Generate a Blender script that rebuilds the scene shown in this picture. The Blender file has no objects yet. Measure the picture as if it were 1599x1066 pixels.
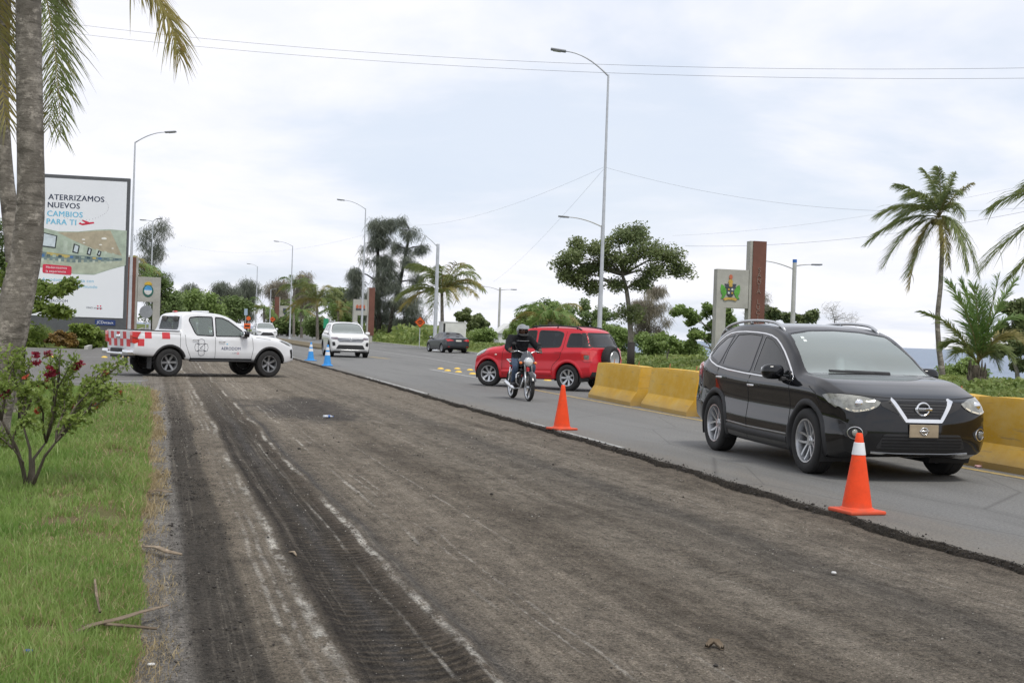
import bpy, bmesh, math, random
import numpy as np
from mathutils import Vector, Matrix
from mathutils.bvhtree import BVHTree
from mathutils.geometry import delaunay_2d_cdt
R = math.radians
PI = math.pi
scene = bpy.context.scene
COL = scene.collection
random.seed(11)
rng = np.random.default_rng(5)

# ------------------------------------------------------------------ camera
FPX, CAMH, ROLL, PITCH = 2050.0, 1.42, R(1.93), math.atan(11/2050.0)
cam_data = bpy.data.cameras.new('camera')
cam = bpy.data.objects.new('camera', cam_data)
COL.objects.link(cam)
cam_data.sensor_width = 36.0
cam_data.lens = FPX/1599.0*36.0
cam_data.clip_start = 0.1
cam_data.clip_end = 40000
_f = Vector((0, math.cos(PITCH), -math.sin(PITCH)))
_r0 = Vector((1, 0, 0))
_u0 = _r0.cross(_f)
_r = _r0*math.cos(ROLL)+_u0*math.sin(ROLL)
_u = -_r0*math.sin(ROLL)+_u0*math.cos(ROLL)
cam.matrix_world = Matrix(((_r.x, _u.x, -_f.x, 0), (_r.y, _u.y, -_f.y, 0), (_r.z, _u.z, -_f.z, CAMH), (0, 0, 0, 1)))
scene.camera = cam

# ------------------------------------------------------------------ world: hazy tropical sky, mostly thin cloud
SUN_EL, SUN_AZ = R(62), R(150)       # azimuth clockwise from +Y (the view direction)
world = bpy.data.worlds.new('World')
scene.world = world
world.use_nodes = True
wn, wl = world.node_tree.nodes, world.node_tree.links
wn.clear()
def wnode(t, **k):
    n = wn.new(t)
    for a, b in k.items():
        setattr(n, a, b)
    return n
w_out = wnode('ShaderNodeOutputWorld')
w_bg = wnode('ShaderNodeBackground')
w_sky = wnode('ShaderNodeTexSky', sky_type='NISHITA', sun_disc=False, sun_elevation=SUN_EL, sun_rotation=SUN_AZ)
w_sky.air_density, w_sky.dust_density, w_sky.ozone_density = 1.0, 2.0, 1.2
w_tc = wnode('ShaderNodeTexCoord')
w_sep = wnode('ShaderNodeSeparateXYZ')
wl.new(w_tc.outputs['Generated'], w_sep.inputs[0])
def wmath(op, a, b=None, c=None):
    n = wnode('ShaderNodeMath', operation=op)
    for i, x in enumerate((a, b, c)):
        if x is None: continue
        if isinstance(x, (int, float)): n.inputs[i].default_value = x
        else: wl.new(x, n.inputs[i])
    return n.outputs[0]
_z = wmath('ADD', wmath('MAXIMUM', w_sep.outputs[2], 0.0), 0.13)
w_cmb = wnode('ShaderNodeCombineXYZ')
wl.new(wmath('DIVIDE', w_sep.outputs[0], _z), w_cmb.inputs[0])
wl.new(wmath('DIVIDE', w_sep.outputs[1], _z), w_cmb.inputs[1])
def wnoise(scale, detail, rough, off, stretch=(1, 1, 1)):
    m = wnode('ShaderNodeMapping')
    m.inputs['Location'].default_value = off
    m.inputs['Scale'].default_value = stretch
    wl.new(w_cmb.outputs[0], m.inputs[0])
    n = wnode('ShaderNodeTexNoise')
    n.inputs['Scale'].default_value = scale
    n.inputs['Detail'].default_value = detail
    n.inputs['Roughness'].default_value = rough
    n.inputs['Distortion'].default_value = 0.3
    wl.new(m.outputs[0], n.inputs['Vector'])
    return n.outputs[0]
def wramp(src, stops):
    n = wnode('ShaderNodeValToRGB')
    n.color_ramp.interpolation = 'EASE'
    e = n.color_ramp.elements
    while len(e) < len(stops): e.new(0.5)
    for el, (p, c) in zip(e, stops):
        el.position = p; el.color = c
    wl.new(src, n.inputs[0])
    return n.outputs[0]
def wmix(fac, a, b, mode='MIX'):
    n = wnode('ShaderNodeMix', data_type='RGBA', blend_type=mode)
    for s, x in ((n.inputs[0], fac), (n.inputs[6], a), (n.inputs[7], b)):
        if isinstance(x, (int, float)): s.default_value = x
        elif isinstance(x, tuple): s.default_value = x
        else: wl.new(x, s)
    return n.outputs[2]
n_big = wnoise(0.75, 6, 0.55, (3.1, 1.7, 0), (1, 0.8, 1))
n_fine = wnoise(1.9, 7, 0.6, (7.3, 4.2, 0), (1, 0.7, 1))
n_dark = wnoise(1.3, 5, 0.5, (1.4, 9.4, 0), (1, 0.9, 1))
sky_scaled = wmix(1.0, w_sky.outputs[0], (0.1, 0.1, 0.1, 1), 'MULTIPLY')
hazy_blue = wmix(0.62, sky_scaled, (0.72, 0.83, 1.0, 1))
cloud_col = wramp(n_fine, [(0.30, (0.84, 0.86, 0.945, 1)), (0.55, (0.90, 0.905, 0.96, 1)), (0.75, (0.95, 0.94, 0.955, 1))])
cover = wramp(n_big, [(0.36, (0.38, 0.38, 0.38, 1)), (0.58, (1, 1, 1, 1))])
sky_a = wmix(cover, hazy_blue, cloud_col)
grey = wramp(n_dark, [(0.58, (0, 0, 0, 1)), (0.80, (0.5, 0.5, 0.5, 1))])
sky_b = wmix(grey, sky_a, (0.66, 0.72, 0.84, 1))
wl.new(sky_b, w_bg.inputs[0])
w_bg.inputs[1].default_value = 0.88
wl.new(w_bg.outputs[0], w_out.inputs[0])

# ------------------------------------------------------------------ sun (veiled)
sd = bpy.data.lights.new('sun', 'SUN')
sd.energy = 1.5
sd.angle = R(14)
sd.color = (1.0, 0.965, 0.9)
sun = bpy.data.objects.new('sun', sd)
COL.objects.link(sun)
_sd = Vector((math.sin(SUN_AZ)*math.cos(SUN_EL), math.cos(SUN_AZ)*math.cos(SUN_EL), math.sin(SUN_EL)))
sun.rotation_euler = _sd.to_track_quat('Z', 'Y').to_euler()
vs = scene.view_settings
vs.view_transform = 'Standard'; vs.look = 'None'; vs.gamma = 1.0; vs.use_curve_mapping = False
vs.exposure = 0.35
scene.cycles.max_bounces = 6
scene.cycles.transparent_max_bounces = 12
scene.cycles.use_adaptive_sampling = True

# ------------------------------------------------------------------ frames of reference
TH = R(15.1)                      # the road runs 15.1 degrees to the left of the view
CT, ST = math.cos(TH), math.sin(TH)
def rd(v, u, z=0.0):              # road frame (across, along) -> world
    return Vector((v*CT-u*ST, v*ST+u*CT, z))
def ray(px, py):                  # photograph pixel -> direction (used to survey positions)
    dx, dy = px-799.5, py-533.0
    a = dx*math.cos(ROLL)+dy*math.sin(ROLL); b = -dx*math.sin(ROLL)+dy*math.cos(ROLL)
    return Vector((a, FPX*math.cos(PITCH)-b*math.sin(PITCH), -(FPX*math.sin(PITCH)+b*math.cos(PITCH))))
def gp(px, py, z=0.0):            # surveyed point on the ground
    d = ray(px, py); t = (z-CAMH)/d.z
    return Vector((d.x*t, d.y*t, z))
def at(px, py, Y):                # surveyed point at a given distance
    d = ray(px, py); t = Y/d.y
    return Vector((d.x*t, Y, CAMH+d.z*t))

# ------------------------------------------------------------------ object helpers
def tag(o, label=None, cat=None, group=None, kind=None):
    if label: o['label'] = label
    if cat: o['category'] = cat
    if group: o['group'] = group
    if kind: o['kind'] = kind
    return o
def thing(name, label, cat, loc=(0, 0, 0), rz=0.0, group=None):
    o = bpy.data.objects.new(name, None)
    o.empty_display_size = 0.2
    COL.objects.link(o)
    o.location = loc; o.rotation_euler = (0, 0, rz)
    return tag(o, label, cat, group)
def link(name, me, m, parent=None, smooth=False, loc=None, rot=None):
    o = bpy.data.objects.new(name, me)
    COL.objects.link(o)
    ms = m if isinstance(m, (list, tuple)) else [m]
    if not me.materials:
        for x in ms: me.materials.append(x)
    if smooth:
        me.polygons.foreach_set('use_smooth', [True]*len(me.polygons))
    if parent: o.parent = parent
    if loc is not None: o.location = loc
    if rot is not None: o.rotation_euler = rot
    return o
def copy_tree(o, parent=None):
    c = o.copy()
    COL.objects.link(c)
    c.parent = parent
    for ch in list(o.children):
        copy_tree(ch, c)
    return c

class MB:
    """collects shapes and links them as one mesh object"""
    def __init__(s): s.v = []; s.f = []; s.mi = []; s.m = 0
    def add(s, vs, fs, M=None):
        b = len(s.v)
        s.v += [tuple(M @ Vector(p)) for p in vs] if M else [tuple(p) for p in vs]
        s.f += [tuple(b+i for i in f) for f in fs]
        s.mi += [s.m]*len(fs)
        return s
    def box(s, c, d, M=None, bev=0.0, taper=None):
        x, y, z = d[0]/2, d[1]/2, d[2]/2
        if bev > 0:
            b = min(bev, x*.9, y*.9, z*.9)
            vs = []; 
            for sz in (-1, 1):
                for (ax, ay) in ((x-b, y), (x, y-b)):
                    pass
            bm = bmesh.new()
            bmesh.ops.create_cube(bm, size=1.0)
            for v_ in bm.verts: v_.co = Vector((v_.co.x*2*x, v_.co.y*2*y, v_.co.z*2*z))
            bmesh.ops.bevel(bm, geom=bm.edges[:], offset=b, segments=2, affect='EDGES', profile=0.5)
            if taper:
                for v_ in bm.verts:
                    k = (v_.co.z+z)/(2*z)
                    v_.co.x *= 1+(taper[0]-1)*k; v_.co.y *= 1+(taper[1]-1)*k
            bm.verts.index_update()
            vs = [(v_.co.x+c[0], v_.co.y+c[1], v_.co.z+c[2]) for v_ in bm.verts]
            fs = [tuple(v_.index for v_ in f.verts) for f in bm.faces]
            bm.free()
            return s.add(vs, fs, M)
        t = taper or (1, 1)
        vs = [(c[0]+sx*x*(t[0] if sz > 0 else 1), c[1]+sy*y*(t[1] if sz > 0 else 1), c[2]+sz*z) for sz in (-1, 1) for sy in (-1, 1) for sx in (-1, 1)]
        fs = [(0, 2, 3, 1), (4, 5, 7, 6), (0, 1, 5, 4), (2, 6, 7, 3), (0, 4, 6, 2), (1, 3, 7, 5)]
        return s.add(vs, fs, M)
    def tube(s, pts, r, n=8, M=None, caps=True):
        pts = [Vector(p) for p in pts]
        rs = r if isinstance(r, (list, tuple)) else [r]*len(pts)
        up = None; vs = []; fs = []
        for i, p in enumerate(pts):
            t = (pts[min(i+1, len(pts)-1)]-pts[max(i-1, 0)])
            if t.length < 1e-9: t = Vector((0, 0, 1))
            t.normalize()
            if up is None:
                up = t.orthogonal().normalized()
            else:
                up = (up-t*up.dot(t))
                up = up.normalized() if up.length > 1e-6 else t.orthogonal().normalized()
            w = t.cross(up)
            for k in range(n):
                a = 2*PI*k/n
                vs.append(p+(up*math.cos(a)+w*math.sin(a))*rs[i])
        for i in range(len(pts)-1):
            for k in range(n):
                a, b = i*n+k, i*n+(k+1) % n
                fs.append((a, b, b+n, a+n))
        if caps:
            fs.append(tuple(range(n-1, -1, -1))); q = (len(pts)-1)*n
            fs.append(tuple(range(q, q+n)))
        return s.add(vs, fs, M)
    def lathe(s, prof, n=24, M=None, axis='Z', closed=False, arc=None):
        vs = []; fs = []
        full = arc is None
        a0, a1 = arc or (0, 2*PI)
        m = n if full else n+1
        for k in range(m):
            a = a0+(a1-a0)*k/n
            c, d = math.cos(a), math.sin(a)
            for (r_, h) in prof:
                vs.append({'Z': (r_*c, r_*d, h), 'Y': (r_*c, h, r_*d), 'X': (h, r_*c, r_*d)}[axis])
        L = len(prof)
        for k in range(n):
            k2 = (k+1) % m
            for i in range(L-1 if not closed else L):
                j = (i+1) % L
                fs.append((k*L+i, k2*L+i, k2*L+j, k*L+j))
        return s.add(vs, fs, M)
    def prism(s, poly, h0, h1, axis='Z', M=None):
        n = len(poly)
        def P(p, h): return {'Z': (p[0], p[1], h), 'Y': (p[0], h, p[1]), 'X': (h, p[0], p[1])}[axis]
        vs = [P(p, h0) for p in poly]+[P(p, h1) for p in poly]
        fs = [tuple(range(n-1, -1, -1)), tuple(range(n, 2*n))]
        fs += [(i, (i+1) % n, n+(i+1) % n, n+i) for i in range(n)]
        return s.add(vs, fs, M)
    def ellip(s, c, r, M=None, nu=14, nv=9, p=1.0):
        vs = []; fs = []
        sg = lambda x: math.copysign(abs(x)**p, x)
        for j in range(nv+1):
            ph = -PI/2+PI*j/nv
            for i in range(nu):
                a = 2*PI*i/nu
                vs.append((c[0]+r[0]*sg(math.cos(ph))*sg(math.cos(a)), c[1]+r[1]*sg(math.cos(ph))*sg(math.sin(a)), c[2]+r[2]*sg(math.sin(ph))))
        for j in range(nv):
            for i in range(nu):
                fs.append((j*nu+i, j*nu+(i+1) % nu, (j+1)*nu+(i+1) % nu, (j+1)*nu+i))
        return s.add(vs, fs, M)
    def mesh(s, name):
        me = bpy.data.meshes.new(name)
        me.from_pydata(s.v, [], s.f)
        if any(s.mi): me.polygons.foreach_set('material_index', s.mi)
        bm = bmesh.new(); bm.from_mesh(me)
        bmesh.ops.remove_doubles(bm, verts=bm.verts[:], dist=1e-6)
        bmesh.ops.recalc_face_normals(bm, faces=bm.faces[:])
        bm.to_mesh(me); bm.free()
        return me
    def build(s, name, m, parent=None, smooth=False, loc=None, rot=None, sharp=None):
        me = s.mesh(name)
        o = link(name, me, m, parent, smooth, loc, rot)
        if smooth and sharp:
            try: me.set_sharp_from_angle(angle=R(sharp))
            except Exception: pass
        return o
def np_mesh(name, V, F):
    """V (n,3), F (m,3|4) numpy -> mesh"""
    me = bpy.data.meshes.new(name)
    V = np.ascontiguousarray(V, dtype=np.float32); F = np.ascontiguousarray(F, dtype=np.int32)
    k = F.shape[1]
    me.vertices.add(len(V)); me.vertices.foreach_set('co', V.ravel())
    me.loops.add(F.size); me.loops.foreach_set('vertex_index', F.ravel())
    me.polygons.add(len(F))
    me.polygons.foreach_set('loop_start', np.arange(0, F.size, k, dtype=np.int32))
    me.update(calc_edges=True); me.validate()
    return me
def pchip(pts):
    xs = [p[0] for p in pts]; ys = [p[1] for p in pts]; n = len(xs)
    if n == 1: return lambda x: ys[0]
    h = [xs[i+1]-xs[i] for i in range(n-1)]; d = [(ys[i+1]-ys[i])/h[i] for i in range(n-1)]
    m = [0]*n; m[0] = d[0]; m[-1] = d[-1]
    for i in range(1, n-1):
        if d[i-1]*d[i] <= 0: m[i] = 0
        else:
            a, b = 2*h[i]+h[i-1], h[i]+2*h[i-1]
            m[i] = (a+b)/(a/d[i-1]+b/d[i])
    def f(x):
        if x <= xs[0]: return ys[0]
        if x >= xs[-1]: return ys[-1]
        i = 0
        while x > xs[i+1]: i += 1
        t = (x-xs[i])/h[i]
        return ((1+2*t)*(1-t)**2*ys[i]+t*(1-t)**2*h[i]*m[i]+t*t*(3-2*t)*ys[i+1]+t*t*(t-1)*h[i]*m[i+1])
    return f

# ------------------------------------------------------------------ materials
class NT:
    """small node-tree helper"""
    def __init__(s, name):
        s.m = bpy.data.materials.new(name); s.m.use_nodes = True
        s.n, s.l = s.m.node_tree.nodes, s.m.node_tree.links
        s.b = s.n['Principled BSDF']; s.out = s.n['Material Output']
        s._co = None
    def node(s, t, **k):
        n = s.n.new(t)
        for a, b in k.items(): setattr(n, a, b)
        return n
    def put(s, sock, x):
        if isinstance(x, bpy.types.NodeSocket): s.l.new(x, sock)
        else: sock.default_value = x
    def co(s):
        if s._co is None: s._co = s.node('ShaderNodeTexCoord').outputs['Object']
        return s._co
    def world(s):
        return s.node('ShaderNodeNewGeometry').outputs['Position']
    def xyz(s, vec):
        n = s.node('ShaderNodeSeparateXYZ'); s.l.new(vec, n.inputs[0]); return n.outputs
    def map(s, vec, scale=(1, 1, 1), loc=(0, 0, 0)):
        n = s.node('ShaderNodeMapping'); s.l.new(vec, n.inputs[0])
        n.inputs['Scale'].default_value = scale; n.inputs['Location'].default_value = loc
        return n.outputs[0]
    def noise(s, scale, detail=4, rough=0.55, vec=None, dist=0.0):
        n = s.node('ShaderNodeTexNoise')
        s.l.new(vec if vec is not None else s.co(), n.inputs['Vector'])
        n.inputs['Scale'].default_value = scale; n.inputs['Detail'].default_value = detail
        n.inputs['Roughness'].default_value = rough; n.inputs['Distortion'].default_value = dist
        return n.outputs[0]
    def voro(s, scale, vec=None, out='Distance', feature='F1'):
        n = s.node('ShaderNodeTexVoronoi', feature=feature)
        s.l.new(vec if vec is not None else s.co(), n.inputs['Vector'])
        n.inputs['Scale'].default_value = scale
        return n.outputs[out]
    def math(s, op, a, b=None, c=None, clamp=False):
        n = s.node('ShaderNodeMath', operation=op, use_clamp=clamp)
        for i, x in enumerate((a, b, c)):
            if x is not None: s.put(n.inputs[i], x)
        return n.outputs[0]
    def ramp(s, src, stops, interp='LINEAR'):
        n = s.node('ShaderNodeValToRGB'); n.color_ramp.interpolation = interp
        e = n.color_ramp.elements
        while len(e) < len(stops): e.new(0.5)
        for el, (p, c) in zip(e, stops):
            el.position = p
            el.color = (c, c, c, 1) if isinstance(c, (int, float)) else (*c[:3], 1)
        s.l.new(src, n.inputs[0])
        return n.outputs[0]
    def mix(s, fac, a, b, mode='MIX'):
        n = s.node('ShaderNodeMix', data_type='RGBA', blend_type=mode)
        for k, x in ((0, fac), (6, a), (7, b)):
            if isinstance(x, tuple): x = (*x[:3], 1)
            s.put(n.inputs[k], x)
        return n.outputs[2]
    def bump(s, h, strength=0.3, dist=0.02, prev=None):
        n = s.node('ShaderNodeBump'); n.inputs['Strength'].default_value = strength
        n.inputs['Distance'].default_value = dist
        s.l.new(h, n.inputs['Height'])
        if prev is not None: s.l.new(prev, n.inputs['Normal'])
        s.l.new(n.outputs[0], s.b.inputs['Normal'])
        return n.outputs[0]
    def set(s, **k):
        names = dict(color='Base Color', rough='Roughness', metal='Metallic', spec='Specular IOR Level', coat='Coat Weight', coatr='Coat Roughness', alpha='Alpha', trans='Transmission Weight', ior='IOR', emit='Emission Color', estr='Emission Strength', sheen='Sheen Weight')
        for a, x in k.items():
            if isinstance(x, tuple): x = (*x[:3], 1)
            s.put(s.b.inputs[names[a]], x)
        return s.m
MAT = {}
def simple(name, col, rough=0.6, metal=0.0, var=0.12, scale=6.0, bump=0.0, spec=0.5, coat=0.0, fine=60.0):
    if name in MAT: return MAT[name]
    t = NT(name)
    n1 = t.noise(scale, 5, 0.6)
    lo = tuple(max(0, c*(1-var)) for c in col); hi = tuple(min(1, c*(1+var)) for c in col)
    t.set(color=t.ramp(n1, [(0.3, lo), (0.7, hi)]), rough=rough, metal=metal, spec=spec, coat=coat, coatr=0.05)
    if bump: t.bump(t.noise(fine, 4, 0.6), bump, 0.01)
    MAT[name] = t.m
    return t.m
def leafmat(name, c1, c2, c3=None, scale=0.7, trans=0.35, rough=0.45):
    t = NT(name)
    n1 = t.noise(scale, 3, 0.6, t.world()); n2 = t.noise(scale*9, 3, 0.6, t.world())
    base = t.ramp(n1, [(0.3, c1), (0.7, c2)])
    if c3: base = t.mix(t.ramp(n2, [(0.55, 0.0), (0.75, 0.8)]), base, c3)
    else: base = t.mix(t.ramp(n2, [(0.3, 0.0), (0.8, 0.5)]), base, tuple(c*1.35 for c in c2))
    t.set(color=base, rough=rough, spec=0.35)
    tr = t.node('ShaderNodeBsdfTranslucent'); t.l.new(base, tr.inputs[0])
    mx = t.node('ShaderNodeMixShader'); mx.inputs[0].default_value = trans
    t.l.new(t.b.outputs[0], mx.inputs[1]); t.l.new(tr.outputs[0], mx.inputs[2])
    t.l.new(mx.outputs[0], t.out.inputs[0])
    MAT[name] = t.m
    return t.m
# ================================================================== THE SETTING
def sines(a, b, seed, n=14, f0=0.5, f1=8.0):
    r = np.random.default_rng(seed)
    out = np.zeros(np.broadcast(a, b).shape)
    for i in range(n):
        f = f0*(f1/f0)**(i/(n-1)); an = r.uniform(0, 2*PI); ph = r.uniform(0, 2*PI)
        out += np.sin(2*PI*f*(a*math.cos(an)+b*math.sin(an))+ph)/(1+f)**0.8
    return out
def road_obj(name, me, m, **k):
    o = link(name, me, m, smooth=True, rot=(0, 0, TH), **k)
    return tag(o, kind='structure')
def grid_mesh(name, vs_, us_, zfun):
    V, U = np.meshgrid(vs_, us_)
    Z = zfun(V, U)
    P = np.stack([V.ravel(), U.ravel(), Z.ravel()], 1)
    nv, nu = len(vs_), len(us_)
    i = np.arange(nu-1)[:, None]*nv+np.arange(nv-1)[None]
    F = np.stack([i, i+1, i+nv+1, i+nv], -1).reshape(-1, 4)
    return np_mesh(name, P, F)

# ---- asphalt
def asphalt_mat(name, c0, c1, old=0.0, specks=0.5):
    t = NT(name)
    big = t.noise(0.35, 4, 0.6); lane = t.noise(1.0, 4, 0.6, t.map(t.co(), (1.3, 0.05, 1)))
    fine = t.noise(140, 3, 0.7); mid = t.noise(22, 4, 0.6)
    c = t.ramp(big, [(0.3, c0), (0.7, c1)])
    c = t.mix(t.ramp(lane, [(0.42, 0.0), (0.68, 0.45)]), c, tuple(x*0.72 for x in c0))
    c = t.mix(t.ramp(mid, [(0.45, 0.0), (0.75, 0.25)]), c, tuple(x*1.25 for x in c1))
    c = t.mix(t.ramp(fine, [(0.35, specks), (0.55, 0.0)]), c, tuple(x*0.6 for x in c0))
    c = t.mix(t.ramp(fine, [(0.62, 0.0), (0.75, specks)]), c, tuple(min(1, x*1.7) for x in c1))
    if not old:
        gx = t.xyz(t.co())
        edge_d = t.math('SUBTRACT', gx[0], 5.75)
        dn = t.noise(1.0, 5, 0.7, t.map(t.co(), (2.5, 0.7, 1)))
        dustm = t.ramp(t.math('ADD', t.math('MULTIPLY', edge_d, 0.5), t.math('MULTIPLY', dn, 0.9)), [(0.45, 0.65), (0.85, 0.0)])
        c = t.mix(dustm, c, (0.155, 0.135, 0.108))
        oil = t.noise(1.0, 4, 0.65, t.map(t.co(), (0.9, 0.10, 1), (4.1, 0.3, 0)))
        c = t.mix(t.ramp(oil, [(0.55, 0.0), (0.70, 0.45)]), c, tuple(x*0.55 for x in c0))
        grain = t.noise(42, 4, 0.85)
        c = t.mix(0.75, c, t.ramp(grain, [(0.33, 0.20), (0.5, 0.5), (0.67, 0.78)]), 'OVERLAY')
        spot = t.noise(6, 3, 0.6)
        c = t.mix(t.ramp(spot, [(0.70, 0.0), (0.76, 0.35)]), c, tuple(x*0.5 for x in c0))
        ck = t.voro(0.35, t.map(t.co(), (1.6, 0.6, 0.0), (.3, .8, 0)), 'Distance', 'DISTANCE_TO_EDGE')
        c = t.mix(t.ramp(ck, [(0.0, 0.5), (0.006, 0.0)]), c, (0.05, 0.048, 0.045))
    cr = t.voro(0.9, t.map(t.co(), (1, 1, 0.0)), 'Distance', 'DISTANCE_TO_EDGE')
    if old:
        c = t.mix(t.ramp(cr, [(0.0, 0.5*old), (0.012, 0.0)]), c, (0.03, 0.03, 0.03))
    t.set(color=c, rough=t.ramp(big, [(0.3, 0.75), (0.7, 0.88)]), spec=0.35)
    t.bump(fine, 0.35, 0.006)
    return t.m
M_ASPH = asphalt_mat('asphalt', (0.158, 0.157, 0.150), (0.20, 0.198, 0.188))
M_OLD = asphalt_mat('old_asphalt', (0.128, 0.123, 0.115), (0.17, 0.163, 0.15), 0.8)
FARK = pchip([(-30, 18.6), (30, 19.4), (60, 19.9), (86, 20.6), (111, 21.8), (147, 22.8), (200, 24.2), (264, 27.0), (320, 29.0)])
def curve_sheet(name, f0, f1, us_, z, m, nv=2, skirt=None, zf=None):
    P = []; F = []
    us_ = list(us_)
    for u in us_:
        a, b = f0(u), f1(u)
        for k in range(nv):
            v = a+(b-a)*k/(nv-1)
            P.append((v, u, z if zf is None else zf(v, u)))
    for i in range(len(us_)-1):
        for k in range(nv-1):
            q = i*nv+k
            F.append((q, q+1, q+nv+1, q+nv))
    if skirt:
        Q = []; G_ = []
        for i, u in enumerate(us_):
            p = P[i*nv]; k_ = random.random()
            Q += [(p[0]+0.006+0.016*random.random(), p[1], z+0.003), (p[0]-0.004, p[1], z-0.004), (p[0]-0.014-0.02*k_, p[1], z-0.03), (p[0]-0.03-0.035*k_, p[1], z-skirt)]
        for i in range(len(us_)-1):
            for k in range(3): G_.append((4*i+k, 4*i+k+1, 4*i+k+5, 4*i+k+4))
        mq = bpy.data.meshes.new('road_cut_edge'); mq.from_pydata(Q, [], G_); mq.update()
        tk = NT('cut_asphalt'); tn = tk.noise(40, 4, .7)
        tk.set(color=tk.ramp(tn, [(.35, (.022, .019, .016)), (.7, (.07, .06, .048))]), rough=.95, spec=.1); tk.bump(tn, 1.0, .03)
        road_obj('road_cut_edge', mq, tk.m)
    me = bpy.data.meshes.new(name); me.from_pydata(P, [], F); me.update()
    return road_obj(name, me, m)
_r = random.Random(3)
_ev = pchip([(-5, 5.5), (8, 5.57), (12, 5.66), (16, 5.77), (27, 5.82), (36, 5.95), (60, 6.02)])
def EDGE_V(u): return np.vectorize(_ev)(u)
def cut_edge(u):
    return _ev(u)+0.012*math.sin(u*9.1)+0.018*math.sin(u*3.3+1)+_r.uniform(-0.018, 0.018)
us_edge = [-4+0.06*i for i in range(int(44/0.06))]+[40+0.5*i for i in range(70)]+[75+5*i for i in range(50)]
road = curve_sheet('asphalt_road', cut_edge, lambda u: FARK(u), us_edge, 0.0, M_ASPH, nv=8, skirt=0.075)

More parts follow.
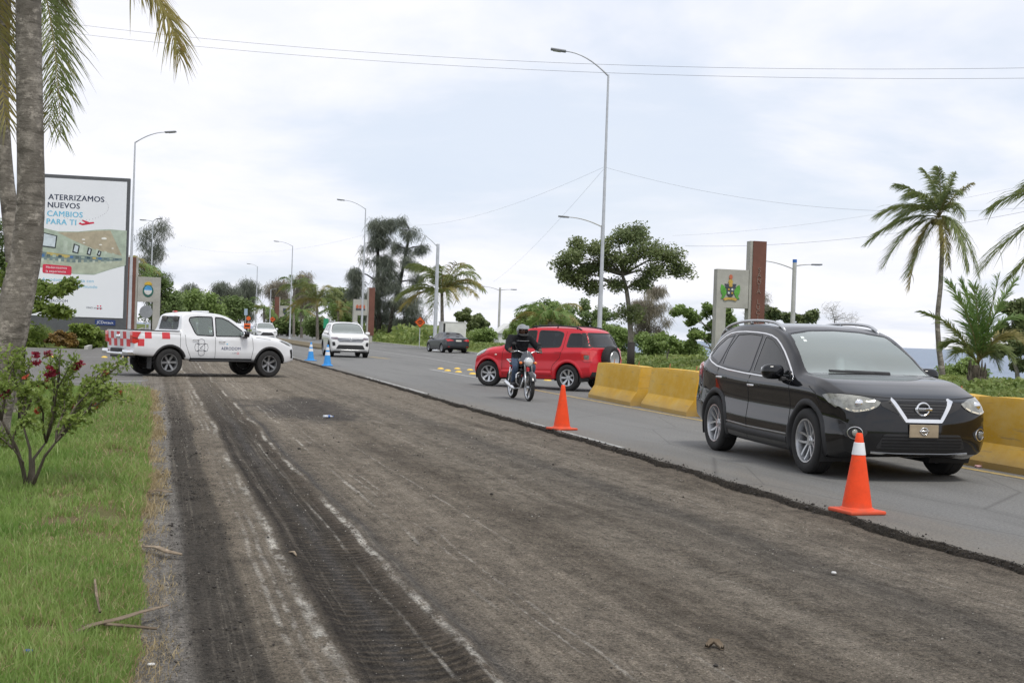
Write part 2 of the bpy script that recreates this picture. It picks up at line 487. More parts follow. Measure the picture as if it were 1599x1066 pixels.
# ---- the milled strip (old surface planed off)
def milled_mat():
    t = NT('milled_asphalt')
    o = t.xyz(t.co()); v, u = o[0], o[1]
    wob = t.noise(1.0, 2, 0.5, t.map(t.co(), (0, 0.11, 0)))
    wob2 = t.noise(1.0, 3, 0.6, t.map(t.co(), (1.5, 0.5, 0)))
    vd = t.math('ADD', v, t.math('MULTIPLY_ADD', wob, 0.35, -0.175))
    vd = t.math('ADD', vd, t.math('MULTIPLY_ADD', wob2, 0.045, -0.022))
    vn = t.math('DIVIDE', vd, 6.0)
    K = 1.3
    def C(r_, g_, b_): return (r_*K*1.015, g_*K, b_*K*1.0)
    def B(x, c): return (max(0, min(1, x/6.0)), c)
    band = t.ramp(vn, [B(0.0, C(.165, .157, .142)), B(0.17, C(.15, .142, .127)), B(0.22, C(.046, .041, .034)), B(0.48, C(.052, .046, .037)),
        B(0.53, C(.128, .110, .084)), B(0.80, C(.132, .115, .09)), B(0.89, C(.026, .022, .018)), B(1.04, C(.030, .026, .021)), B(1.12, C(.055, .052, .048)), B(1.2, C(.032, .028, .022)),
        B(1.34, C(.046, .038, .029)), B(1.44, C(.11, .095, .075)), B(1.5, C(.05, .048, .045)), B(1.57, C(.105, .092, .074)), B(1.75, C(.158, .138, .108)),
        B(1.95, C(.128, .111, .087)), B(2.4, C(.15, .131, .103)), B(2.85, C(.092, .079, .061)), B(3.2, C(.14, .123, .097)), B(3.9, C(.118, .105, .085)), B(4.3, C(.075, .068, .057)), B(4.6, C(.136, .12, .096)),
        B(5.2, C(.128, .112, .089)), B(5.6, C(.11, .094, .074))])
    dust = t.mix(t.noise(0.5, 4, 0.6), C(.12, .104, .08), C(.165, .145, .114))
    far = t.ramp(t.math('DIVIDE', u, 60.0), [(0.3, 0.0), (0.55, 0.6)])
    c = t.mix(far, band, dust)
    s1 = t.noise(1.0, 5, 0.65, t.map(t.co(), (5.5, 0.05, 0))); s2 = t.noise(1.0, 4, 0.7, t.map(t.co(), (24, 0.22, 0)))
    c = t.mix(t.ramp(s1, [(0.42, 0.32), (0.5, 0.0)]), c, C(.058, .049, .037))
    c = t.mix(t.ramp(s1, [(0.55, 0.0), (0.66, 0.4)]), c, C(.19, .170, .138))
    c = t.mix(t.ramp(s2, [(0.56, 0.0), (0.70, 0.35)]), c, C(.20, .18, .146))
    c = t.mix(t.ramp(s2, [(0.30, 0.4), (0.44, 0.0)]), c, C(.06, .052, .041))
    sp = t.noise(0.55, 4, 0.6, t.map(t.co(), (1, 0.45, 1), (3.3, 1.2, 0)))
    c = t.mix(t.ramp(sp, [(0.56, 0.0), (0.68, 0.6)]), c, C(.052, .044, .034))
    # wet-looking dark smear where the pickup crosses
    ex = t.math('DIVIDE', t.math('SUBTRACT', v, 2.6), 1.15); ey = t.math('DIVIDE', t.math('SUBTRACT', u, 24.0), 4.2)
    er = t.math('ADD', t.math('MULTIPLY', ex, ex), t.math('MULTIPLY', ey, ey))
    er = t.math('ADD', er, t.math('MULTIPLY_ADD', t.noise(1.1, 5, 0.7, t.map(t.co(), (1, 0.5, 1))), 2.2, -1.1))
    c = t.mix(t.ramp(er, [(0.35, 0.75), (0.95, 0.0)]), c, C(.040, .037, .034))
    # transverse planer / tread ribs: dusty crests and dark grooves, their weak shading put into the colour
    w = t.node('ShaderNodeTexWave', wave_type='BANDS', bands_direction='Y', wave_profile='SIN')
    t.l.new(t.map(t.co(), (0.55, 1, 0)), w.inputs['Vector']); w.inputs['Scale'].default_value = 3.0
    w.inputs['Distortion'].default_value = 6.0; w.inputs['Detail'].default_value = 4; w.inputs['Detail Scale'].default_value = 1.6
    rib = w.outputs['Fac']
    inband = t.ramp(vn, [B(0.86, 0.0), B(0.93, 1.0), B(1.36, 1.0), B(1.44, 0.1), B(1.6, 0.12), B(3.38, 0.12), B(3.44, 0.75), B(3.68, 0.75), B(3.76, 0.15), B(5.6, 0.2)])
    nearm = t.ramp(t.math('DIVIDE', u, 60.0), [(0.12, 1.0), (0.4, 0.1)])
    amt = t.math('MULTIPLY', t.math('MULTIPLY', inband, nearm), t.ramp(t.noise(1.0, 3, 0.6, t.map(t.co(), (2.2, 0.8, 1))), [(0.40, 0.15), (0.60, 1.0)]))
    c = t.mix(t.math('MULTIPLY', t.ramp(rib, [(0.60, 0.0), (0.95, 0.55)]), amt), c, C(.085, .071, .052))
    c = t.mix(t.math('MULTIPLY', t.ramp(rib, [(0.1, 0.6), (0.4, 0.0)]), amt), c, C(.022, .019, .015))
    brk = t.noise(1.0, 4, 0.75, t.map(t.co(), (12, 4.0, 0))); brk2 = t.noise(1.0, 3, 0.6, t.map(t.co(), (2.3, 0.45, 0)))
    def line(v0, w_, amt_):
        d = t.math('ABSOLUTE', t.math('SUBTRACT', vd, v0))
        m = t.ramp(t.math('DIVIDE', d, w_), [(0.3, 1.0), (1.0, 0.0)])
        m = t.math('MULTIPLY', m, t.ramp(brk, [(0.42, 0.0), (0.55, 1.0)]))
        m = t.math('MULTIPLY', m, t.ramp(brk2, [(0.42, 0.0), (0.58, 1.0)]))
        return t.math('MULTIPLY', m, amt_)
    for v0, w_, amt_ in ((0.63, 0.022, 0.5), (0.70, 0.022, 0.5), (0.80, 0.042, 0.9), (1.27, 0.014, 0.5), (1.42, 0.032, 0.95), (1.80, 0.024, 0.6), (1.93, 0.014, 0.45), (2.02, 0.014, 0.4), (2.45, 0.014, 0.35), (3.42, 0.014, 0.25), (4.75, 0.02, 0.3)):
        c = t.mix(line(v0, w_, amt_), c, (0.50, 0.475, 0.42))
    mot = t.noise(9, 5, 0.7, t.map(t.co(), (1, 0.5, 1)))
    c = t.mix(0.8, c, t.ramp(mot, [(0.32, 0.26), (0.5, 0.5), (0.68, 0.70)]), 'OVERLAY')
    fine = t.noise(48, 5, 0.8)
    c = t.mix(1.0, c, t.ramp(fine, [(0.32, 0.08), (0.46, 0.46), (0.54, 0.55), (0.68, 0.90)]), 'OVERLAY')
    fine2 = t.noise(110, 3, 0.8)
    c = t.mix(0.8, c, t.ramp(fine2, [(0.32, 0.15), (0.5, 0.5), (0.68, 0.85)]), 'OVERLAY')
    sp3 = t.noise(260, 2, 0.7)
    c = t.mix(t.ramp(sp3, [(0.66, 0.0), (0.74, 0.5)]), c, (0.42, 0.40, 0.35))
    t.set(color=c, rough=0.93, spec=0.15)
    h = t.math('ADD', t.math('MULTIPLY', rib, t.math('MULTIPLY_ADD', amt, 0.8, 0.1)), t.math('MULTIPLY', fine, 1.1))
    h = t.math('ADD', h, t.math('MULTIPLY', s2, 0.6))
    t.bump(h, 1.0, 0.022)
    return t.m
def milled_z(V, U):
    z = -0.05+0.004*sines(V, U, 2, 10, 0.3, 3)
    near = np.exp(-np.maximum(U-6, 0)/16)
    wv = V+0.05*np.sin(U*0.5)+0.02*np.sin(U*1.7)
    rut = np.exp(-((wv-1.12)/0.22)**4)
    z = z-0.022*rut*near
    z += 0.003*rut*np.sin(2*PI*U/0.115+6*wv+2.2*np.sin(3*wv+1.3*U)+1.5*np.sin(0.7*U))*np.clip(.5+sines(V, U, 15, 8, .2, 1.5), 0, 1)*near
    z += 0.012*np.exp(-((wv-0.84)/0.05)**2)*near+0.014*np.exp(-((wv-1.43)/0.05)**2)*near-0.012*np.exp(-((wv-1.53)/0.05)**2)*near
    z += 0.0035*np.sin(2*PI*V/0.19+2*np.sin(U*0.2))*(V > 1.6)*near
    patch = np.exp(-(((V-3.55)/0.10)**2)**2)
    z += 0.003*patch*np.sin(2*PI*U/0.10+20*V+2*np.sin(U))*np.clip(.4+sines(V, U, 16, 8, .2, 1.5), 0, 1)*near
    z += rng.normal(0, 0.0016, V.shape)
    return z
us_m = np.concatenate([np.arange(0.5, 14, 0.028), np.arange(14, 30, 0.09), np.arange(30, 78, 0.5)])
road_obj('milled_strip', grid_mesh('milled_strip', np.arange(-0.35, 6.12, 0.028), us_m, milled_z), milled_mat())

# ---- old asphalt: junction on the left and the road beyond the milled length
P = [(-90, 27.5), (-0.2, 27.5), (-0.2, 78), (5.74, 78), (5.74, 360), (-3.2, 360), (-3.2, 70), (-90, 70)]
me = bpy.data.meshes.new('junction_pavement')
me.from_pydata([(-90, 27.5, -.055), (-0.2, 27.5, -.055), (-0.2, 70, -.055), (-90, 70, -.055), (-3.2, 70.0, -.055), (-0.2, 78, -.055), (6.1, 78, -.055), (6.1, 360, -.055), (-3.2, 360, -.055), (-3.2, 78, -.055)], [], [(0, 1, 2, 4, 3), (4, 2, 5, 9), (9, 5, 6, 7, 8)])
me.update()
road_obj('junction_pavement', me, M_OLD)

# ---- ground sheet, verge, far grass
def ground_mat(name, greens, soil, soil_amt=0.5, sc=0.25):
    t = NT(name)
    a = t.noise(sc, 5, 0.6); b = t.noise(3.5, 5, 0.65); f = t.noise(60, 3, 0.7)
    c = t.ramp(b, [(0.3, greens[0]), (0.55, greens[1]), (0.75, greens[2])])
    c = t.mix(t.ramp(a, [(0.5, 0.0), (0.68, soil_amt)]), c, soil)
    c = t.mix(t.ramp(f, [(0.4, 0.4), (0.6, 0.0)]), c, tuple(x*0.5 for x in greens[0]))
    t.set(color=c, rough=0.95, spec=0.15)
    t.bump(f, 0.5, 0.03)
    return t.m
M_GRASS = ground_mat('grass_ground', [(0.11, 0.15, 0.035), (0.16, 0.20, 0.05), (0.22, 0.23, 0.085)], (0.15, 0.12, 0.075), 0.55)
M_VERGE = ground_mat('verge_ground', [(0.105, 0.105, 0.04), (0.15, 0.135, 0.06), (0.20, 0.16, 0.085)], (0.15, 0.11, 0.065), 0.9, 1.4)
me = bpy.data.meshes.new('ground')
me.from_pydata([(-2500, -300, -.13), (33, -300, -.13), (33, 150, -.13), (46, 320, -.13), (60, 420, -.13), (-200, 2500, -.13), (-2500, 2500, -.13), (33, -300, -7), (33, 150, -7), (46, 320, -7), (60, 420, -7), (-200, 2500, -7)], [],
               [(0, 1, 2, 3, 4, 5, 6), (1, 7, 8, 2), (2, 8, 9, 3), (3, 9, 10, 4), (4, 10, 11, 5)])
me.update()
road_obj('ground', me, M_GRASS)
def verge_z(V, U):
    edge = np.clip((-V-0.02)/0.35, 0, 1)
    return -0.062+0.085*edge+0.006*sines(V, U, 8, 10, 0.3, 3)*edge
def verge_right(u): return -0.08+0.03*math.sin(u*1.1)+0.012*math.sin(u*5.3+1)+0.008*math.sin(u*13.7)-0.006*max(0, u-20)
vv = np.linspace(0, 1, 70)**1.6
us_v = np.concatenate([np.arange(1, 14, 0.06), np.arange(14, 29.4, 0.15)])
V = np.array([[verge_right(u)-14*k for k in vv[::-1]] for u in us_v]); U = np.repeat(us_v[:, None], len(vv), 1)
Z = verge_z(V, U)
nv = len(vv)
i = np.arange(len(us_v)-1)[:, None]*nv+np.arange(nv-1)[None]
road_obj('grass_verge', np_mesh('grass_verge', np.stack([V.ravel(), U.ravel(), Z.ravel()], 1), np.stack([i, i+1, i+nv+1, i+nv], -1).reshape(-1, 4)), M_VERGE)

# grass strip, kerbs beyond the far carriageway, median
M_KERB = simple('kerb_concrete', (0.42, 0.41, 0.38), 0.85, var=0.25, scale=1.5, bump=0.2)
def kerb(name, f, us_, w, z0, z1, m=M_KERB):
    P = []; F = []
    for u in us_:
        a = f(u)
        P += [(a, u, z0), (a+0.015, u, z1), (a+w, u, z1), (a+w, u, z0)]
    for k in range(len(us_)-1):
        q = 4*k
        F += [(q, q+1, q+5, q+4), (q+1, q+2, q+6, q+5), (q+2, q+3, q+7, q+6)]
    F += [(0, 3, 2, 1)]
    me = bpy.data.meshes.new(name); me.from_pydata(P, [], F); me.update()
    o = link(name, me, m, rot=(0, 0, TH)); return tag(o, kind='structure')
us_k = [-20+4*i for i in range(86)]
kerb('far_kerb', lambda u: FARK(u)+0.002, us_k, 0.18, -0.12, 0.13)
curve_sheet('far_grass', lambda u: FARK(u)+0.18, lambda u: FARK(u)+7+0.002*u, us_k, 0.09, M_GRASS, nv=3)
M_DIRT = ground_mat('median_soil', [(0.16, 0.13, 0.085), (0.19, 0.155, 0.105), (0.15, 0.14, 0.08)], (0.09, 0.11, 0.035), 0.35, 0.3)
kerb('median_island', lambda u: 10.3+0.004*(u-90), [88+6*i for i in range(45)], 2.6, -0.02, 0.12, M_DIRT)
kerb('left_kerb', lambda u: -3.6, [70+6*i for i in range(45)], 0.2, -0.12, 0.09)

# sea
t = NT('sea_water')
wv = t.noise(0.05, 5, 0.65, t.map(t.world(), (1, 0.35, 1))); wf = t.noise(0.5, 4, 0.6, t.map(t.world(), (1, 0.4, 1)))
t.set(color=t.ramp(wv, [(0.3, (0.10, 0.155, 0.235)), (0.7, (0.145, 0.205, 0.29))]), rough=0.35, spec=0.35)
t.bump(t.math('ADD', wv, wf), 0.8, 1.5)
me = bpy.data.meshes.new('sea')
me.from_pydata([(20, -2000, -6), (30000, -20000, -6), (30000, 30000, -6), (-4000, 30000, -6), (-200, 1500, -6)], [], [(0, 1, 2, 3, 4)]); me.update()
road_obj('sea', me, t.m)

# ---- road markings (worn paint)
def paint_mat(name, col, wear=0.5):
    t = NT(name)
    n = t.noise(9, 5, 0.7); f = t.noise(120, 3, 0.7)
    m = t.math('ADD', t.ramp(n, [(0.42, 1.0), (0.62, 0.0)]), t.ramp(f, [(0.40, 0.6), (0.56, 0.0)]), clamp=True)
    c = t.mix(t.math('MULTIPLY', m, wear), col, (0.12, 0.118, 0.112))
    t.set(color=c, rough=0.75)
    return t.m
M_WHITE = paint_mat('white_road_paint', (0.62, 0.62, 0.59), 0.75)
M_YEL = paint_mat('yellow_road_paint', (0.62, 0.44, 0.12), 0.7)
def marking(name, pts, w, m, z=0.004):
    P = []; F = []
    for k, (v, u) in enumerate(pts):
        a = Vector(pts[max(k-1, 0)]); b = Vector(pts[min(k+1, len(pts)-1)]); d = (b-a).normalized()
        n_ = Vector((d.y, -d.x))*w/2
        P += [(v-n_.x, u-n_.y, z), (v+n_.x, u+n_.y, z)]
    F = [(2*k, 2*k+1, 2*k+3, 2*k+2) for k in range(len(pts)-1)]
    me = bpy.data.meshes.new(name); me.from_pydata(P, [], F); me.update()
    return tag(link(name, me, m, rot=(0, 0, TH)), kind='structure')
marking('lane_edge_line', [(5.86, 16.0), (5.88, 20.6)], 0.06, M_WHITE)
marking('lane_edge_line', [(5.97, 29.5), (6.01, 34), (6.05, 39)], 0.11, M_WHITE)
marking('lane_edge_line', [(6.2, 62), (6.2, 120)], 0.12, M_WHITE)
marking('median_line', [(9.42, 2), (9.40, 22), (9.48, 33)], 0.12, M_YEL)
marking('carriageway_line', [(13.2, 52), (13.45, 60), (14.0, 70), (14.15, 84), (14.3, 130), (15, 200)], 0.13, M_WHITE)
for k in range(16):
    u0 = 34+9.0*k
    f = lambda u: 16.3+0.006*(u-67)
    marking('lane_dash', [(f(u0), u0), (f(u0+3.4), u0+3.4)], 0.13, M_WHITE)
marking('kerb_line', [(FARK(u)-0.5, u) for u in range(30, 200, 8)], 0.12, M_WHITE)
marking('gore_line', [(9.95, 48.6), (9.9, 44), (9.85, 36.5), (9.9, 33)], 0.16, M_WHITE)
marking('gore_line', [(10.0, 48.6), (11.2, 46.5), (12.5, 44), (13.0, 38), (12.6, 33)], 0.16, M_WHITE)
marking('gore_line', [(10.1, 44.5), (12.2, 46)], 0.14, M_WHITE)
marking('turn_mark', [(10.75, 68.3), (11.1, 64.6)], 0.35, M_YEL)
zj = -0.051
# junction markings left of the milled strip
marking('junction_line', [(-0.4, 56.4), (-3.6, 54.2), (-9, 50.5), (-16, 46)], 0.16, M_WHITE, zj)
marking('junction_line', [(-0.3, 34.2), (-2.4, 32.3), (-5.5, 29.8)], 0.15, M_WHITE, zj)
for k in range(3):
    marking('junction_bar', [(-0.3, 28.2+1.15*k), (-1.7-0.25*k, 28.0+1.1*k-0.6)], 0.28, M_WHITE, zj)
marking('junction_line', [(-0.3, 37.5), (-1.5, 36.6)], 0.12, M_WHITE, zj)
# yellow raised markers
m_stud = simple('yellow_reflector', (0.72, 0.47, 0.06), 0.5, var=0.2)
stud = MB()
stud.lathe([(0.0, 0.075), (0.055, 0.07), (0.10, 0.04), (0.125, 0.0)], 14)
stud_me = stud.mesh('road_stud'); stud_me.materials.append(m_stud)
for k, (px, py) in enumerate(((688, 576), (699, 579), (714, 576), (716, 581), (734, 578), (738, 584), (855, 594))):
    p = gp(px, py)
    o = bpy.data.objects.new('road_stud', stud_me); COL.objects.link(o); o.location = p; o.scale = (1.05, 1.05, .8)
    tag(o, 'yellow dome stud ' + ('at the left tip of the painted wedge ahead of the red car', 'second from the left tip of the painted wedge, lower row', 'third from the left tip, on the upper row of the painted wedge', 'third from the left tip, on the lower row of the painted wedge', 'nearest the red car bumper, on the upper row', 'nearest the red car front wheel, on the lower row', 'on the line seen below the red car')[k], 'road stud', 'yellow studs round the median gap')
for k, (px, py) in enumerate(((82, 558), (163, 558), (187, 569), (196, 558), (120, 567), (150, 598))):
    o = bpy.data.objects.new('road_stud', stud_me); COL.objects.link(o); o.location = gp(px, py, -0.055); o.scale = (1.05, 1.05, .8)
    tag(o, 'yellow dome stud on the side road, ' + ('farthest left', 'left of the pickup bumper on the far line', 'low behind the pickup bumper', 'hidden nearest the pickup bumper', 'between the far and near lines', 'nearest, behind the flowering shrub')[k], 'road stud', 'yellow studs on the side road')
# ================================================================== VEGETATION
L_PALM = leafmat('palm_leaf', (0.156, 0.206, 0.074), (0.248, 0.288, 0.099), (0.461, 0.412, 0.182), 0.9, 0.35)
L_PALMDRY = leafmat('palm_leaf_yellowing', (0.203, 0.211, 0.067), (0.382, 0.311, 0.107), (0.412, 0.281, 0.116), 1.2, 0.3)
L_PALMYOUNG = leafmat('young_palm_leaf', (0.132, 0.227, 0.060), (0.239, 0.346, 0.107), (0.362, 0.346, 0.148), 0.9, 0.35)
L_BROAD = leafmat('broad_leaf', (0.123, 0.182, 0.066), (0.206, 0.272, 0.099), None, 0.5, 0.4)
L_BROAD2 = leafmat('bright_leaf', (0.165, 0.248, 0.074), (0.272, 0.354, 0.116), None, 0.6, 0.4)
L_OLIVE = leafmat('olive_leaf', (0.135, 0.178, 0.072), (0.225, 0.270, 0.105), (0.33, 0.32, 0.15), 0.8, 0.4)
L_CASU = leafmat('casuarina_needles', (0.116, 0.140, 0.107), (0.189, 0.206, 0.156), None, 0.5, 0.35)  # this and the other leaf colours lightened in place of distance haze
L_CASUB = leafmat('brown_casuarina_needles', (0.206, 0.189, 0.140), (0.296, 0.264, 0.198), None, 0.6, 0.35)
L_SHRUB = leafmat('shrub_leaf', (0.161, 0.235, 0.048), (0.268, 0.349, 0.081), (0.403, 0.416, 0.134), 3.0, 0.45)
L_HEDGE = leafmat('hedge_leaf', (0.165, 0.239, 0.066), (0.296, 0.354, 0.107), (0.412, 0.395, 0.165), 0.35, 0.4)
L_BRACT = leafmat('crimson_bract', (0.20, 0.012, 0.030), (0.30, 0.03, 0.055), None, 6, 0.4)
L_BRACT2 = leafmat('salmon_bract', (0.55, 0.10, 0.06), (0.62, 0.18, 0.10), None, 6, 0.4)
L_CROTON = leafmat('croton_leaf', (0.147, 0.097, 0.043), (0.313, 0.196, 0.058), (0.324, 0.270, 0.054), 2.0, 0.3)
L_GRASS = leafmat('grass_blade', (0.16, 0.28, 0.055), (0.30, 0.40, 0.115), (0.50, 0.48, 0.25), 1.1, 0.45)
L_STRAW = leafmat('dry_grass', (0.30, 0.23, 0.12), (0.40, 0.32, 0.18), None, 3, 0.3)
def bark(name, c1, c2, ring=False, sc=8):
    t = NT(name)
    n = t.noise(sc, 5, 0.7); big = t.noise(1.5, 4, 0.6)
    c = t.ramp(n, [(0.25, c1), (0.75, c2)])
    blot = t.noise(5.5, 4, 0.7)
    c = t.mix(t.ramp(blot, [(0.52, 0.0), (0.66, 0.75)]), c, tuple(min(1, x*1.6) for x in c2))
    c = t.mix(t.ramp(big, [(0.4, 0.5), (0.6, 0.0)]), c, tuple(x*0.6 for x in c1))
    h = n
    if ring:
        sc_ = t.noise(1.0, 5, 0.65, t.map(t.co(), (2.2, 2.2, 11)), 0.6)
        c = t.mix(t.ramp(sc_, [(0.36, 0.65), (0.47, 0.0)]), c, tuple(x*0.45 for x in c1))
        pale = t.noise(1.0, 5, 0.7, t.map(t.co(), (6, 6, 9), (3, 1, 2)))
        c = t.mix(t.ramp(pale, [(0.54, 0.0), (0.64, 0.7)]), c, tuple(min(1, x*1.7) for x in c2))
        h = t.math('ADD', n, sc_)
    t.set(color=c, rough=0.95, spec=0.1); t.bump(h, 0.7, 0.03)
    return t.m
B_PALM = bark('palm_bark', (0.155, 0.138, 0.115), (0.27, 0.245, 0.21), True)
B_TREE = bark('tree_bark', (0.10, 0.085, 0.065), (0.2, 0.175, 0.14))
B_GREY = bark('grey_bark', (0.16, 0.145, 0.12), (0.28, 0.26, 0.22))
B_DARK = bark('dark_bark', (0.045, 0.04, 0.034), (0.09, 0.08, 0.068))
M_RACH = simple('frond_stem', (0.20, 0.17, 0.055), 0.6, var=.25)

def strip_cards(P0, D, W, seglen, grav, wind, widths=(0.55, 1.0, 0.75, 0.06)):
    """ribbon leaflets. P0 (n,3) base, D (n,3) unit direction, W (n,3) width vector, seglen (n,) length"""
    k = len(widths); n = len(P0)
    V = np.zeros((n, k, 2, 3)); 
    for i, w in enumerate(widths):
        s = i/(k-1)
        c = P0+D*(seglen*s)[:, None]+(np.array([0, 0, -1.0])*grav+wind)[None]*(seglen*s*s)[:, None]
        V[:, i, 0] = c-W*w*0.5; V[:, i, 1] = c+W*w*0.5
    V = V.reshape(-1, 3)
    base = (np.arange(n)*k*2)[:, None]
    F = []
    for i in range(k-1):
        F.append(np.concatenate([base+2*i, base+2*i+1, base+2*i+3, base+2*i+2], 1))
    return V, np.concatenate(F)
def frond(root, C, ctrl, tip, llen=0.6, n=60, lw=0.03, grav=0.5, wind=(0, 0, 0), m=None, rr=0.018, start=0.10, seed=0, name='frond', ang=(38, 20)):
    r = np.random.default_rng(seed); n = int(n*1.7); lw = lw*.8
    C, ctrl, tip = (np.array(x, float) for x in (C, ctrl, tip))
    loc = np.array(root.location)
    t = np.linspace(0, 1, 15)[:, None]
    path = (1-t)**2*C+2*t*(1-t)*ctrl+t*t*tip-loc
    ts = np.repeat(np.linspace(start, 0.995, n), 2); ts = np.clip(ts+r.normal(0, .004, len(ts)), 0, 1)
    side = np.tile([1.0, -1.0], n)
    tt = ts[:, None]
    P0 = (1-tt)**2*C+2*tt*(1-tt)*ctrl+tt*tt*tip-loc
    T = 2*(1-tt)*(ctrl-C)+2*tt*(tip-ctrl); T /= np.linalg.norm(T, axis=1, keepdims=True)
    up = np.array([0, 0, 1.0])
    S = np.cross(T, up); S /= (np.linalg.norm(S, axis=1, keepdims=True)+1e-6)
    N = np.cross(S, T)
    a = np.radians(ang[0]+ang[1]*ts**1.5+r.normal(0, 9, len(ts)))[:, None]
    D = S*side[:, None]*np.cos(a)+T*np.sin(a)+N*(0.2+r.normal(0, .22, len(ts)))[:, None]
    D /= np.linalg.norm(D, axis=1, keepdims=True)
    ln = llen*(0.35+0.65*np.sin(PI*np.clip(ts*0.86+0.12, 0, 1))**0.8)*r.uniform(.62, 1.12, len(ts))
    Wv = T*0.6+N*0.35*side[:, None]; Wv /= np.linalg.norm(Wv, axis=1, keepdims=True)
    V, F = strip_cards(P0, D, Wv*lw, ln, grav, np.array(wind, float))
    me = np_mesh(name, V, F)
    o = link(name, me, m or L_PALM, root)
    b = MB(); b.tube([tuple(p) for p in path], [rr*(1-.8*k/14) for k in range(15)], 6); b.build('frond_stem', M_RACH, o, True)
    return o
def palm_trunk(root, pts, radii, m=B_PALM, rough=0.0):
    f = [pchip([(i/(len(pts)-1), p[d]-root.location[d]) for i, p in enumerate(pts)]) for d in range(3)]
    fr = pchip([(i/(len(radii)-1), r_) for i, r_ in enumerate(radii)])
    n = 70; b = MB()
    r2 = random.Random(4)
    b.tube([(f[0](k/n), f[1](k/n), f[2](k/n)) for k in range(n+1)], [fr(k/n)*(1+r2.uniform(-.02, .02)) for k in range(n+1)], 18)
    return b.build('trunk', m, root, True)
def bez(C, T, lift, out=0.0):
    C, T = Vector(C), Vector(T)
    m = C.lerp(T, .5); m.z += lift
    return m
# ---- the two palms at the left
def palm_thing(name, label, base, group=None): return thing(name, label, 'palm tree', base, 0, group)
d = 14.0
base = at(-25, 690, d); base.z = -.02
r0 = palm_thing('coconut_palm', 'thick leaning grey palm trunk at the left edge, nearest tree', (base.x, d, -.02))
palm_trunk(r0, [Vector((base.x, d, -.05)), at(-6, 600, d), at(14, 520, d), at(30, 450, d), at(43, 380, d), at(48, 310, d), at(47, 200, d), at(45, 80, d), at(44, -60, d), at(40, -190, d)], [.24, .205, .19, .17, .157, .143, .138, .134, .13, .13], B_PALM, 1)
C = at(40, -200, d)
for k in range(14):
    a = 2*PI*k/14+.2
    L = 2.7
    T = C+Vector((math.cos(a)*L*.9, math.sin(a)*L*.9, (.9 if k % 2 else .2)))
    if T.x > C.x+.5 and T.y < d+1: T.z += .6
    frond(r0, C, bez(C, T, 1.1), T, .55, 36, .03, .55, (.1, 0, 0), seed=k)
d2 = 19.0
base = at(18, 650, d2)
r1 = palm_thing('coconut_palm', 'slender curved palm trunk behind the thick one, its fronds hanging into the sky', (base.x, d2, -.02))
palm_trunk(r1, [Vector((base.x, d2, -.05)), at(22, 520, d2), at(23, 420, d2), at(15, 330, d2), at(6, 240, d2), at(2, 120, d2), at(6, 0, d2), at(20, -90, d2)], [.17, .14, .125, .115, .11, .105, .10, .10], B_PALM)
C = at(25, -95, d2)
wnd = (.05, 0, 0)
def f_px(root, C, Y, pts, llen, n, seed, m=None, lw=.035, grav=.55, wind=wnd, **k):
    (cx, cy), (tx, ty) = pts
    frond(root, C, at(cx, cy, Y), at(tx, ty, Y+k.pop('dy', 0)), llen, n, lw, grav, wind, m, seed=seed, **k)
f_px(r1, C, d2, ((245, -95), (282, 92)), .62, 84, 1, L_PALMDRY, dy=-.6, grav=.7)
f_px(r1, C, d2, ((85, -60), (95, 215)), .62, 80, 2, L_PALM, dy=-.9, grav=.45)
f_px(r1, C, d2, ((120, -60), (75, 200)), .75, 66, 3, L_PALMDRY, dy=.6, grav=.45)
f_px(r1, C, d2, ((-20, -60), (10, 195)), .7, 70, 4, L_PALMDRY, dy=-.5, grav=.4)
f_px(r1, C, d2, ((0, -80), (30, 120)), .7, 60, 5, L_PALM, dy=.4, grav=.4)
f_px(r1, C, d2, ((-80, -80), (-40, 230)), .7, 60, 6, L_PALMDRY, dy=.4, grav=.4)
for k in range(9):
    a = PI*(.1+.9*k/8)
    T = C+Vector((math.cos(a)*2.6, random.uniform(-1.6, 1.6), 1.0*math.sin(a)+.3)); frond(r1, C, bez(C, T, .8), T, .7, 40, .035, .6, wnd, seed=30+k)

# ---- palms by the sea
d = 50.0
r2 = palm_thing('coconut_palm', 'tall windblown palm with slim curved trunk right of the black crossover', (at(1471, 590, d).x, d, .0))
palm_trunk(r2, [Vector((at(1471, 590, d).x, d, -.1)), at(1471, 585, d), at(1466, 540, d), at(1464, 495, d), at(1469, 440, d), at(1471, 390, d), at(1468, 343, d)], [.17, .125, .10, .092, .088, .082, .075], B_PALM)
C = at(1467, 338, d)
wnd2 = (-.22, 0, 0)
for k, (cx, cy, tx, ty, dy, L_, m) in enumerate([(1462, 285, 1440, 264, .3, .55, L_PALM), (1470, 285, 1466, 262, -.6, .6, L_PALM), (1480, 290, 1490, 270, .5, .55, L_PALM), (1490, 300, 1519, 286, -.3, .5, L_PALMDRY),
      (1430, 290, 1400, 288, .6, .6, L_PALM), (1420, 305, 1374, 335, -.5, .75, L_PALM), (1405, 330, 1355, 379, .2, .6, L_PALM), (1415, 345, 1380, 415, -.5, .65, L_PALM), (1435, 350, 1420, 448, .3, .6, L_PALMDRY), (1445, 370, 1414, 430, -.4, .55, L_PALM),
      (1475, 330, 1481, 415, -.7, .5, L_PALMDRY), (1505, 340, 1527, 430, .3, .7, L_PALM), (1495, 330, 1511, 420, -.6, .65, L_PALM), (1485, 300, 1502, 335, .9, .6, L_PALM), (1450, 290, 1420, 305, -.9, .7, L_PALM), (1440, 300, 1395, 350, .9, .7, L_PALM), (1477, 290, 1500, 300, -.9, .6, L_PALM)]):
    frond(r2, C, at(cx, cy, d+dy*.6), at(tx, ty, d+dy), L_*1.05, 70, .038, .55, wnd2, m, rr=.022, seed=50+k)
b = MB()
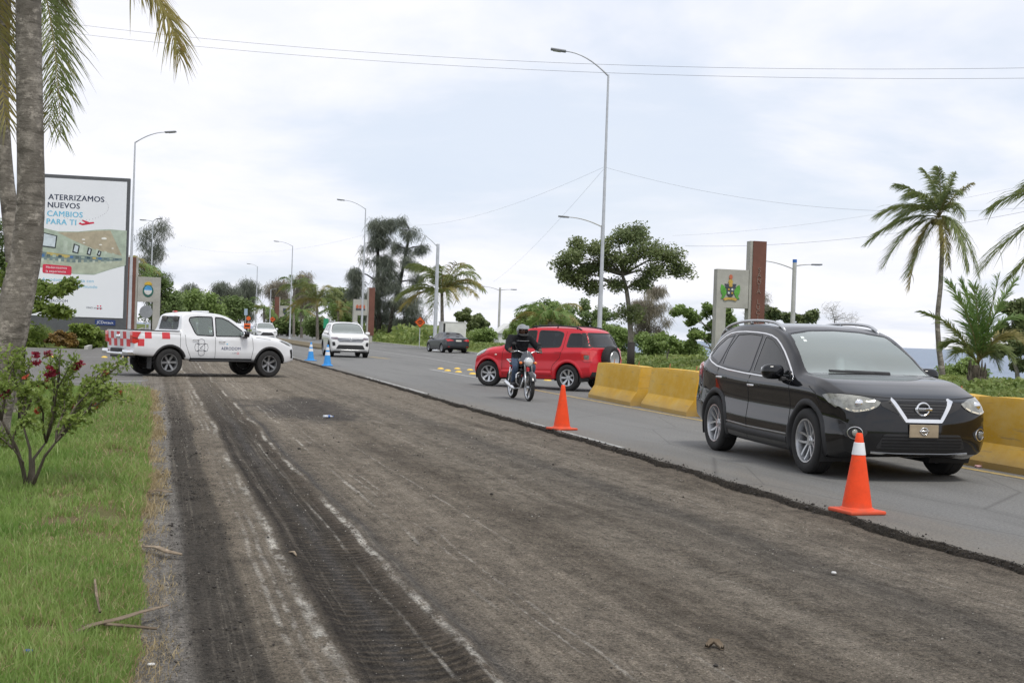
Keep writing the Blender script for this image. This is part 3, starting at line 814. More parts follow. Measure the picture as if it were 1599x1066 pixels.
for k in range(5): b.ellip(C-r2.location+Vector((.22*math.cos(k*1.3), .22*math.sin(k*1.3), -.22)), (.10, .10, .13), None, 8, 6)
b.build('coconuts', simple('coconut', (.16, .13, .05), .6, var=.3), r2, True)['kind'] = 'stuff'
d = 40.0
r3 = palm_thing('young_palm', 'young palm with upright green fronds behind the right-hand yellow barrier', (at(1525, 600, d).x, d, 0))
palm_trunk(r3, [Vector((at(1525, 600, d).x, d, -.1)), at(1524, 590, d), at(1522, 570, d)], [.26, .22, .12], B_TREE)
b = MB()
for k in range(26):
    a = 2.4*k; h0 = .05+.028*k
    b.tube([(.19*math.cos(a), .19*math.sin(a), h0), (.24*math.cos(a), .24*math.sin(a), h0+.15), (.34*math.cos(a)*(1-.012*k), .34*math.sin(a)*(1-.012*k), h0+.38+.03*(k % 4))], [.06, .04, .012], 5)
b.build('leaf_bases', B_TREE, r3)['kind'] = 'stuff'
C = at(1527, 568, d)
for k, (cx, cy, tx, ty, dy, L_, m) in enumerate([(1525, 500, 1478, 438, -.4, .75, L_PALMYOUNG), (1528, 500, 1500, 440, .4, .8, L_PALMYOUNG), (1532, 500, 1520, 446, -.5, .8, L_PALMYOUNG), (1535, 500, 1535, 450, .2, .75, L_PALMYOUNG), (1545, 490, 1588, 436, .2, .6, L_PALMYOUNG), (1545, 500, 1560, 430, -.4, .6, L_PALMYOUNG),
      (1495, 500, 1437, 487, -.3, .45, L_PALM), (1500, 520, 1475, 540, .5, .6, L_PALM), (1500, 530, 1490, 560, -.6, .55, L_PALM), (1560, 500, 1599, 535, .4, .7, L_PALMDRY), (1555, 520, 1580, 560, -.5, .6, L_PALM), (1545, 530, 1560, 575, .4, .5, L_PALM), (1560, 480, 1605, 500, -.4, .6, L_PALMYOUNG)]):
    frond(r3, C, at(cx, cy, d+dy*.5), at(tx, ty, d+dy), L_, 60, .042, .25, (-.08, 0, 0), m, rr=.02, seed=80+k, ang=(48, 20))
d = 34.0
r4 = palm_thing('coconut_palm', 'palm beyond the right edge, only its frond tips reaching into the picture', (at(1720, 640, d).x, d, 0))
palm_trunk(r4, [Vector((at(1720, 640, d).x, d, -.1)), at(1715, 500, d), at(1700, 330, d)], [.2, .14, .12], B_PALM)
C = at(1700, 325, d)
for k, (cx, cy, tx, ty, dy, L_) in enumerate([(1620, 270, 1546, 325, .2, .7), (1600, 330, 1536, 418, -.3, .75), (1640, 360, 1570, 440, .6, .6), (1640, 240, 1590, 300, .8, .6), (1740, 250, 1800, 330, 0, .6), (1750, 300, 1830, 420, .3, .6), (1690, 240, 1680, 210, .6, .6)]):
    frond(r4, C, at(cx, cy, d), at(tx, ty, d+dy), L_, 56, .034, .6, (-.1, 0, 0), L_PALM, rr=.022, seed=110+k)
def generic_palm(name, label, px, py, Y, R_, n=16, base_py=None, m=L_PALM, seed=0, trunk=True, droop=.55, llen=None, cat='palm tree', group=None):
    rr_ = random.Random(seed)
    C = at(px, py, Y)
    root = palm_thing(name, label, (C.x, Y, 0), group)
    if trunk: palm_trunk(root, [Vector((C.x+.2, Y, -.1)), Vector((C.x+.1, Y, C.z*.5)), C], [.2, .15, .12], B_PALM)
    for k in range(n):
        a = 2*PI*k/n+rr_.uniform(-.15, .15); e = rr_.uniform(-.5, .95)
        T = C+Vector((math.cos(a)*R_*(1-.25*abs(e)), math.sin(a)*R_*(1-.25*abs(e)), R_*(e*.75-.12)))
        frond(root, C, bez(C, T, R_*droop*(.6+.4*abs(e))), T, llen or R_*.30, 34, R_*.022, .5, (-.12, 0, 0), m if rr_.random() > .25 else L_PALMDRY, rr=R_*.012, seed=seed*40+k)
    return root
generic_palm('coconut_palm', 'bushy windblown palm with yellowing fronds behind the dark sedan', 690, 458, 106, 3.7, 26, m=L_PALM, seed=3)
generic_palm('coconut_palm', 'low palm with arching fronds right behind the red off-roader roof', 858, 503, 86, 2.6, 16, m=L_PALMYOUNG, seed=4)
generic_palm('coconut_palm', 'palm with full crown left of the white large sport utility car', 495, 470, 150, 3.3, 18, m=L_PALM, seed=5)
generic_palm('coconut_palm', 'dark palm tuft around the distant lamp above the road', 459, 447, 190, 2.6, 16, m=L_BROAD, seed=6)
generic_palm('coconut_palm', 'palm with drooping crown directly left of the brown monument pillar', 196, 425, 96, 2.6, 16, m=L_PALMYOUNG, seed=7)
generic_palm('coconut_palm', 'low palm between the distant monument and the road palms', 528, 486, 165, 2.8, 14, m=L_PALMYOUNG, seed=8)
generic_palm('coconut_palm', 'low palm above the far white crossover', 412, 482, 200, 3.0, 14, m=L_PALMYOUNG, seed=9)
generic_palm('coconut_palm', 'low palm right of the farthest monument', 470, 487, 175, 2.6, 14, m=L_PALMYOUNG, seed=10)

# ---- broadleaf and needle trees
def leaf_cloud(cent, rad, n, size, r, kind='leaf', up=0.4, hang=0.6):
    """n leaves in clusters round the points cent (m,3) with radius rad"""
    m = len(cent)
    idx = r.integers(0, m, n)
    q = r.normal(0, 1, (n, 3)); q /= np.linalg.norm(q, axis=1, keepdims=True)
    q *= (r.random(n)**0.45)[:, None]
    P = cent[idx]+q*rad*np.array([1, 1, .75])
    if kind == 'leaf':
        nrm = r.normal(0, 1, (n, 3)); nrm[:, 2] = np.abs(nrm[:, 2])+up; nrm /= np.linalg.norm(nrm, axis=1, keepdims=True)
        a = np.cross(nrm, r.normal(0, 1, (n, 3))); a /= np.linalg.norm(a, axis=1, keepdims=True)
        b = np.cross(nrm, a)
        s = size*r.uniform(.6, 1.3, n)[:, None]
        V = np.stack([P-a*s*.5, P+b*s*.32+a*s*.05, P+a*s*.6, P-b*s*.32+a*s*.05], 1).reshape(-1, 3)
    else:
        dd = r.normal(0, .55, (n, 3)); dd[:, 2] = -np.abs(dd[:, 2])*.5-hang; dd /= np.linalg.norm(dd, axis=1, keepdims=True)
        if kind == 'wisp': dd = r.normal(0, 1, (n, 3)); dd[:, 2] = dd[:, 2]*.6+.4; dd /= np.linalg.norm(dd, axis=1, keepdims=True)
        a = np.cross(dd, r.normal(0, 1, (n, 3))); a /= np.linalg.norm(a, axis=1, keepdims=True)
        ln = size*r.uniform(.6, 1.5, n)[:, None]; w = ln*.026
        V = np.stack([P-a*w, P+a*w, P+dd*ln*.6+a*w*.7, P+dd*ln], 1).reshape(-1, 3)
    F = np.arange(4*n).reshape(-1, 4)
    return V, F
def blob_tree(name, label, base, trunk, blobs, leaf=.16, n=9000, m=L_BROAD, mb=B_TREE, kind='leaf', r0=.15, seed=0, sub=7, clus=.42, group=None, cat='tree', paint=None, bare=0.0):
    """trunk: world points; blobs: (centre, (rx, ry, rz))"""
    r = np.random.default_rng(seed); rr_ = random.Random(seed)
    base = Vector(base)
    root = thing(name, label, cat, base, 0, group)
    tb = MB()
    tp = [Vector(p)-base for p in trunk]
    L = len(tp)
    tb.tube(tp, [r0*(1-.5*i/(L-1)) for i in range(L)], 10)
    cents = []; wts = []
    for (c, rad) in blobs:
        c = Vector(c)-base; rad = Vector(rad)
        j = min(range(L), key=lambda i: (tp[i]-c).length+(0 if tp[i].z < c.z else 5) - (.0 if i > 0 else -50))
        s0 = tp[j]
        mid = s0.lerp(c, .5)+Vector((0, 0, .1*(c-s0).length))
        tb.tube([s0, mid, c], [r0*.38, r0*.26, r0*.14], 6)
        k = max(3, int(sub*(rad.x*rad.z)**.5/1.0*1.0+2))
        for _ in range(k):
            v_ = Vector((rr_.gauss(0, 1), rr_.gauss(0, 1), rr_.gauss(0, 1))).normalized()*rr_.uniform(.55, 1.0)
            e = c+Vector((v_.x*rad.x, v_.y*rad.y, v_.z*rad.z))
            tb.tube([c, c.lerp(e, .5)+Vector((0, 0, .08)), e], [r0*.13, r0*.09, r0*.04], 4, caps=False)
            cents += [tuple(e), tuple(c.lerp(e, .6))]
    tb.build('trunk', mb, root, True)
    V, F = leaf_cloud(np.array(cents), clus, n, leaf, r, kind)
    link('crown', np_mesh('crown', V, F), m, root)
    return root
def pxblobs(lst, Y, dep=.8):
    out = []
    for k, (px, py, rx, ry) in enumerate(lst):
        dy = (((k*37) % 11)/11-.5)*2*dep*rx/FPX*Y
        out.append((at(px, py, Y+dy), (rx/FPX*Y, rx/FPX*Y*.9, ry/FPX*Y)))
    return out
def px_tree(name, label, Y, trunk, blobs, **k):
    b = at(trunk[0][0], trunk[0][1], Y); b.z = 0.0
    tr = [Vector((b.x, Y, -.15))]+[at(x, y, Y) for x, y in trunk[1:]]
    return blob_tree(name, label, (b.x, Y, 0), tr, pxblobs(blobs, Y), **k)
t0 = px_tree('almond_tree', 'spreading broadleaf tree with dark painted trunk base right of the tall lamp', 60, [(985, 560), (985, 520), (982, 480), (978, 450), (972, 430)],
   [(895, 402, 24, 14), (880, 428, 18, 12), (915, 425, 22, 12), (935, 385, 26, 18), (965, 370, 34, 18), (1000, 368, 30, 16), (1010, 395, 38, 18), (1045, 402, 26, 16), (1060, 422, 20, 13), (975, 405, 36, 18), (940, 415, 22, 14), (1020, 425, 26, 10), (985, 490, 16, 12), (900, 378, 9, 12), (960, 445, 12, 8), (878, 412, 12, 8), (930, 448, 14, 8), (1000, 440, 20, 8), (905, 440, 10, 6)], leaf=.115, n=26000, m=L_OLIVE, mb=B_GREY, r0=.15, seed=1, clus=.46, sub=13)
b = MB(); b.tube([(0, 0, 0), (0, 0, 1.25)], [.182, .172], 12); b.build('painted_base', simple('dark_trunk_paint', (.03, .025, .022), .8, var=.3), t0, True)
px_tree('casuarina_tree', 'brownish wispy casuarina behind the spreading broadleaf tree', 76, [(1012, 560), (1012, 520), (1015, 480)], [(1015, 480, 26, 26), (1030, 510, 16, 22), (1005, 515, 18, 24), (1022, 455, 16, 10), (995, 480, 14, 14)], leaf=.36, n=9000, m=L_CASUB, mb=B_DARK, kind='needle', r0=.14, seed=2)
px_tree('broadleaf_tree', 'dense green tree behind the tailgate of the red off-roader', 92, [(905, 560), (905, 530), (905, 505)], [(915, 495, 34, 28), (945, 500, 26, 24), (890, 515, 30, 22), (935, 525, 34, 20), (955, 530, 30, 22), (975, 540, 26, 16), (900, 540, 30, 14)], leaf=.16, n=19000, m=L_BROAD, r0=.18, seed=3)
px_tree('broadleaf_tree', 'pale green tree behind the motorcycle rider and red roof', 100, [(835, 560), (835, 520), (838, 500)], [(840, 490, 30, 16), (815, 500, 24, 16), (860, 485, 24, 14), (880, 505, 24, 20), (825, 520, 28, 14), (855, 515, 30, 16)], leaf=.17, n=15000, m=L_BROAD2, r0=.16, seed=4)
px_tree('sea_grape_tree', 'sea grape tree with flat leaf clusters behind the concrete monument legs', 80, [(1112, 575), (1112, 545), (1115, 520)], [(1065, 488, 16, 9), (1082, 500, 18, 11), (1105, 484, 20, 12), (1130, 495, 18, 14), (1090, 522, 20, 10), (1120, 525, 22, 14), (1080, 540, 12, 6), (1140, 515, 14, 16), (1118, 505, 20, 12)], leaf=.21, n=9500, m=L_BROAD2, mb=B_GREY, r0=.11, seed=5, clus=.34)
px_tree('sea_grape_tree', 'sea grape tree at the right edge behind the young palm', 56, [(1590, 620), (1588, 580), (1580, 550)], [(1580, 478, 16, 14), (1595, 500, 20, 20), (1570, 520, 18, 18), (1600, 545, 24, 22), (1560, 545, 16, 12), (1585, 570, 20, 10), (1612, 480, 18, 22)], leaf=.17, n=12000, m=L_OLIVE, mb=B_GREY, r0=.12, seed=6, clus=.34)
px_tree('sea_grape_tree', 'small leafy sapling standing out of the hedge before the sea', 64, [(1040, 570), (1042, 555), (1046, 540)], [(1038, 540, 10, 6), (1052, 530, 8, 6), (1058, 537, 7, 4)], leaf=.2, n=420, m=L_BROAD2, mb=B_GREY, r0=.05, seed=7, clus=.22, sub=3)
px_tree('casuarina_tree', 'wispy casuarina rising right beside the tall brown monument', 82, [(1180, 570), (1182, 510), (1183, 460)], [(1180, 440, 8, 14), (1186, 470, 12, 20), (1178, 490, 10, 16)], leaf=.34, n=1500, m=L_CASUB, mb=B_DARK, kind='wisp', r0=.06, seed=8)
px_tree('broadleaf_tree', 'low green bush tree showing between the monument and the black crossover roof', 86, [(1210, 575), (1210, 520), (1210, 500)], [(1205, 488, 18, 12), (1225, 495, 16, 10), (1195, 500, 16, 10), (1265, 492, 12, 8), (1250, 500, 20, 8)], leaf=.24, n=3600, m=L_OLIVE, r0=.1, seed=9, clus=.35)
px_tree('casuarina_tree', 'thin bare twigs rising above the black crossover roof', 70, [(1305, 585), (1305, 520), (1303, 500)], [(1298, 482, 8, 10), (1310, 495, 14, 8), (1330, 498, 10, 5)], leaf=.26, n=420, m=L_CASUB, mb=B_DARK, kind='wisp', r0=.05, seed=10)
for k, (lb, px, top, w, bot, Y, m_) in enumerate((
    ('full green bush under the spreading broadleaf tree, right of its trunk', 1012, 520, 60, 566, 74, L_BROAD2),
    ('full green bush under the spreading broadleaf tree, left of its trunk', 955, 505, 56, 560, 88, L_BROAD2),
    ('rounded green bush left of the concrete monument legs', 1068, 530, 54, 568, 84, L_BROAD2),
    ('pale green bush left of the motorcycle rider, beside the white hut', 815, 500, 60, 545, 108, L_BROAD2),
    ('dark green bush tree behind the middle of the red roof', 880, 470, 80, 545, 104, L_BROAD),
    ('green bush tree between the concrete monument legs', 1132, 500, 50, 566, 90, L_BROAD2),
    ('low green bush behind the young palm at the right', 1500, 560, 70, 600, 54, L_BROAD2))):
    h_ = bot-top; rr_ = random.Random(900+k)
    px_tree('seaside_bush', lb, Y, [(px, bot), (px, bot-h_*.3), (px, bot-h_*.5)], [(px+rr_.uniform(-.36, .36)*w, top+h_*rr_.uniform(.15, .75), w*rr_.uniform(.16, .26), h_*rr_.uniform(.14, .24)) for _ in range(9)], leaf=.0021*Y, n=6500, m=m_, r0=.09, seed=900+k, clus=.0058*Y, sub=5, cat='bush', group='bushes towards the sea')
# the casuarina group
px_tree('casuarina_tree', 'tall dark casuarina with dense column of needles right of the distant monument', 160, [(592, 531), (592, 500), (590, 440), (590, 380), (588, 345)], [(592, 352, 20, 14), (588, 380, 22, 22), (592, 410, 26, 22), (588, 440, 26, 24), (590, 470, 28, 24), (595, 500, 24, 20), (555, 425, 14, 12), (560, 450, 16, 18), (570, 478, 16, 20), (612, 352, 12, 8)], leaf=.8, n=17000, m=L_CASU, mb=B_DARK, kind='needle', r0=.3, seed=11, clus=.9, sub=5)
px_tree('casuarina_tree', 'forked casuarina with airy crown left of the orange diamond sign', 158, [(606, 532), (612, 490), (625, 440), (635, 390), (640, 360)], [(640, 365, 18, 16), (625, 385, 20, 16), (655, 385, 12, 14), (635, 410, 22, 18), (612, 420, 16, 16), (650, 440, 14, 14), (620, 450, 22, 18), (640, 475, 20, 18), (612, 480, 16, 18), (630, 345, 8, 6)], leaf=.75, n=8000, m=L_CASU, mb=B_DARK, kind='needle', r0=.28, seed=12, clus=.75, sub=5)
px_tree('casuarina_tree', 'leaning casuarina stem, rightmost of the dark group', 156, [(620, 532), (632, 500), (645, 470)], [(640, 480, 18, 16), (652, 500, 12, 16), (630, 505, 14, 12), (625, 470, 14, 14)], leaf=.75, n=3600, m=L_CASU, mb=B_DARK, kind='needle', r0=.24, seed=13, clus=.75, sub=4)
px_tree('broadleaf_tree', 'low spreading tree between the casuarina stems and the diamond sign', 175, [(636, 530), (636, 515), (636, 508)], [(636, 508, 22, 7), (620, 512, 16, 7), (650, 506, 12, 5)], leaf=.5, n=3000, m=L_BROAD2, r0=.14, seed=14, clus=.6, sub=3)
px_tree('broadleaf_tree', 'round olive tree right of the white box trailer', 135, [(741, 530), (742, 515), (740, 505)], [(738, 500, 18, 12), (725, 492, 16, 9), (752, 507, 12, 10), (742, 512, 20, 8)], leaf=.34, n=6000, m=L_OLIVE, mb=B_DARK, r0=.14, seed=15, clus=.5, sub=4)
# far row on the left of the road
FAR = [('casuarina_tree', 'tall grey-green casuarina rising behind the left monument', 237, 345, 60, 495, 135, 'needle', L_CASU), ('broadleaf_tree', 'dense green tree right behind the left monument', 252, 425, 90, 512, 112, 'leaf', L_BROAD),
  ('broadleaf_tree', 'green tree over the pickup cab', 283, 455, 60, 512, 150, 'leaf', L_BROAD2), ('casuarina_tree', 'dark casuarina pair left of the slim bare column behind the cab', 303, 446, 44, 505, 235, 'needle', L_CASU),
  ('casuarina_tree', 'dark casuarina above the pickup windscreen', 352, 440, 46, 505, 240, 'needle', L_CASU), ('casuarina_tree', 'dark casuarina left of the farthest tall street lamp', 384, 440, 40, 505, 245, 'needle', L_CASU), ('casuarina_tree', 'brownish casuarina right of the farthest tall street lamp', 432, 438, 52, 505, 250, 'needle', L_CASUB),
  ('broadleaf_tree', 'bright green tree above the pickup roof bar', 337, 463, 64, 512, 185, 'leaf', L_BROAD2), ('broadleaf_tree', 'dark green tree between the roof bar and the pale blue sign', 368, 466, 56, 512, 195, 'leaf', L_BROAD), ('broadleaf_tree', 'olive tree behind the farthest monument', 440, 474, 56, 515, 215, 'leaf', L_OLIVE),
  ('broadleaf_tree', 'olive tree right of the full-crowned road palm', 530, 456, 66, 520, 200, 'leaf', L_OLIVE), ('broadleaf_tree', 'green tree low behind the distant monument', 556, 476, 46, 522, 190, 'leaf', L_BROAD2), ('casuarina_tree', 'pale wispy casuarina above the full-crowned road palm', 478, 430, 30, 500, 260, 'needle', L_CASUB),
  ('broadleaf_tree', 'green tree at the left edge behind the palm trunks', 8, 350, 60, 500, 80, 'leaf', L_BROAD), ('broadleaf_tree', 'low bush tree right of the casuarina stems near the kerb', 668, 514, 34, 530, 150, 'leaf', L_BROAD2), ('broadleaf_tree', 'low green bush right of the box trailer', 752, 520, 34, 533, 120, 'leaf', L_BROAD2),
  ('broadleaf_tree', 'dark low bush beneath the full-crowned road palm', 500, 500, 60, 522, 160, 'leaf', L_BROAD), ('broadleaf_tree', 'dark low bush beneath the distant lamp', 450, 500, 50, 518, 200, 'leaf', L_BROAD)]
for k, (nm, lb, px, top, w, bot, Y, kind, m) in enumerate(FAR):
    h = bot-top; bl_ = []
    rr_ = random.Random(k)
    for j in range(9):
        f = j/8
        bl_.append((px+rr_.uniform(-.32, .32)*w*(1-.35*abs(.4-f)), top+h*(.10+.68*f), w*rr_.uniform(.16, .28), h*rr_.uniform(.10, .16)))
    px_tree(nm, lb, Y, [(px, bot), (px, bot-h*.25), (px, bot-h*.55), (px, top+h*.2)], bl_, leaf=(.0021 if kind == 'leaf' else .0042)*Y, n=5200 if kind == 'leaf' else 8000, m=m, mb=B_DARK, kind=kind, r0=.0013*Y, seed=100+k, clus=.0062*Y, sub=5, group='far trees along the road')

# ---- planting in front of the billboard
px_tree('croton_bush', 'rounded croton bush with reddish brown and yellow leaves before the billboard', 70, [(97, 547), (97, 540), (97, 535)], [(97, 532, 16, 12), (85, 528, 12, 9), (110, 530, 12, 10), (97, 522, 12, 5)], leaf=.17, n=3200, m=L_CROTON, r0=.06, seed=41, clus=.26, cat='bush')
for k, (px, top, w) in enumerate(((48, 512, 34), (70, 510, 30), (122, 505, 34), (145, 512, 34), (165, 518, 30), (182, 522, 26), (118, 530, 24), (30, 515, 30))):
    px_tree('leafy_shrub', 'bright green upright shrub, ' + ('leftmost before the billboard, behind the palm trunk', 'just left of the croton bush', 'just right of the croton bush, tallest', 'second right of the croton bush', 'third right of the croton bush', 'beside the pickup tailgate', 'low in front, right of the croton bush', 'hidden mostly by the thick palm trunk')[k],
            71+k*.3, [(px, 548), (px, 540), (px, top+12)], [(px, top+8, w*.42, 8), (px-w*.2, top+18, w*.36, 9), (px+w*.22, top+17, w*.36, 9), (px, top+26, w*.46, 9)], leaf=.22, n=1900, m=L_SHRUB, r0=.05, seed=50+k, clus=.30, cat='shrub', kind='wisp' if k % 3 == 1 else 'leaf', group='shrubs before the billboard')
px_tree('leafy_shrub', 'tall small-leaved shrub reaching out from behind the thick palm trunk over the billboard', 16.5, [(30, 660), (34, 600), (38, 540), (45, 490)], [(60, 470, 22, 22), (90, 455, 22, 11), (115, 447, 16, 6), (75, 485, 22, 12), (15, 440, 26, 26), (50, 520, 26, 18), (20, 500, 26, 24), (100, 487, 7, 4), (66, 448, 10, 8)], leaf=.066, n=2300, m=L_SHRUB, mb=B_DARK, r0=.03, seed=70, clus=.12, sub=22, cat='shrub')

# ---- flowering shrub in the near grass
d = 11.0
base = gp(42, 766, -.01); d = base.y
root = thing('flowering_shrub', 'sparse flowering shrub with crimson and salmon bracts in the near grass', 'shrub', base)
st_mb = MB(); tips = []
rr_ = random.Random(5)
def shoot(p0, px, py, dy, r0_, lvl=0):
    e = at(px, py, d+dy)-base
    p0 = Vector(p0)
    mid = p0.lerp(e, .5)+Vector((rr_.uniform(-.04, .04), rr_.uniform(-.04, .04), .06))
    st_mb.tube([p0, p0.lerp(mid, .5)+Vector((rr_.uniform(-.02, .02), 0, 0)), mid, mid.lerp(e, .5), e], [r0_, r0_*.85, r0_*.7, r0_*.55, r0_*.35], 6)
    n_ = 7
    for k in range(n_):
        f = .25+.75*k/(n_-1); q = p0.lerp(mid, f*2) if f < .5 else mid.lerp(e, f*2-1)
        tips.append((q, lvl))
    return e, mid
stems = [((0, 0, 0), 2, 655, -.3, .022), ((0, 0, 0), 35, 660, .0, .019), ((.02, 0, 0), 72, 690, .25, .020), ((0, 0, 0), 20, 700, -.4, .014), ((.03, 0, 0), 95, 680, -.2, .018)]
ends = [shoot(*s_) for s_ in stems]
for i, lst in enumerate([[(-15, 560, -.4), (10, 540, .1), (30, 600, -.3), (-20, 600, 0)], [(48, 560, .2), (20, 570, .3), (64, 585, -.2), (40, 610, .1)], [(78, 560, .3), (110, 600, .1), (95, 545, -.1), (120, 560, .3), (60, 620, -.3)], [(0, 690, -.4), (45, 660, -.4)], [(130, 620, .2), (150, 600, -.1), (168, 590, .1), (190, 565, .2), (120, 660, -.2), (140, 640, .3), (185, 612, 0), (150, 575, .2), (105, 635, .3)]]):
    for px, py, dy in lst:
        e, mid = shoot(ends[i][0] if i != 4 else ends[i][0].lerp(ends[i][1], .3), px, py, dy, .012, 1)
        for _ in range(2): shoot(mid, px+rr_.uniform(-28, 28), py+rr_.uniform(-18, 22), dy+rr_.uniform(-.15, .15), .006, 2)
st_mb.build('stems', B_TREE, root, True)
cents = np.array([tuple(q) for q, l in tips if l >= 1])
V, F = leaf_cloud(cents, .06, 5600, .036, np.random.default_rng(9), 'leaf', .2)
link('leaves', np_mesh('leaves', V, F), L_SHRUB, root)
for m, spots, nm in ((L_BRACT, ((55, 553, .0), (57, 566, .05), (76, 552, .1), (76, 585, 0), (72, 597, .05), (80, 575, -.05), (68, 602, 0), (118, 572, .1), (124, 568, .1), (85, 582, 0), (12, 610, -.3), (5, 618, -.3), (120, 634, 0)), 'crimson_bracts'), (L_BRACT2, ((60, 636, -.1), (58, 643, -.1), (164, 582, .1), (150, 634, .1), (187, 612, .05), (40, 588, 0)), 'salmon_bracts')):
    cents = np.array([tuple(at(px, py, d+dy)-base) for px, py, dy in spots])
    V, F = leaf_cloud(cents, .042 if m is L_BRACT else .026, 44*len(spots) if m is L_BRACT else 20*len(spots), .03, np.random.default_rng(3), 'leaf', .0)
    o = link(nm, np_mesh(nm, V, F), m, root); o['kind'] = 'stuff'

# ---- hedge of beach shrubs towards the sea (one uncountable mass)
r = np.random.default_rng(21)
n = 110000
u = 8+130*r.random(n)**1.5; v = np.array([FARK(x) for x in u])+2.6+6.5*r.random(n)
lump = .55+.38*np.sin(u*.55+v*.6)*np.sin(u*.23+1.3)+.28*np.sin(u*1.7+v*1.1)
edge = np.clip((v-np.array([FARK(x) for x in u])-2.5)/1.2, 0, 1)
hgt = (.20+.30*lump)*edge
z = .08+hgt*r.random(n)**.5
cen = np.stack([v*CT-u*ST, v*ST+u*CT, z], 1)
nrm = r.normal(0, 1, (n, 3)); nrm[:, 2] = np.abs(nrm[:, 2])+.3; nrm /= np.linalg.norm(nrm, axis=1, keepdims=True)
a = np.cross(nrm, r.normal(0, 1, (n, 3))); a /= np.linalg.norm(a, axis=1, keepdims=True); b_ = np.cross(nrm, a)
s = (.045+.0011*u)[:, None]*r.uniform(.7, 1.4, n)[:, None]
V = np.stack([cen-a*s, cen+b_*s*.6, cen+a*s, cen-b_*s*.6], 1).reshape(-1, 3)
tag(link('beach_hedge', np_mesh('beach_hedge', V, np.arange(4*n).reshape(-1, 4)), L_HEDGE), 'low green mass of beach shrubs between the far carriageway and the sea', 'hedge', kind='stuff')
n = 16000; u = 88+140*r.random(n); v = -4.2-9*r.random(n)-.02*u
cen = np.stack([v*CT-u*ST, v*ST+u*CT, .1+.9*r.random(n)*(1+.5*np.sin(u*.3))], 1)
nrm = r.normal(0, 1, (n, 3)); nrm /= np.linalg.norm(nrm, axis=1, keepdims=True)
a = np.cross(nrm, r.normal(0, 1, (n, 3))); a /= np.linalg.norm(a, axis=1, keepdims=True); b_ = np.cross(nrm, a)
s = (.0023*u)[:, None]*r.uniform(.6, 1.3, n)[:, None]
V = np.stack([cen-a*s, cen+b_*s*.6, cen+a*s, cen-b_*s*.6], 1).reshape(-1, 3)
tag(link('roadside_undergrowth', np_mesh('roadside_undergrowth', V, np.arange(4*n).reshape(-1, 4)), L_HEDGE), 'green undergrowth below the far trees left of the road', 'undergrowth', kind='stuff')
# far bank right of the road beyond the casuarinas
n = 16000; u = 130+170*r.random(n); v = np.array([FARK(x) for x in u])+1.5+10*r.random(n)
cen = np.stack([v*CT-u*ST, v*ST+u*CT, .1+1.3*r.random(n)*(1+.5*np.sin(u*.2))], 1)
nrm = r.normal(0, 1, (n, 3)); nrm /= np.linalg.norm(nrm, axis=1, keepdims=True)
a = np.cross(nrm, r.normal(0, 1, (n, 3))); a /= np.linalg.norm(a, axis=1, keepdims=True); b_ = np.cross(nrm, a)
s = (.0022*u)[:, None]*r.uniform(.6, 1.3, n)[:, None]
V = np.stack([cen-a*s, cen+b_*s*.6, cen+a*s, cen-b_*s*.6], 1).reshape(-1, 3)
tag(link('roadside_undergrowth', np_mesh('roadside_undergrowth', V, np.arange(4*n).reshape(-1, 4)), L_HEDGE), 'green bushes under the casuarinas right of the far road', 'undergrowth', kind='stuff')

# ---- grass blades on the near verge
def blades(name, n, m, h, w, umin, umax, vfun, seed, lean=.5, kind_label=None):
    r = np.random.default_rng(seed)
    u = umin*(umax/umin)**r.random(n)
    v = vfun(u, r)
    z = verge_z(v, u)-.005
    X, Y = v*CT-u*ST, v*ST+u*CT
    bare = sines(X, Y, 31, 12, .25, 2.2)
    keep = (X/np.maximum(Y, .1) > -.43) & (Y > 2.5) & (bare < r.normal(3.0, .5, len(u)))
    for bx_, by_, br_ in ((100, 776, .16), (98, 815, .22), (40, 640, .2), (60, 985, .10)):
        q_ = gp(bx_, by_, 0.02); keep &= ((X-q_.x)**2+((Y-q_.y)*.8)**2 > (br_*r.uniform(.5, 1.2, len(u)))**2)
    u, v, z, X, Y = u[keep], v[keep], z[keep], X[keep], Y[keep]
    n = len(u)
    sc = np.clip(Y/9, .75, 2.2)
    hh = h*r.lognormal(-.15, .42, n)*(1+.35*np.sin(X*3.1)*np.sin(Y*1.7))*np.clip(sc, .9, 1.3)
    a = r.random(n)*2*PI; ln = r.uniform(.1, 1, n)*lean
    dx, dy = np.cos(a)*ln*hh, np.sin(a)*ln*hh
    wa = r.random(n)*2*PI; wx, wy = np.cos(wa)*w*sc*.5, np.sin(wa)*w*sc*.5
    B = np.stack([X, Y, z], 1); W = np.stack([wx, wy, 0*wx], 1)
    T1 = B+np.stack([dx*.35, dy*.35, hh*.6], 1); T2 = B+np.stack([dx, dy, hh*.92], 1)
    V = np.stack([B-W, B+W, T1+W*.7, T1-W*.7, T2], 1).reshape(-1, 3)
    k = np.arange(n)*5
    F = np.concatenate([np.stack([k, k+1, k+2], 1), np.stack([k, k+2, k+3], 1), np.stack([k+3, k+2, k+4], 1)])
    tag(link(name, np_mesh(name, V, F), m), kind_label, 'grass', kind='stuff')
vr = np.vectorize(verge_right)
blades('grass', 260000, L_GRASS, .052, .0075, 4.6, 29.2, lambda u, r: vr(u)+.04-(.12+.36*u)*r.random(len(u))**1.25-.06*r.random(len(u)), 61, .7, 'short green grass of the near roadside verge')
blades('dry_grass', 56000, L_STRAW, .038, .006, 4.6, 29.2, lambda u, r: vr(u)+.22*r.random(len(u))**2-.8*r.random(len(u))**1.8, 62, 1.3, 'straw coloured dry grass fringe along the milled road edge')
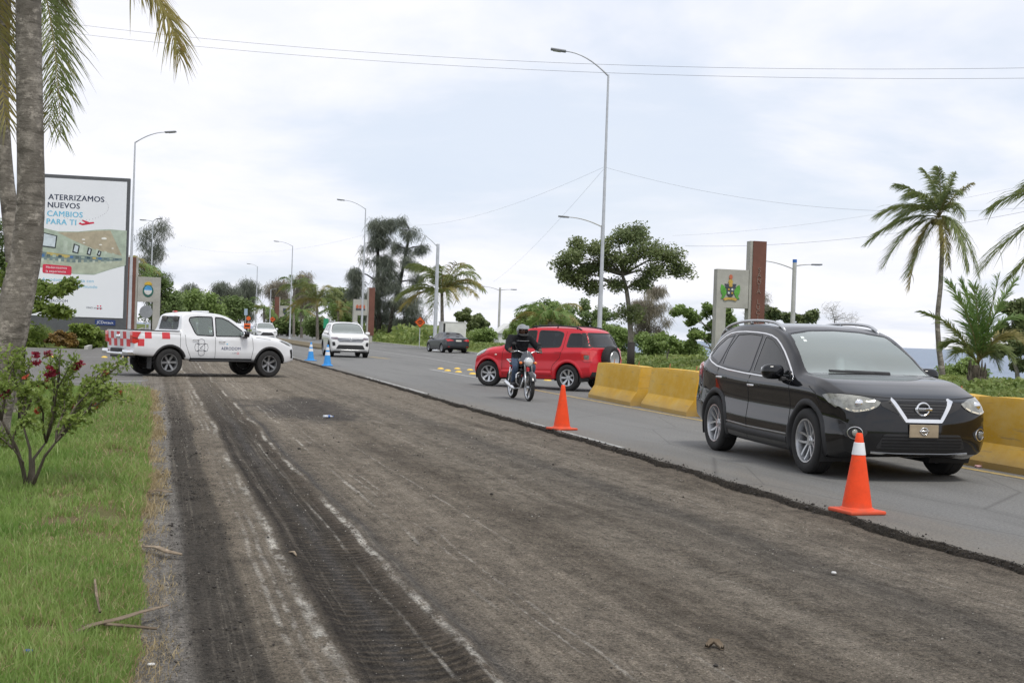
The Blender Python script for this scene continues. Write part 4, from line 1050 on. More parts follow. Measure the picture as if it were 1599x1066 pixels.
# ================================================================== VEHICLES
def carpaint(name, col, metal=0.0, rough=0.28, coat=1.0, dirt=0.0):
    t = NT(name)
    n = t.noise(3.0, 4, 0.6); f = t.noise(25, 4, 0.7)
    c = t.ramp(n, [(0.3, tuple(x*0.94 for x in col)), (0.7, tuple(min(1, x*1.04) for x in col))])
    if dirt:
        low = t.ramp(t.math('ADD', t.xyz(t.co())[2], t.math('MULTIPLY', f, 0.35)), [(0.35, dirt), (0.95, 0.05*dirt)])
        c = t.mix(low, c, (0.21, 0.19, 0.16))
    t.set(color=c, metal=metal, rough=rough, coat=coat, coatr=0.04)
    return t.m
M_BLACKPAINT = carpaint('black_paint', (0.004, 0.0045, 0.006), 0.0, 0.06, 0.1, 0.05)
M_REDPAINT = carpaint('red_paint', (0.56, 0.008, 0.020), 0.0, 0.3, 0.25, 0.06)
M_WHITEPAINT = carpaint('white_paint', (0.74, 0.75, 0.76), 0.0, 0.35, 0.6, 0.12)
M_WHITE2 = carpaint('pearl_white_paint', (0.78, 0.78, 0.77), 0.0, 0.3, 0.7, 0.10)
M_NAVYPAINT = carpaint('dark_grey_paint', (0.016, 0.022, 0.030), 0.0, 0.3, 0.3, 0.12)
M_RUBBER = simple('tyre_rubber', (0.017, 0.0165, 0.016), 0.8, var=0.35, scale=9, bump=0.2)
M_TRIM = simple('black_plastic', (0.022, 0.022, 0.023), 0.62, var=0.2, bump=0.1)
M_GLOSSBLK = simple('gloss_black', (0.008, 0.008, 0.009), 0.15, var=0.1)
M_CHROME = simple('chrome', (0.78, 0.79, 0.8), 0.12, 1.0, var=0.05)
M_SILVER = simple('alloy_silver', (0.52, 0.53, 0.54), 0.32, 0.85, var=0.1)
M_DARKALLOY = simple('alloy_dark_grey', (0.085, 0.088, 0.092), 0.35, 0.7, var=0.15)
M_REDLENS = simple('red_lens', (0.60, 0.018, 0.018), 0.12, var=0.15, coat=1.0)
M_CLEARLENS = simple('clear_lens', (0.24, 0.24, 0.21), 0.1, 0.15, var=0.45, coat=1.0, scale=14)
M_AMBER = simple('amber_lens', (0.8, 0.2, 0.02), 0.15, var=0.15, coat=1.0)
M_INT = simple('cabin_trim', (0.045, 0.045, 0.046), 0.85, var=0.2)
M_SEAT = simple('seat_fabric', (0.10, 0.095, 0.09), 0.9, var=0.2, bump=0.2)
M_SEAM = simple('panel_gap', (0.012, 0.012, 0.012), 0.9, var=0.05)
M_PLATE = simple('number_plate', (0.62, 0.60, 0.55), 0.5, var=0.1)
def glass(name, tint, opac, refl=0.5, sky_sheen=None):
    t = NT(name)
    n = t.noise(2.0, 3, 0.5)
    tr = t.node('ShaderNodeBsdfTransparent'); t.l.new(t.ramp(n, [(0.3, tuple(c*0.93 for c in tint)), (0.7, tint)]), tr.inputs[0])
    t.set(color=sky_sheen or tuple(c*0.25 for c in tint), rough=0.04, spec=refl, coat=0.6)
    mx = t.node('ShaderNodeMixShader')
    fr = t.node('ShaderNodeFresnel'); fr.inputs[0].default_value = 1.5
    t.l.new(t.math('ADD', t.math('MULTIPLY', fr.outputs[0], 1.6), opac, clamp=True), mx.inputs[0])
    t.l.new(tr.outputs[0], mx.inputs[1]); t.l.new(t.b.outputs[0], mx.inputs[2])
    t.l.new(mx.outputs[0], t.out.inputs[0])
    return t.m
G_CLEAR = glass('clear_glass', (0.80, 0.88, 0.84), 0.10)
G_SCREEN = glass('windscreen_glass', (0.86, 0.95, 0.92), 0.30, 0.9, (0.50, 0.56, 0.54))  # pale base colour stands in for sky reflected in the windscreen
G_PICK = glass('cab_glass', (0.84, 0.92, 0.89), 0.34, 0.8, (0.36, 0.42, 0.40))  # grey-green base colour stands in for sky reflections on the cab windows
G_TINT = glass('tinted_glass', (0.16, 0.18, 0.18), 0.35, 0.6)
G_DARK = glass('dark_tinted_glass', (0.05, 0.055, 0.06), 0.55, 0.6)

def chaikin(pts, n=2, closed=True):
    for _ in range(n):
        q = []
        L = len(pts)
        rngk = range(L) if closed else range(L-1)
        if not closed: q.append(pts[0])
        for i in rngk:
            a, b = pts[i], pts[(i+1) % L]
            q.append((a[0]*.75+b[0]*.25, a[1]*.75+b[1]*.25)); q.append((a[0]*.25+b[0]*.75, a[1]*.25+b[1]*.75))
        if not closed: q.append(pts[-1])
        pts = q
    return pts
def rcorner(pts, r, n=3):
    """round each corner of a closed polygon with radius-like distance r"""
    out = []
    L = len(pts)
    for i in range(L):
        p = Vector(pts[i]); a = Vector(pts[i-1]); b = Vector(pts[(i+1) % L])
        da, db = (a-p), (b-p)
        ra, rb = min(r, da.length*0.45), min(r, db.length*0.45)
        s, e = p+da.normalized()*ra, p+db.normalized()*rb
        for k in range(n+1):
            t_ = k/n
            q = s*(1-t_)**2+p*2*t_*(1-t_)+e*t_*t_
            out.append((q.x, q.y))
    return out
def dens(pts, d, closed=True):
    out = []
    L = len(pts)
    for i in range(L if closed else L-1):
        a, b = pts[i], pts[(i+1) % L]
        n = max(1, int(math.ceil(math.dist(a, b)/d)))
        for k in range(n): out.append((a[0]+(b[0]-a[0])*k/n, a[1]+(b[1]-a[1])*k/n))
    if not closed: out.append(pts[-1])
    return out
def inside(p, poly):
    x, y = p; c = False; j = len(poly)-1
    for i in range(len(poly)):
        xi, yi = poly[i]; xj, yj = poly[j]
        if (yi > y) != (yj > y) and x < (xj-xi)*(y-yi)/(yj-yi)+xi: c = not c
        j = i
    return c
def offset_poly(pts, d):
    L = len(pts); out = []
    area = sum(pts[i][0]*pts[(i+1) % L][1]-pts[(i+1) % L][0]*pts[i][1] for i in range(L))
    sg = 1 if area > 0 else -1
    for i in range(L):
        a = Vector(pts[i-1]); p = Vector(pts[i]); b = Vector(pts[(i+1) % L])
        t_ = (b-a)
        if t_.length < 1e-9: out.append(pts[i]); continue
        t_.normalize()
        n_ = Vector((t_.y, -t_.x))*sg
        q = p+n_*d
        out.append((q.x, q.y))
    return out

class Car:
    """Body lofted from stations along the length; x forward, origin on the ground between the axles.
    Profiles are given against s = distance behind the front bumper."""
    def __init__(s, P, root):
        s.P = P; s.root = root
        s.L = P['L']; s.W = P['W']/2; s.xf = P['fo']+P['wb']/2
        s.xw = [s.xf-P['fo'], s.xf-P['fo']-P['wb']]
        f = {k: pchip(P[k]) for k in ('bot', 'belt', 'rail', 'top', 'wid', 'wrail')}
        prof_f, prof_r = pchip(P['nose']), pchip(P['tail'])
        kf, pf, lf = P['plan_f']; kr, pr, lr = P['plan_r']
        N = int(s.L/0.028)
        st = sorted(set([s.L*i/N for i in range(N+1)]+P.get('extra', [])))
        def section(q):
            zb, zm, zr, zt = f['bot'](q), f['belt'](q), f['rail'](q), f['top'](q)
            w, wr = f['wid'](q)*s.W, f['wrail'](q)*s.W
            h = zm-zb
            ws = w*P.get('shoulder', 0.955)
            c = [(0, zb+.03), (w*.55, zb+.02), (w*.86, zb), (w*.955, zb+.03), (w*.985, zb+.11), (w, zb+.36*h), (w*P.get('crease', 0.995), zb+.62*h), (w*.988, zm-.075), (ws, zm),
                 (wr+(ws-wr)*.48+.008, zm+(zr-zm)*.5), (wr, zr), (wr-.055*min(1, wr/.5), zr+(zt-zr)*.55), (wr*.55, zt-(zt-zr)*.14), (0, zt)]
            out = []
            n = len(c)
            for i in range(n-1):
                p0, p1, p2, p3 = c[max(i-1, 0)], c[i], c[i+1], c[min(i+2, n-1)]
                if i == 0: p0 = (-c[1][0], c[1][1])
                if i == n-2: p3 = (-c[n-2][0], c[n-2][1])
                k = s.sub[i]
                tt = 0.32
                for j in range(k):
                    t_ = j/k
                    h1, h2, h3, h4 = 2*t_**3-3*t_*t_+1, -2*t_**3+3*t_*t_, t_**3-2*t_*t_+t_, t_**3-t_*t_
                    out.append(tuple(h1*p1[d]+h2*p2[d]+h3*tt*(p2[d]-p0[d])+h4*tt*(p3[d]-p1[d]) for d in (0, 1)))
            out.append(c[-1])
            return out
        s.sub = [3, 2, 3, 4, 8, 8, 6, 4, 9, 9, 3, 5, 6]
        def deform(q, y, z):
            x = q
            wf = max(0, 1-q/lf); wf = wf*wf*(3-2*wf)
            x += wf*(kf*(abs(y)/s.W)**pf+prof_f(z))
            e = s.L-q
            wr_ = max(0, 1-e/lr); wr_ = wr_*wr_*(3-2*wr_)
            x -= wr_*(kr*(abs(y)/s.W)**pr+prof_r(z))
            return s.xf-x
        bm = bmesh.new()
        rings = []
        for q in st:
            sec = section(q)
            ring = [bm.verts.new((deform(q, y, z), y, z)) for (y, z) in sec]
            mir = [ring[0]]+[bm.verts.new((deform(q, y, z), -y, z)) for (y, z) in sec[1:-1]]+[ring[-1]]
            rings.append((ring, mir, sec))
        for (a, am, _), (b, bmr, _) in zip(rings, rings[1:]):
            for i in range(len(a)-1):
                bm.faces.new((a[i], a[i+1], b[i+1], b[i]))
                bm.faces.new((am[i+1], am[i], bmr[i], bmr[i+1]))
        for (ring, mir, sec), q in ((rings[0], 0.0), (rings[-1], s.L)):
            M = 30; prev = None
            for i, (y, z) in enumerate(sec):
                if i in (0, len(sec)-1): row = [ring[i]]*(M+1)
                else:
                    row = [mir[i]]+[bm.verts.new((deform(q, -y+2*y*k/M, z), -y+2*y*k/M, z)) for k in range(1, M)]+[ring[i]]
                if prev:
                    for k in range(M):
                        vs_ = []
                        for x in (prev[k], prev[k+1], row[k+1], row[k]):
                            if x not in vs_: vs_.append(x)
                        if len(vs_) >= 3:
                            try: bm.faces.new(vs_)
                            except ValueError: pass
                prev = row
        bmesh.ops.recalc_face_normals(bm, faces=bm.faces[:])
        bm.normal_update()
        s.bm = bm
        s.bvh = BVHTree.FromBMesh(bm)
    VIEWS = {'L': (Vector((0, 9, 0)), Vector((0, -1, 0))), 'R': (Vector((0, -9, 0)), Vector((0, 1, 0))), 'F': (Vector((9, 0, 0)), Vector((-1, 0, 0))), 'B': (Vector((-9, 0, 0)), Vector((1, 0, 0))), 'T': (Vector((0, 0, 9)), Vector((0, 0, -1)))}
    def hit(s, view, a, b, off=0.0):
        o, d = s.VIEWS[view]
        if view in 'LR': p = Vector((a, o.y, b))
        elif view in 'FB': p = Vector((o.x, a, b))
        else: p = Vector((a, b, o.z))
        h, n, _, _ = s.bvh.ray_cast(p, d)
        if h is None:
            h, n, _, _ = s.bvh.find_nearest(p+d*(9-s.W*0.98 if view in 'LR' else 9-s.L*0.42))
        if n.dot(d) > 0: n = -n
        return h+n*off, n
    def cut(s, view, poly):
        o, d = s.VIEWS[view]
        dele = []
        for f in s.bm.faces:
            if f.normal.dot(d) > -0.02: continue
            c = f.calc_center_median()
            p = (c.x, c.z) if view in 'LR' else ((c.y, c.z) if view in 'FB' else (c.x, c.y))
            if inside(p, poly): dele.append(f)
        bmesh.ops.delete(s.bm, geom=dele, context='FACES')
    def body(s, m, name='body'):
        me = bpy.data.meshes.new(name); s.bm.to_mesh(me)
        o = link(name, me, m, s.root, True)
        me.set_sharp_from_angle(angle=R(50))
        return o
    def patch(s, name, view, poly, m, off=0.004, depth=0.014, res=0.05, parent=None, smooth=True, label=None):
        out = dens(poly, res)
        n = len(out)
        xs = [p[0] for p in out]; ys = [p[1] for p in out]
        pts = list(out)
        x = min(xs)+res*.5
        small = offset_poly(out, -res*.3)
        while x < max(xs):
            y = min(ys)+res*.5
            while y < max(ys):
                if inside((x, y), small): pts.append((x, y))
                y += res
            x += res
        r = delaunay_2d_cdt([Vector(p) for p in pts], [(i, (i+1) % n) for i in range(n)], [], 1, 1e-6)
        v2, _, fs = r[0], r[1], r[2]
        src = r[3]
        top = [s.hit(view, p.x, p.y, off) for p in v2]
        V = [h for h, _ in top]; F = [tuple(f) for f in fs]
        # rim
        idx = {}
        for new, olds in enumerate(src):
            for o_ in olds: idx[o_] = new
        ring = [idx[i] for i in range(n) if i in idx]
        base = len(V)
        for i in ring: V.append(top[i][0]-top[i][1]*depth)
        L = len(ring)
        for k in range(L):
            a, b = ring[k], ring[(k+1) % L]
            if a != b: F.append((a, b, base+(k+1) % L, base+k))
        mb = MB(); mb.add(V, F)
        o = mb.build(name, m, parent or s.root, smooth, sharp=40)
        if label: o['label'] = label
        return o
    def ring(s, name, view, poly, win, wout, m, off=0.006, parent=None, res=0.05, lift=0.0):
        out = dens(poly, res)
        a = offset_poly(out, wout); b = offset_poly(out, -win)
        n = len(out); V = []; F = []
        for p in a: V.append(s.hit(view, *p, -0.004)[0])
        for p, q in zip(a, b):
            mid = (p[0]*.7+q[0]*.3, p[1]*.7+q[1]*.3); V.append(s.hit(view, *mid, off+lift)[0])
        for p, q in zip(a, b):
            mid = (p[0]*.25+q[0]*.75, p[1]*.25+q[1]*.75); V.append(s.hit(view, *mid, off+lift)[0])
        for q in b: V.append(s.hit(view, *q, -0.012)[0])
        for r_ in range(3):
            for i in range(n): F.append((r_*n+i, r_*n+(i+1) % n, (r_+1)*n+(i+1) % n, (r_+1)*n+i))
        mb = MB(); mb.add(V, F)
        return mb.build(name, m, parent or s.root, True, sharp=50)
    def strip(s, name, view, line, w, m, off=0.003, parent=None, res=0.05, into=None):
        pts = dens(line, res, closed=False)
        V = []; F = []
        for i, p in enumerate(pts):
            a = Vector(pts[max(i-1, 0)]); b = Vector(pts[min(i+1, len(pts)-1)])
            t_ = (b-a).normalized(); n_ = Vector((-t_.y, t_.x))*w/2
            for k, o_ in ((-1.0, -.004), (-.6, off), (.6, off), (1.0, -.004)):
                V.append(s.hit(view, p[0]+n_.x*k, p[1]+n_.y*k, o_)[0])
        for i in range(len(pts)-1):
            for k in range(3): F.append((4*i+k, 4*i+k+1, 4*i+k+5, 4*i+k+4))
        q = 4*(len(pts)-1)
        F += [(0, 1, 2, 3), (q+3, q+2, q+1, q)]
        mb = into or MB(); mb.add(V, F)
        if into is None: return mb.build(name, m, parent or s.root, True, sharp=50)
    def S(s, q): return s.xf-q        # station -> x
    def arches(s, r, m, win=0.035, wout=0.05, z0=None):
        for view in 'LR':
            for xw in s.xw:
                poly = [(xw+r*math.cos(a), s.P['wr']+r*math.sin(a)) for a in [2*PI*k/48 for k in range(48)]]
                s.cut(view, poly)
        for view in 'LR':
            sg = 1 if view == 'L' else -1
            for xw in s.xw:
                zb = z0 if z0 is not None else pchip(s.P['bot'])(s.xf-xw)+0.02
                a0 = math.asin(max(-1, min(1, (zb-s.P['wr'])/r)))
                angs = [a0+(PI-2*a0)*k/40 for k in range(41)]
                V = []; F = []
                for a in angs:
                    for rr, o_ in ((r+wout, -.003), (r+wout*.6, .012), (r, .016), (r-win*.6, .004), (r-win, -.06)):
                        V.append(s.hit(view, xw+rr*math.cos(a), max(s.P['wr']+rr*math.sin(a), zb-0.02), o_)[0] if rr >= r else s.hit(view, xw+r*math.cos(a), max(s.P['wr']+r*math.sin(a), zb-.02), 0)[0]+Vector((-(r-rr)*math.cos(a), sg*o_, -(r-rr)*math.sin(a))))
                for i in range(40):
                    for k in range(4): F.append((5*i+k, 5*i+k+1, 5*i+k+6, 5*i+k+5))
                mb = MB(); mb.add(V, F)
                mb.build('wheel_arch', m, s.root, True, sharp=60)
                # dark liner
                lb = MB()
                V = []; F = []
                for k in range(25):
                    a = a0-0.15+(PI-2*a0+0.3)*k/24
                    for yy in (s.W*0.985, s.W*0.45):
                        V.append((xw+(r-.005)*math.cos(a), sg*yy, s.P['wr']+(r-.005)*math.sin(a)))
                for k in range(24): F.append((2*k, 2*k+1, 2*k+3, 2*k+2))
                F.append(tuple(2*k+1 for k in range(25)))
                lb.add(V, F)
                lb.build('arch_liner', M_TRIM, s.root)
    def wheels(s, style, tw=0.225, rim=0.22, m_rim=None, steer=0.0, spokes=5):
        r = s.P['wr']; m_rim = m_rim or M_SILVER
        ty = MB(); h = tw/2
        ty.lathe([(rim-.005, -h*.72), (rim+.02, -h*.95), (r-.06, -h), (r-.02, -h*.93), (r-.004, -h*.78), (r, -h*.5), (r-.006, -h*.34), (r, -h*.3), (r, h*.3), (r-.006, h*.34), (r, h*.5), (r-.004, h*.78), (r-.02, h*.93), (r-.06, h), (rim+.02, h*.95), (rim-.005, h*.72), (rim-.02, 0)], 44, axis='Y', closed=True)
        me_t = ty.mesh('wheel'); me_t.materials.append(M_RUBBER)
        rb = MB()      # outer face towards +y
        o = h*.78
        rb.lathe([(rim+.006, o-.002), (rim+.004, o+.012), (rim-.012, o+.010), (rim-.022, o-.02), (rim-.03, -h*.6), (rim-.005, -h*.74)], 44, axis='Y')
        rb.lathe([(0.0, o-.035), (.05, o-.037), (.062, o-.05), (.062, o-.09)], 20, axis='Y')
        def spoke(a, w0, w1, tw_=0.0):
            n = 6; V = []; F = []
            for k in range(n+1):
                f_ = k/n; rr = 0.045+(rim-.055)*f_; w = w0+(w1-w0)*f_; aa = a+tw_*f_
                d = o-.045+.035*f_**1.5
                c, d2 = math.cos(aa), math.sin(aa)
                for (sx, dy) in ((-1, -.03), (-.75, 0), (.75, 0), (1, -.03)):
                    V.append((rr*c-sx*w*d2, d+dy, rr*d2+sx*w*c))
            for k in range(n):
                for j in range(3): F.append((4*k+j, 4*k+j+1, 4*k+j+5, 4*k+j+4))
            rb.add(V, F)
        if style == 'multi':
            for k in range(5):
                for t_ in (-.24, 0.24): spoke(2*PI*k/5+t_*.55+.3, .016, .017, t_*1.3)
        elif style == 'six':
            for k in range(6): spoke(2*PI*k/6, .03, .04, 0.0)
        elif style == 'seven':
            for k in range(spokes): spoke(2*PI*k/spokes, .024, .042, 0.10)
        else:
            for k in range(5): spoke(2*PI*k/5, .03, .05)
        me_r = rb.mesh('rim'); me_r.materials.append(m_rim)
        hb = MB(); hb.lathe([(rim-.03, -h*.55), (rim-.03, -h*.2), (.05, -h*.15), (0, -h*.15)], 30, axis='Y')
        hb.lathe([(.14, -h*.05), (.14, -h*.0), (.03, 0.0)], 30, axis='Y')
        me_h = hb.mesh('brake_disc'); me_h.materials.append(M_TRIM)
        cb = MB(); cb.lathe([(0, o-.028), (.026, o-.029), (.03, o-.036)], 16, axis='Y')
        me_c = cb.mesh('hub_cap'); me_c.materials.append(M_SILVER)
        for me in (me_t, me_r, me_h, me_c):
            me.polygons.foreach_set('use_smooth', [True]*len(me.polygons)); me.set_sharp_from_angle(angle=R(40))
        s.wheel_meshes = (me_t, me_r, me_h, me_c)
        yy = s.P.get('track', s.P['W']-tw-.06)/2
        for i, xw in enumerate(s.xw):
            for sg in (1, -1):
                w = bpy.data.objects.new('wheel', me_t); COL.objects.link(w); w.parent = s.root
                w.location = (xw, sg*yy, r)
                w.rotation_euler = (0, random.uniform(0, 6), (0 if sg > 0 else PI)+(steer if i == 0 else 0))
                for nm, me in (('rim', me_r), ('brake_disc', me_h), ('hub_cap', me_c)):
                    c = bpy.data.objects.new(nm, me); COL.objects.link(c); c.parent = w
        # underbody so that no light shines through
        ub = MB(); ub.box((0, 0, s.P['bot'][len(s.P['bot'])//2][1]+.10), (s.L*.70, s.W*1.2, .14))
        ub.tube([(s.xw[0], -yy+.1, r), (s.xw[0], yy-.1, r)], .05); ub.tube([(s.xw[1], -yy+.1, r), (s.xw[1], yy-.1, r)], .06)
        ub.build('underbody', M_TRIM, s.root)
    def window(s, name, view, poly, g, seal=M_GLOSSBLK, win=0.03, wout=0.022, off=0.0, cut=True):
        if cut: s.cut(view, offset_poly(dens(poly, .05), -0.006))
        o = s.patch(name, view, poly, g, off-0.001, 0.004)
        s.ring('window_seal', view, poly, win, wout, seal, 0.004, parent=o)
        return o
    def interior(s, x_dash, x_rows, zf, zbelt, zhead, driver=None):
        b = MB()
        b.box(((x_dash+x_rows[-1])/2-.2, 0, zf), (x_dash-x_rows[-1]+1.2, s.W*1.6, .06))
        b.box((x_dash+.05, 0, zbelt-.16), (.35, s.W*1.62, .3), bev=.06)
        b.build('dashboard', M_INT, s.root)
        for x in x_rows:
            for y in (-.37, .37):
                q = MB()
                q.box((x+.1, y, zf+.32), (.52, .5, .16), bev=.06)
                T = Matrix.Translation((x-.16, y, zf+.36)) @ Matrix.Rotation(R(-14), 4, 'Y')
                q.box((0, 0, .30), (.14, .48, .62), T, bev=.055)
                q.box((-.01, 0, .70), (.10, .26, .17), T, bev=.045)
                q.build('seat', M_SEAT, s.root, True, sharp=50)
        st_ = MB()
        pts = [(0, .18*math.cos(2*PI*k/20), .18*math.sin(2*PI*k/20)) for k in range(21)]
        T = Matrix.Translation((x_rows[0]+.48, .37, zbelt-.02)) @ Matrix.Rotation(R(25), 4, 'Y')
        st_.tube(pts, .016, 6, T, caps=False); st_.box((.02, 0, 0), (.03, .32, .05), T)
        st_.build('steering_wheel', M_INT, s.root)
    def mirror(s, x, z, m, sc=1.0, out=0.0):
        for sg in (1, -1):
            b = MB()
            y = s.W*.93
            b.ellip((x-.02, sg*(y+.135*sc+out), z+.09*sc), (.085*sc, .125*sc, .085*sc), p=.72)
            o = b.build('side_mirror', m, s.root, True)
            a = MB(); a.box((x+.03, sg*(y+.01), z+.015), (.10*sc, .13, .05*sc), bev=.015)
            a.build('mirror_arm', M_TRIM, o)
            g_ = MB(); g_.ellip((x-.088*sc-.02, sg*(y+.135*sc+out), z+.09*sc), (.022, .1*sc, .065*sc), p=.6)
            g_.build('mirror_glass', M_CHROME, o, True)
    def handle(s, view, x, z, m, w=.19):
        h, n = s.hit(view, x, z, 0.0)
        b = MB()
        sg = 1 if view == 'L' else -1
        T = Matrix.Translation(h)
        b.box((0, sg*.035, 0), (w, .016, .026), T, bev=.007)
        b.box((w*.4, sg*.014, 0), (.02, .04, .02), T); b.box((-w*.4, sg*.014, 0), (.02, .04, .02), T)
        return b.build('door_handle', m, s.root, True, sharp=40)
def mirror_pts(pts): return pts+[(-a, b) for a, b in reversed(pts)]
def text_mesh(s, size, name='lettering', depth=0.0, spacing=1.0, bold=0.0):
    cu = bpy.data.curves.new(name, 'FONT')
    cu.body = s; cu.size = size; cu.extrude = depth; cu.space_character = spacing; cu.offset = bold
    cu.align_x = 'CENTER'; cu.align_y = 'CENTER'; cu.resolution_u = 3
    o = bpy.data.objects.new(name, cu); COL.objects.link(o)
    dg = bpy.context.evaluated_depsgraph_get()
    me = bpy.data.meshes.new_from_object(o.evaluated_get(dg))
    bpy.data.objects.remove(o); bpy.data.curves.remove(cu)
    return me
def skin_body(J, E_, RAD):
    keys = list(J)
    me = bpy.data.meshes.new('person'); me.from_pydata([J[k] for k in keys], [(keys.index(a), keys.index(b)) for a, b in E_], [])
    ro = bpy.data.objects.new('person', me); COL.objects.link(ro)
    ro.modifiers.new('skin', 'SKIN'); ro.modifiers.new('sub', 'SUBSURF').levels = 2
    ro.modifiers['sub'].render_levels = 2
    for i, k in enumerate(keys):
        sv = me.skin_vertices[0].data[i]; sv.radius = RAD.get(k, RAD.get(k[:-1])); sv.use_root = (k == 'pel')
    dg = bpy.context.evaluated_depsgraph_get()
    body = bpy.data.meshes.new_from_object(ro.evaluated_get(dg))
    bpy.data.objects.remove(ro)
    bpy.data.meshes.remove(me)
    bm = bmesh.new(); bm.from_mesh(body); bpy.data.meshes.remove(body)
    return bm
# ------------------------------------------------------------------ black crossover
P = dict(L=4.64, W=1.82, fo=.93, wb=2.705, wr=.36, track=1.59,
  bot=[(0, .30), (.25, .22), (.6, .20), (1.4, .20), (3.2, .22), (4.1, .28), (4.64, .38)],
  belt=[(0, .80), (.12, .88), (.45, .955), (1.0, .99), (1.3, 1.0), (2.5, 1.015), (3.5, 1.06), (4.2, 1.13), (4.64, 1.12)],
  rail=[(0, .85), (.12, .93), (.45, 1.01), (1.0, 1.07), (1.22, 1.085), (1.6, 1.305), (2.05, 1.525), (2.45, 1.60), (3.2, 1.62), (3.9, 1.555), (4.2, 1.485), (4.45, 1.25), (4.64, 1.14)],
  top=[(0, .86), (.12, .93), (.45, 1.02), (1.0, 1.085), (1.14, 1.10), (1.6, 1.36), (2.05, 1.565), (2.35, 1.645), (2.9, 1.68), (3.5, 1.665), (4.1, 1.605), (4.3, 1.54), (4.5, 1.30), (4.64, 1.16)],
  wid=[(0, .90), (.3, .965), (.75, 1.0), (2, 1.0), (3.6, 1.0), (4.2, .975), (4.64, .90)],
  wrail=[(0, .82), (.45, .86), (1.0, .875), (1.22, .88), (1.6, .83), (2.05, .775), (2.6, .745), (3.5, .73), (4.1, .70), (4.45, .74), (4.64, .80)],
  nose=[(.2, .10), (.35, .03), (.50, .0), (.62, .005), (.78, .03), (.90, .085), (1.0, .16)], tail=[(.3, .08), (.45, .0), (.75, .01), (.95, .05), (1.15, .10), (1.4, .12)],
  plan_f=(.25, 4.0, .95), plan_r=(.2, 3.5, .8), shoulder=.958, crease=.972)
root = thing('crossover_car', 'black five-door crossover approaching beside the nearest orange cone', 'car')
c = Car(P, root)
S = c.S
# windows (side view: x, z)
wl_z = 1.0
front_win = rcorner([(S(1.42), 1.035), (S(1.62), 1.17), (S(1.93), 1.36), (S(2.22), 1.475), (S(2.47), 1.515), (S(2.52), 1.055)], .05)
rear_win = rcorner([(S(2.60), 1.058), (S(2.57), 1.52), (S(2.95), 1.54), (S(3.36), 1.525), (S(3.52), 1.35), (S(3.54), 1.11)], .05)
qtr_win = rcorner([(S(3.63), 1.12), (S(3.50), 1.47), (S(3.46), 1.515), (S(3.72), 1.49), (S(3.96), 1.36), (S(4.06), 1.22)], .06)
screen = rcorner(mirror_pts([(0, 1.10), (.40, 1.095), (.765, 1.09), (.72, 1.27), (.665, 1.44), (.625, 1.545), (.32, 1.59), (0, 1.602)])[:-1], .03)
rear_scr = rcorner(mirror_pts([(.60, 1.14), (.52, 1.47)]), .06)
openings = []
for view in 'LR':
    c.window('door_window', view, front_win, G_TINT)
    c.window('door_window', view, rear_win, G_DARK)
    c.window('quarter_window', view, qtr_win, G_DARK)
c.window('windscreen', 'F', screen, G_SCREEN, win=.02, wout=.02)
c.window('rear_window', 'B', rear_scr, G_DARK)
c.arches(.415, M_TRIM, .03, .055)
c.body(M_BLACKPAINT)
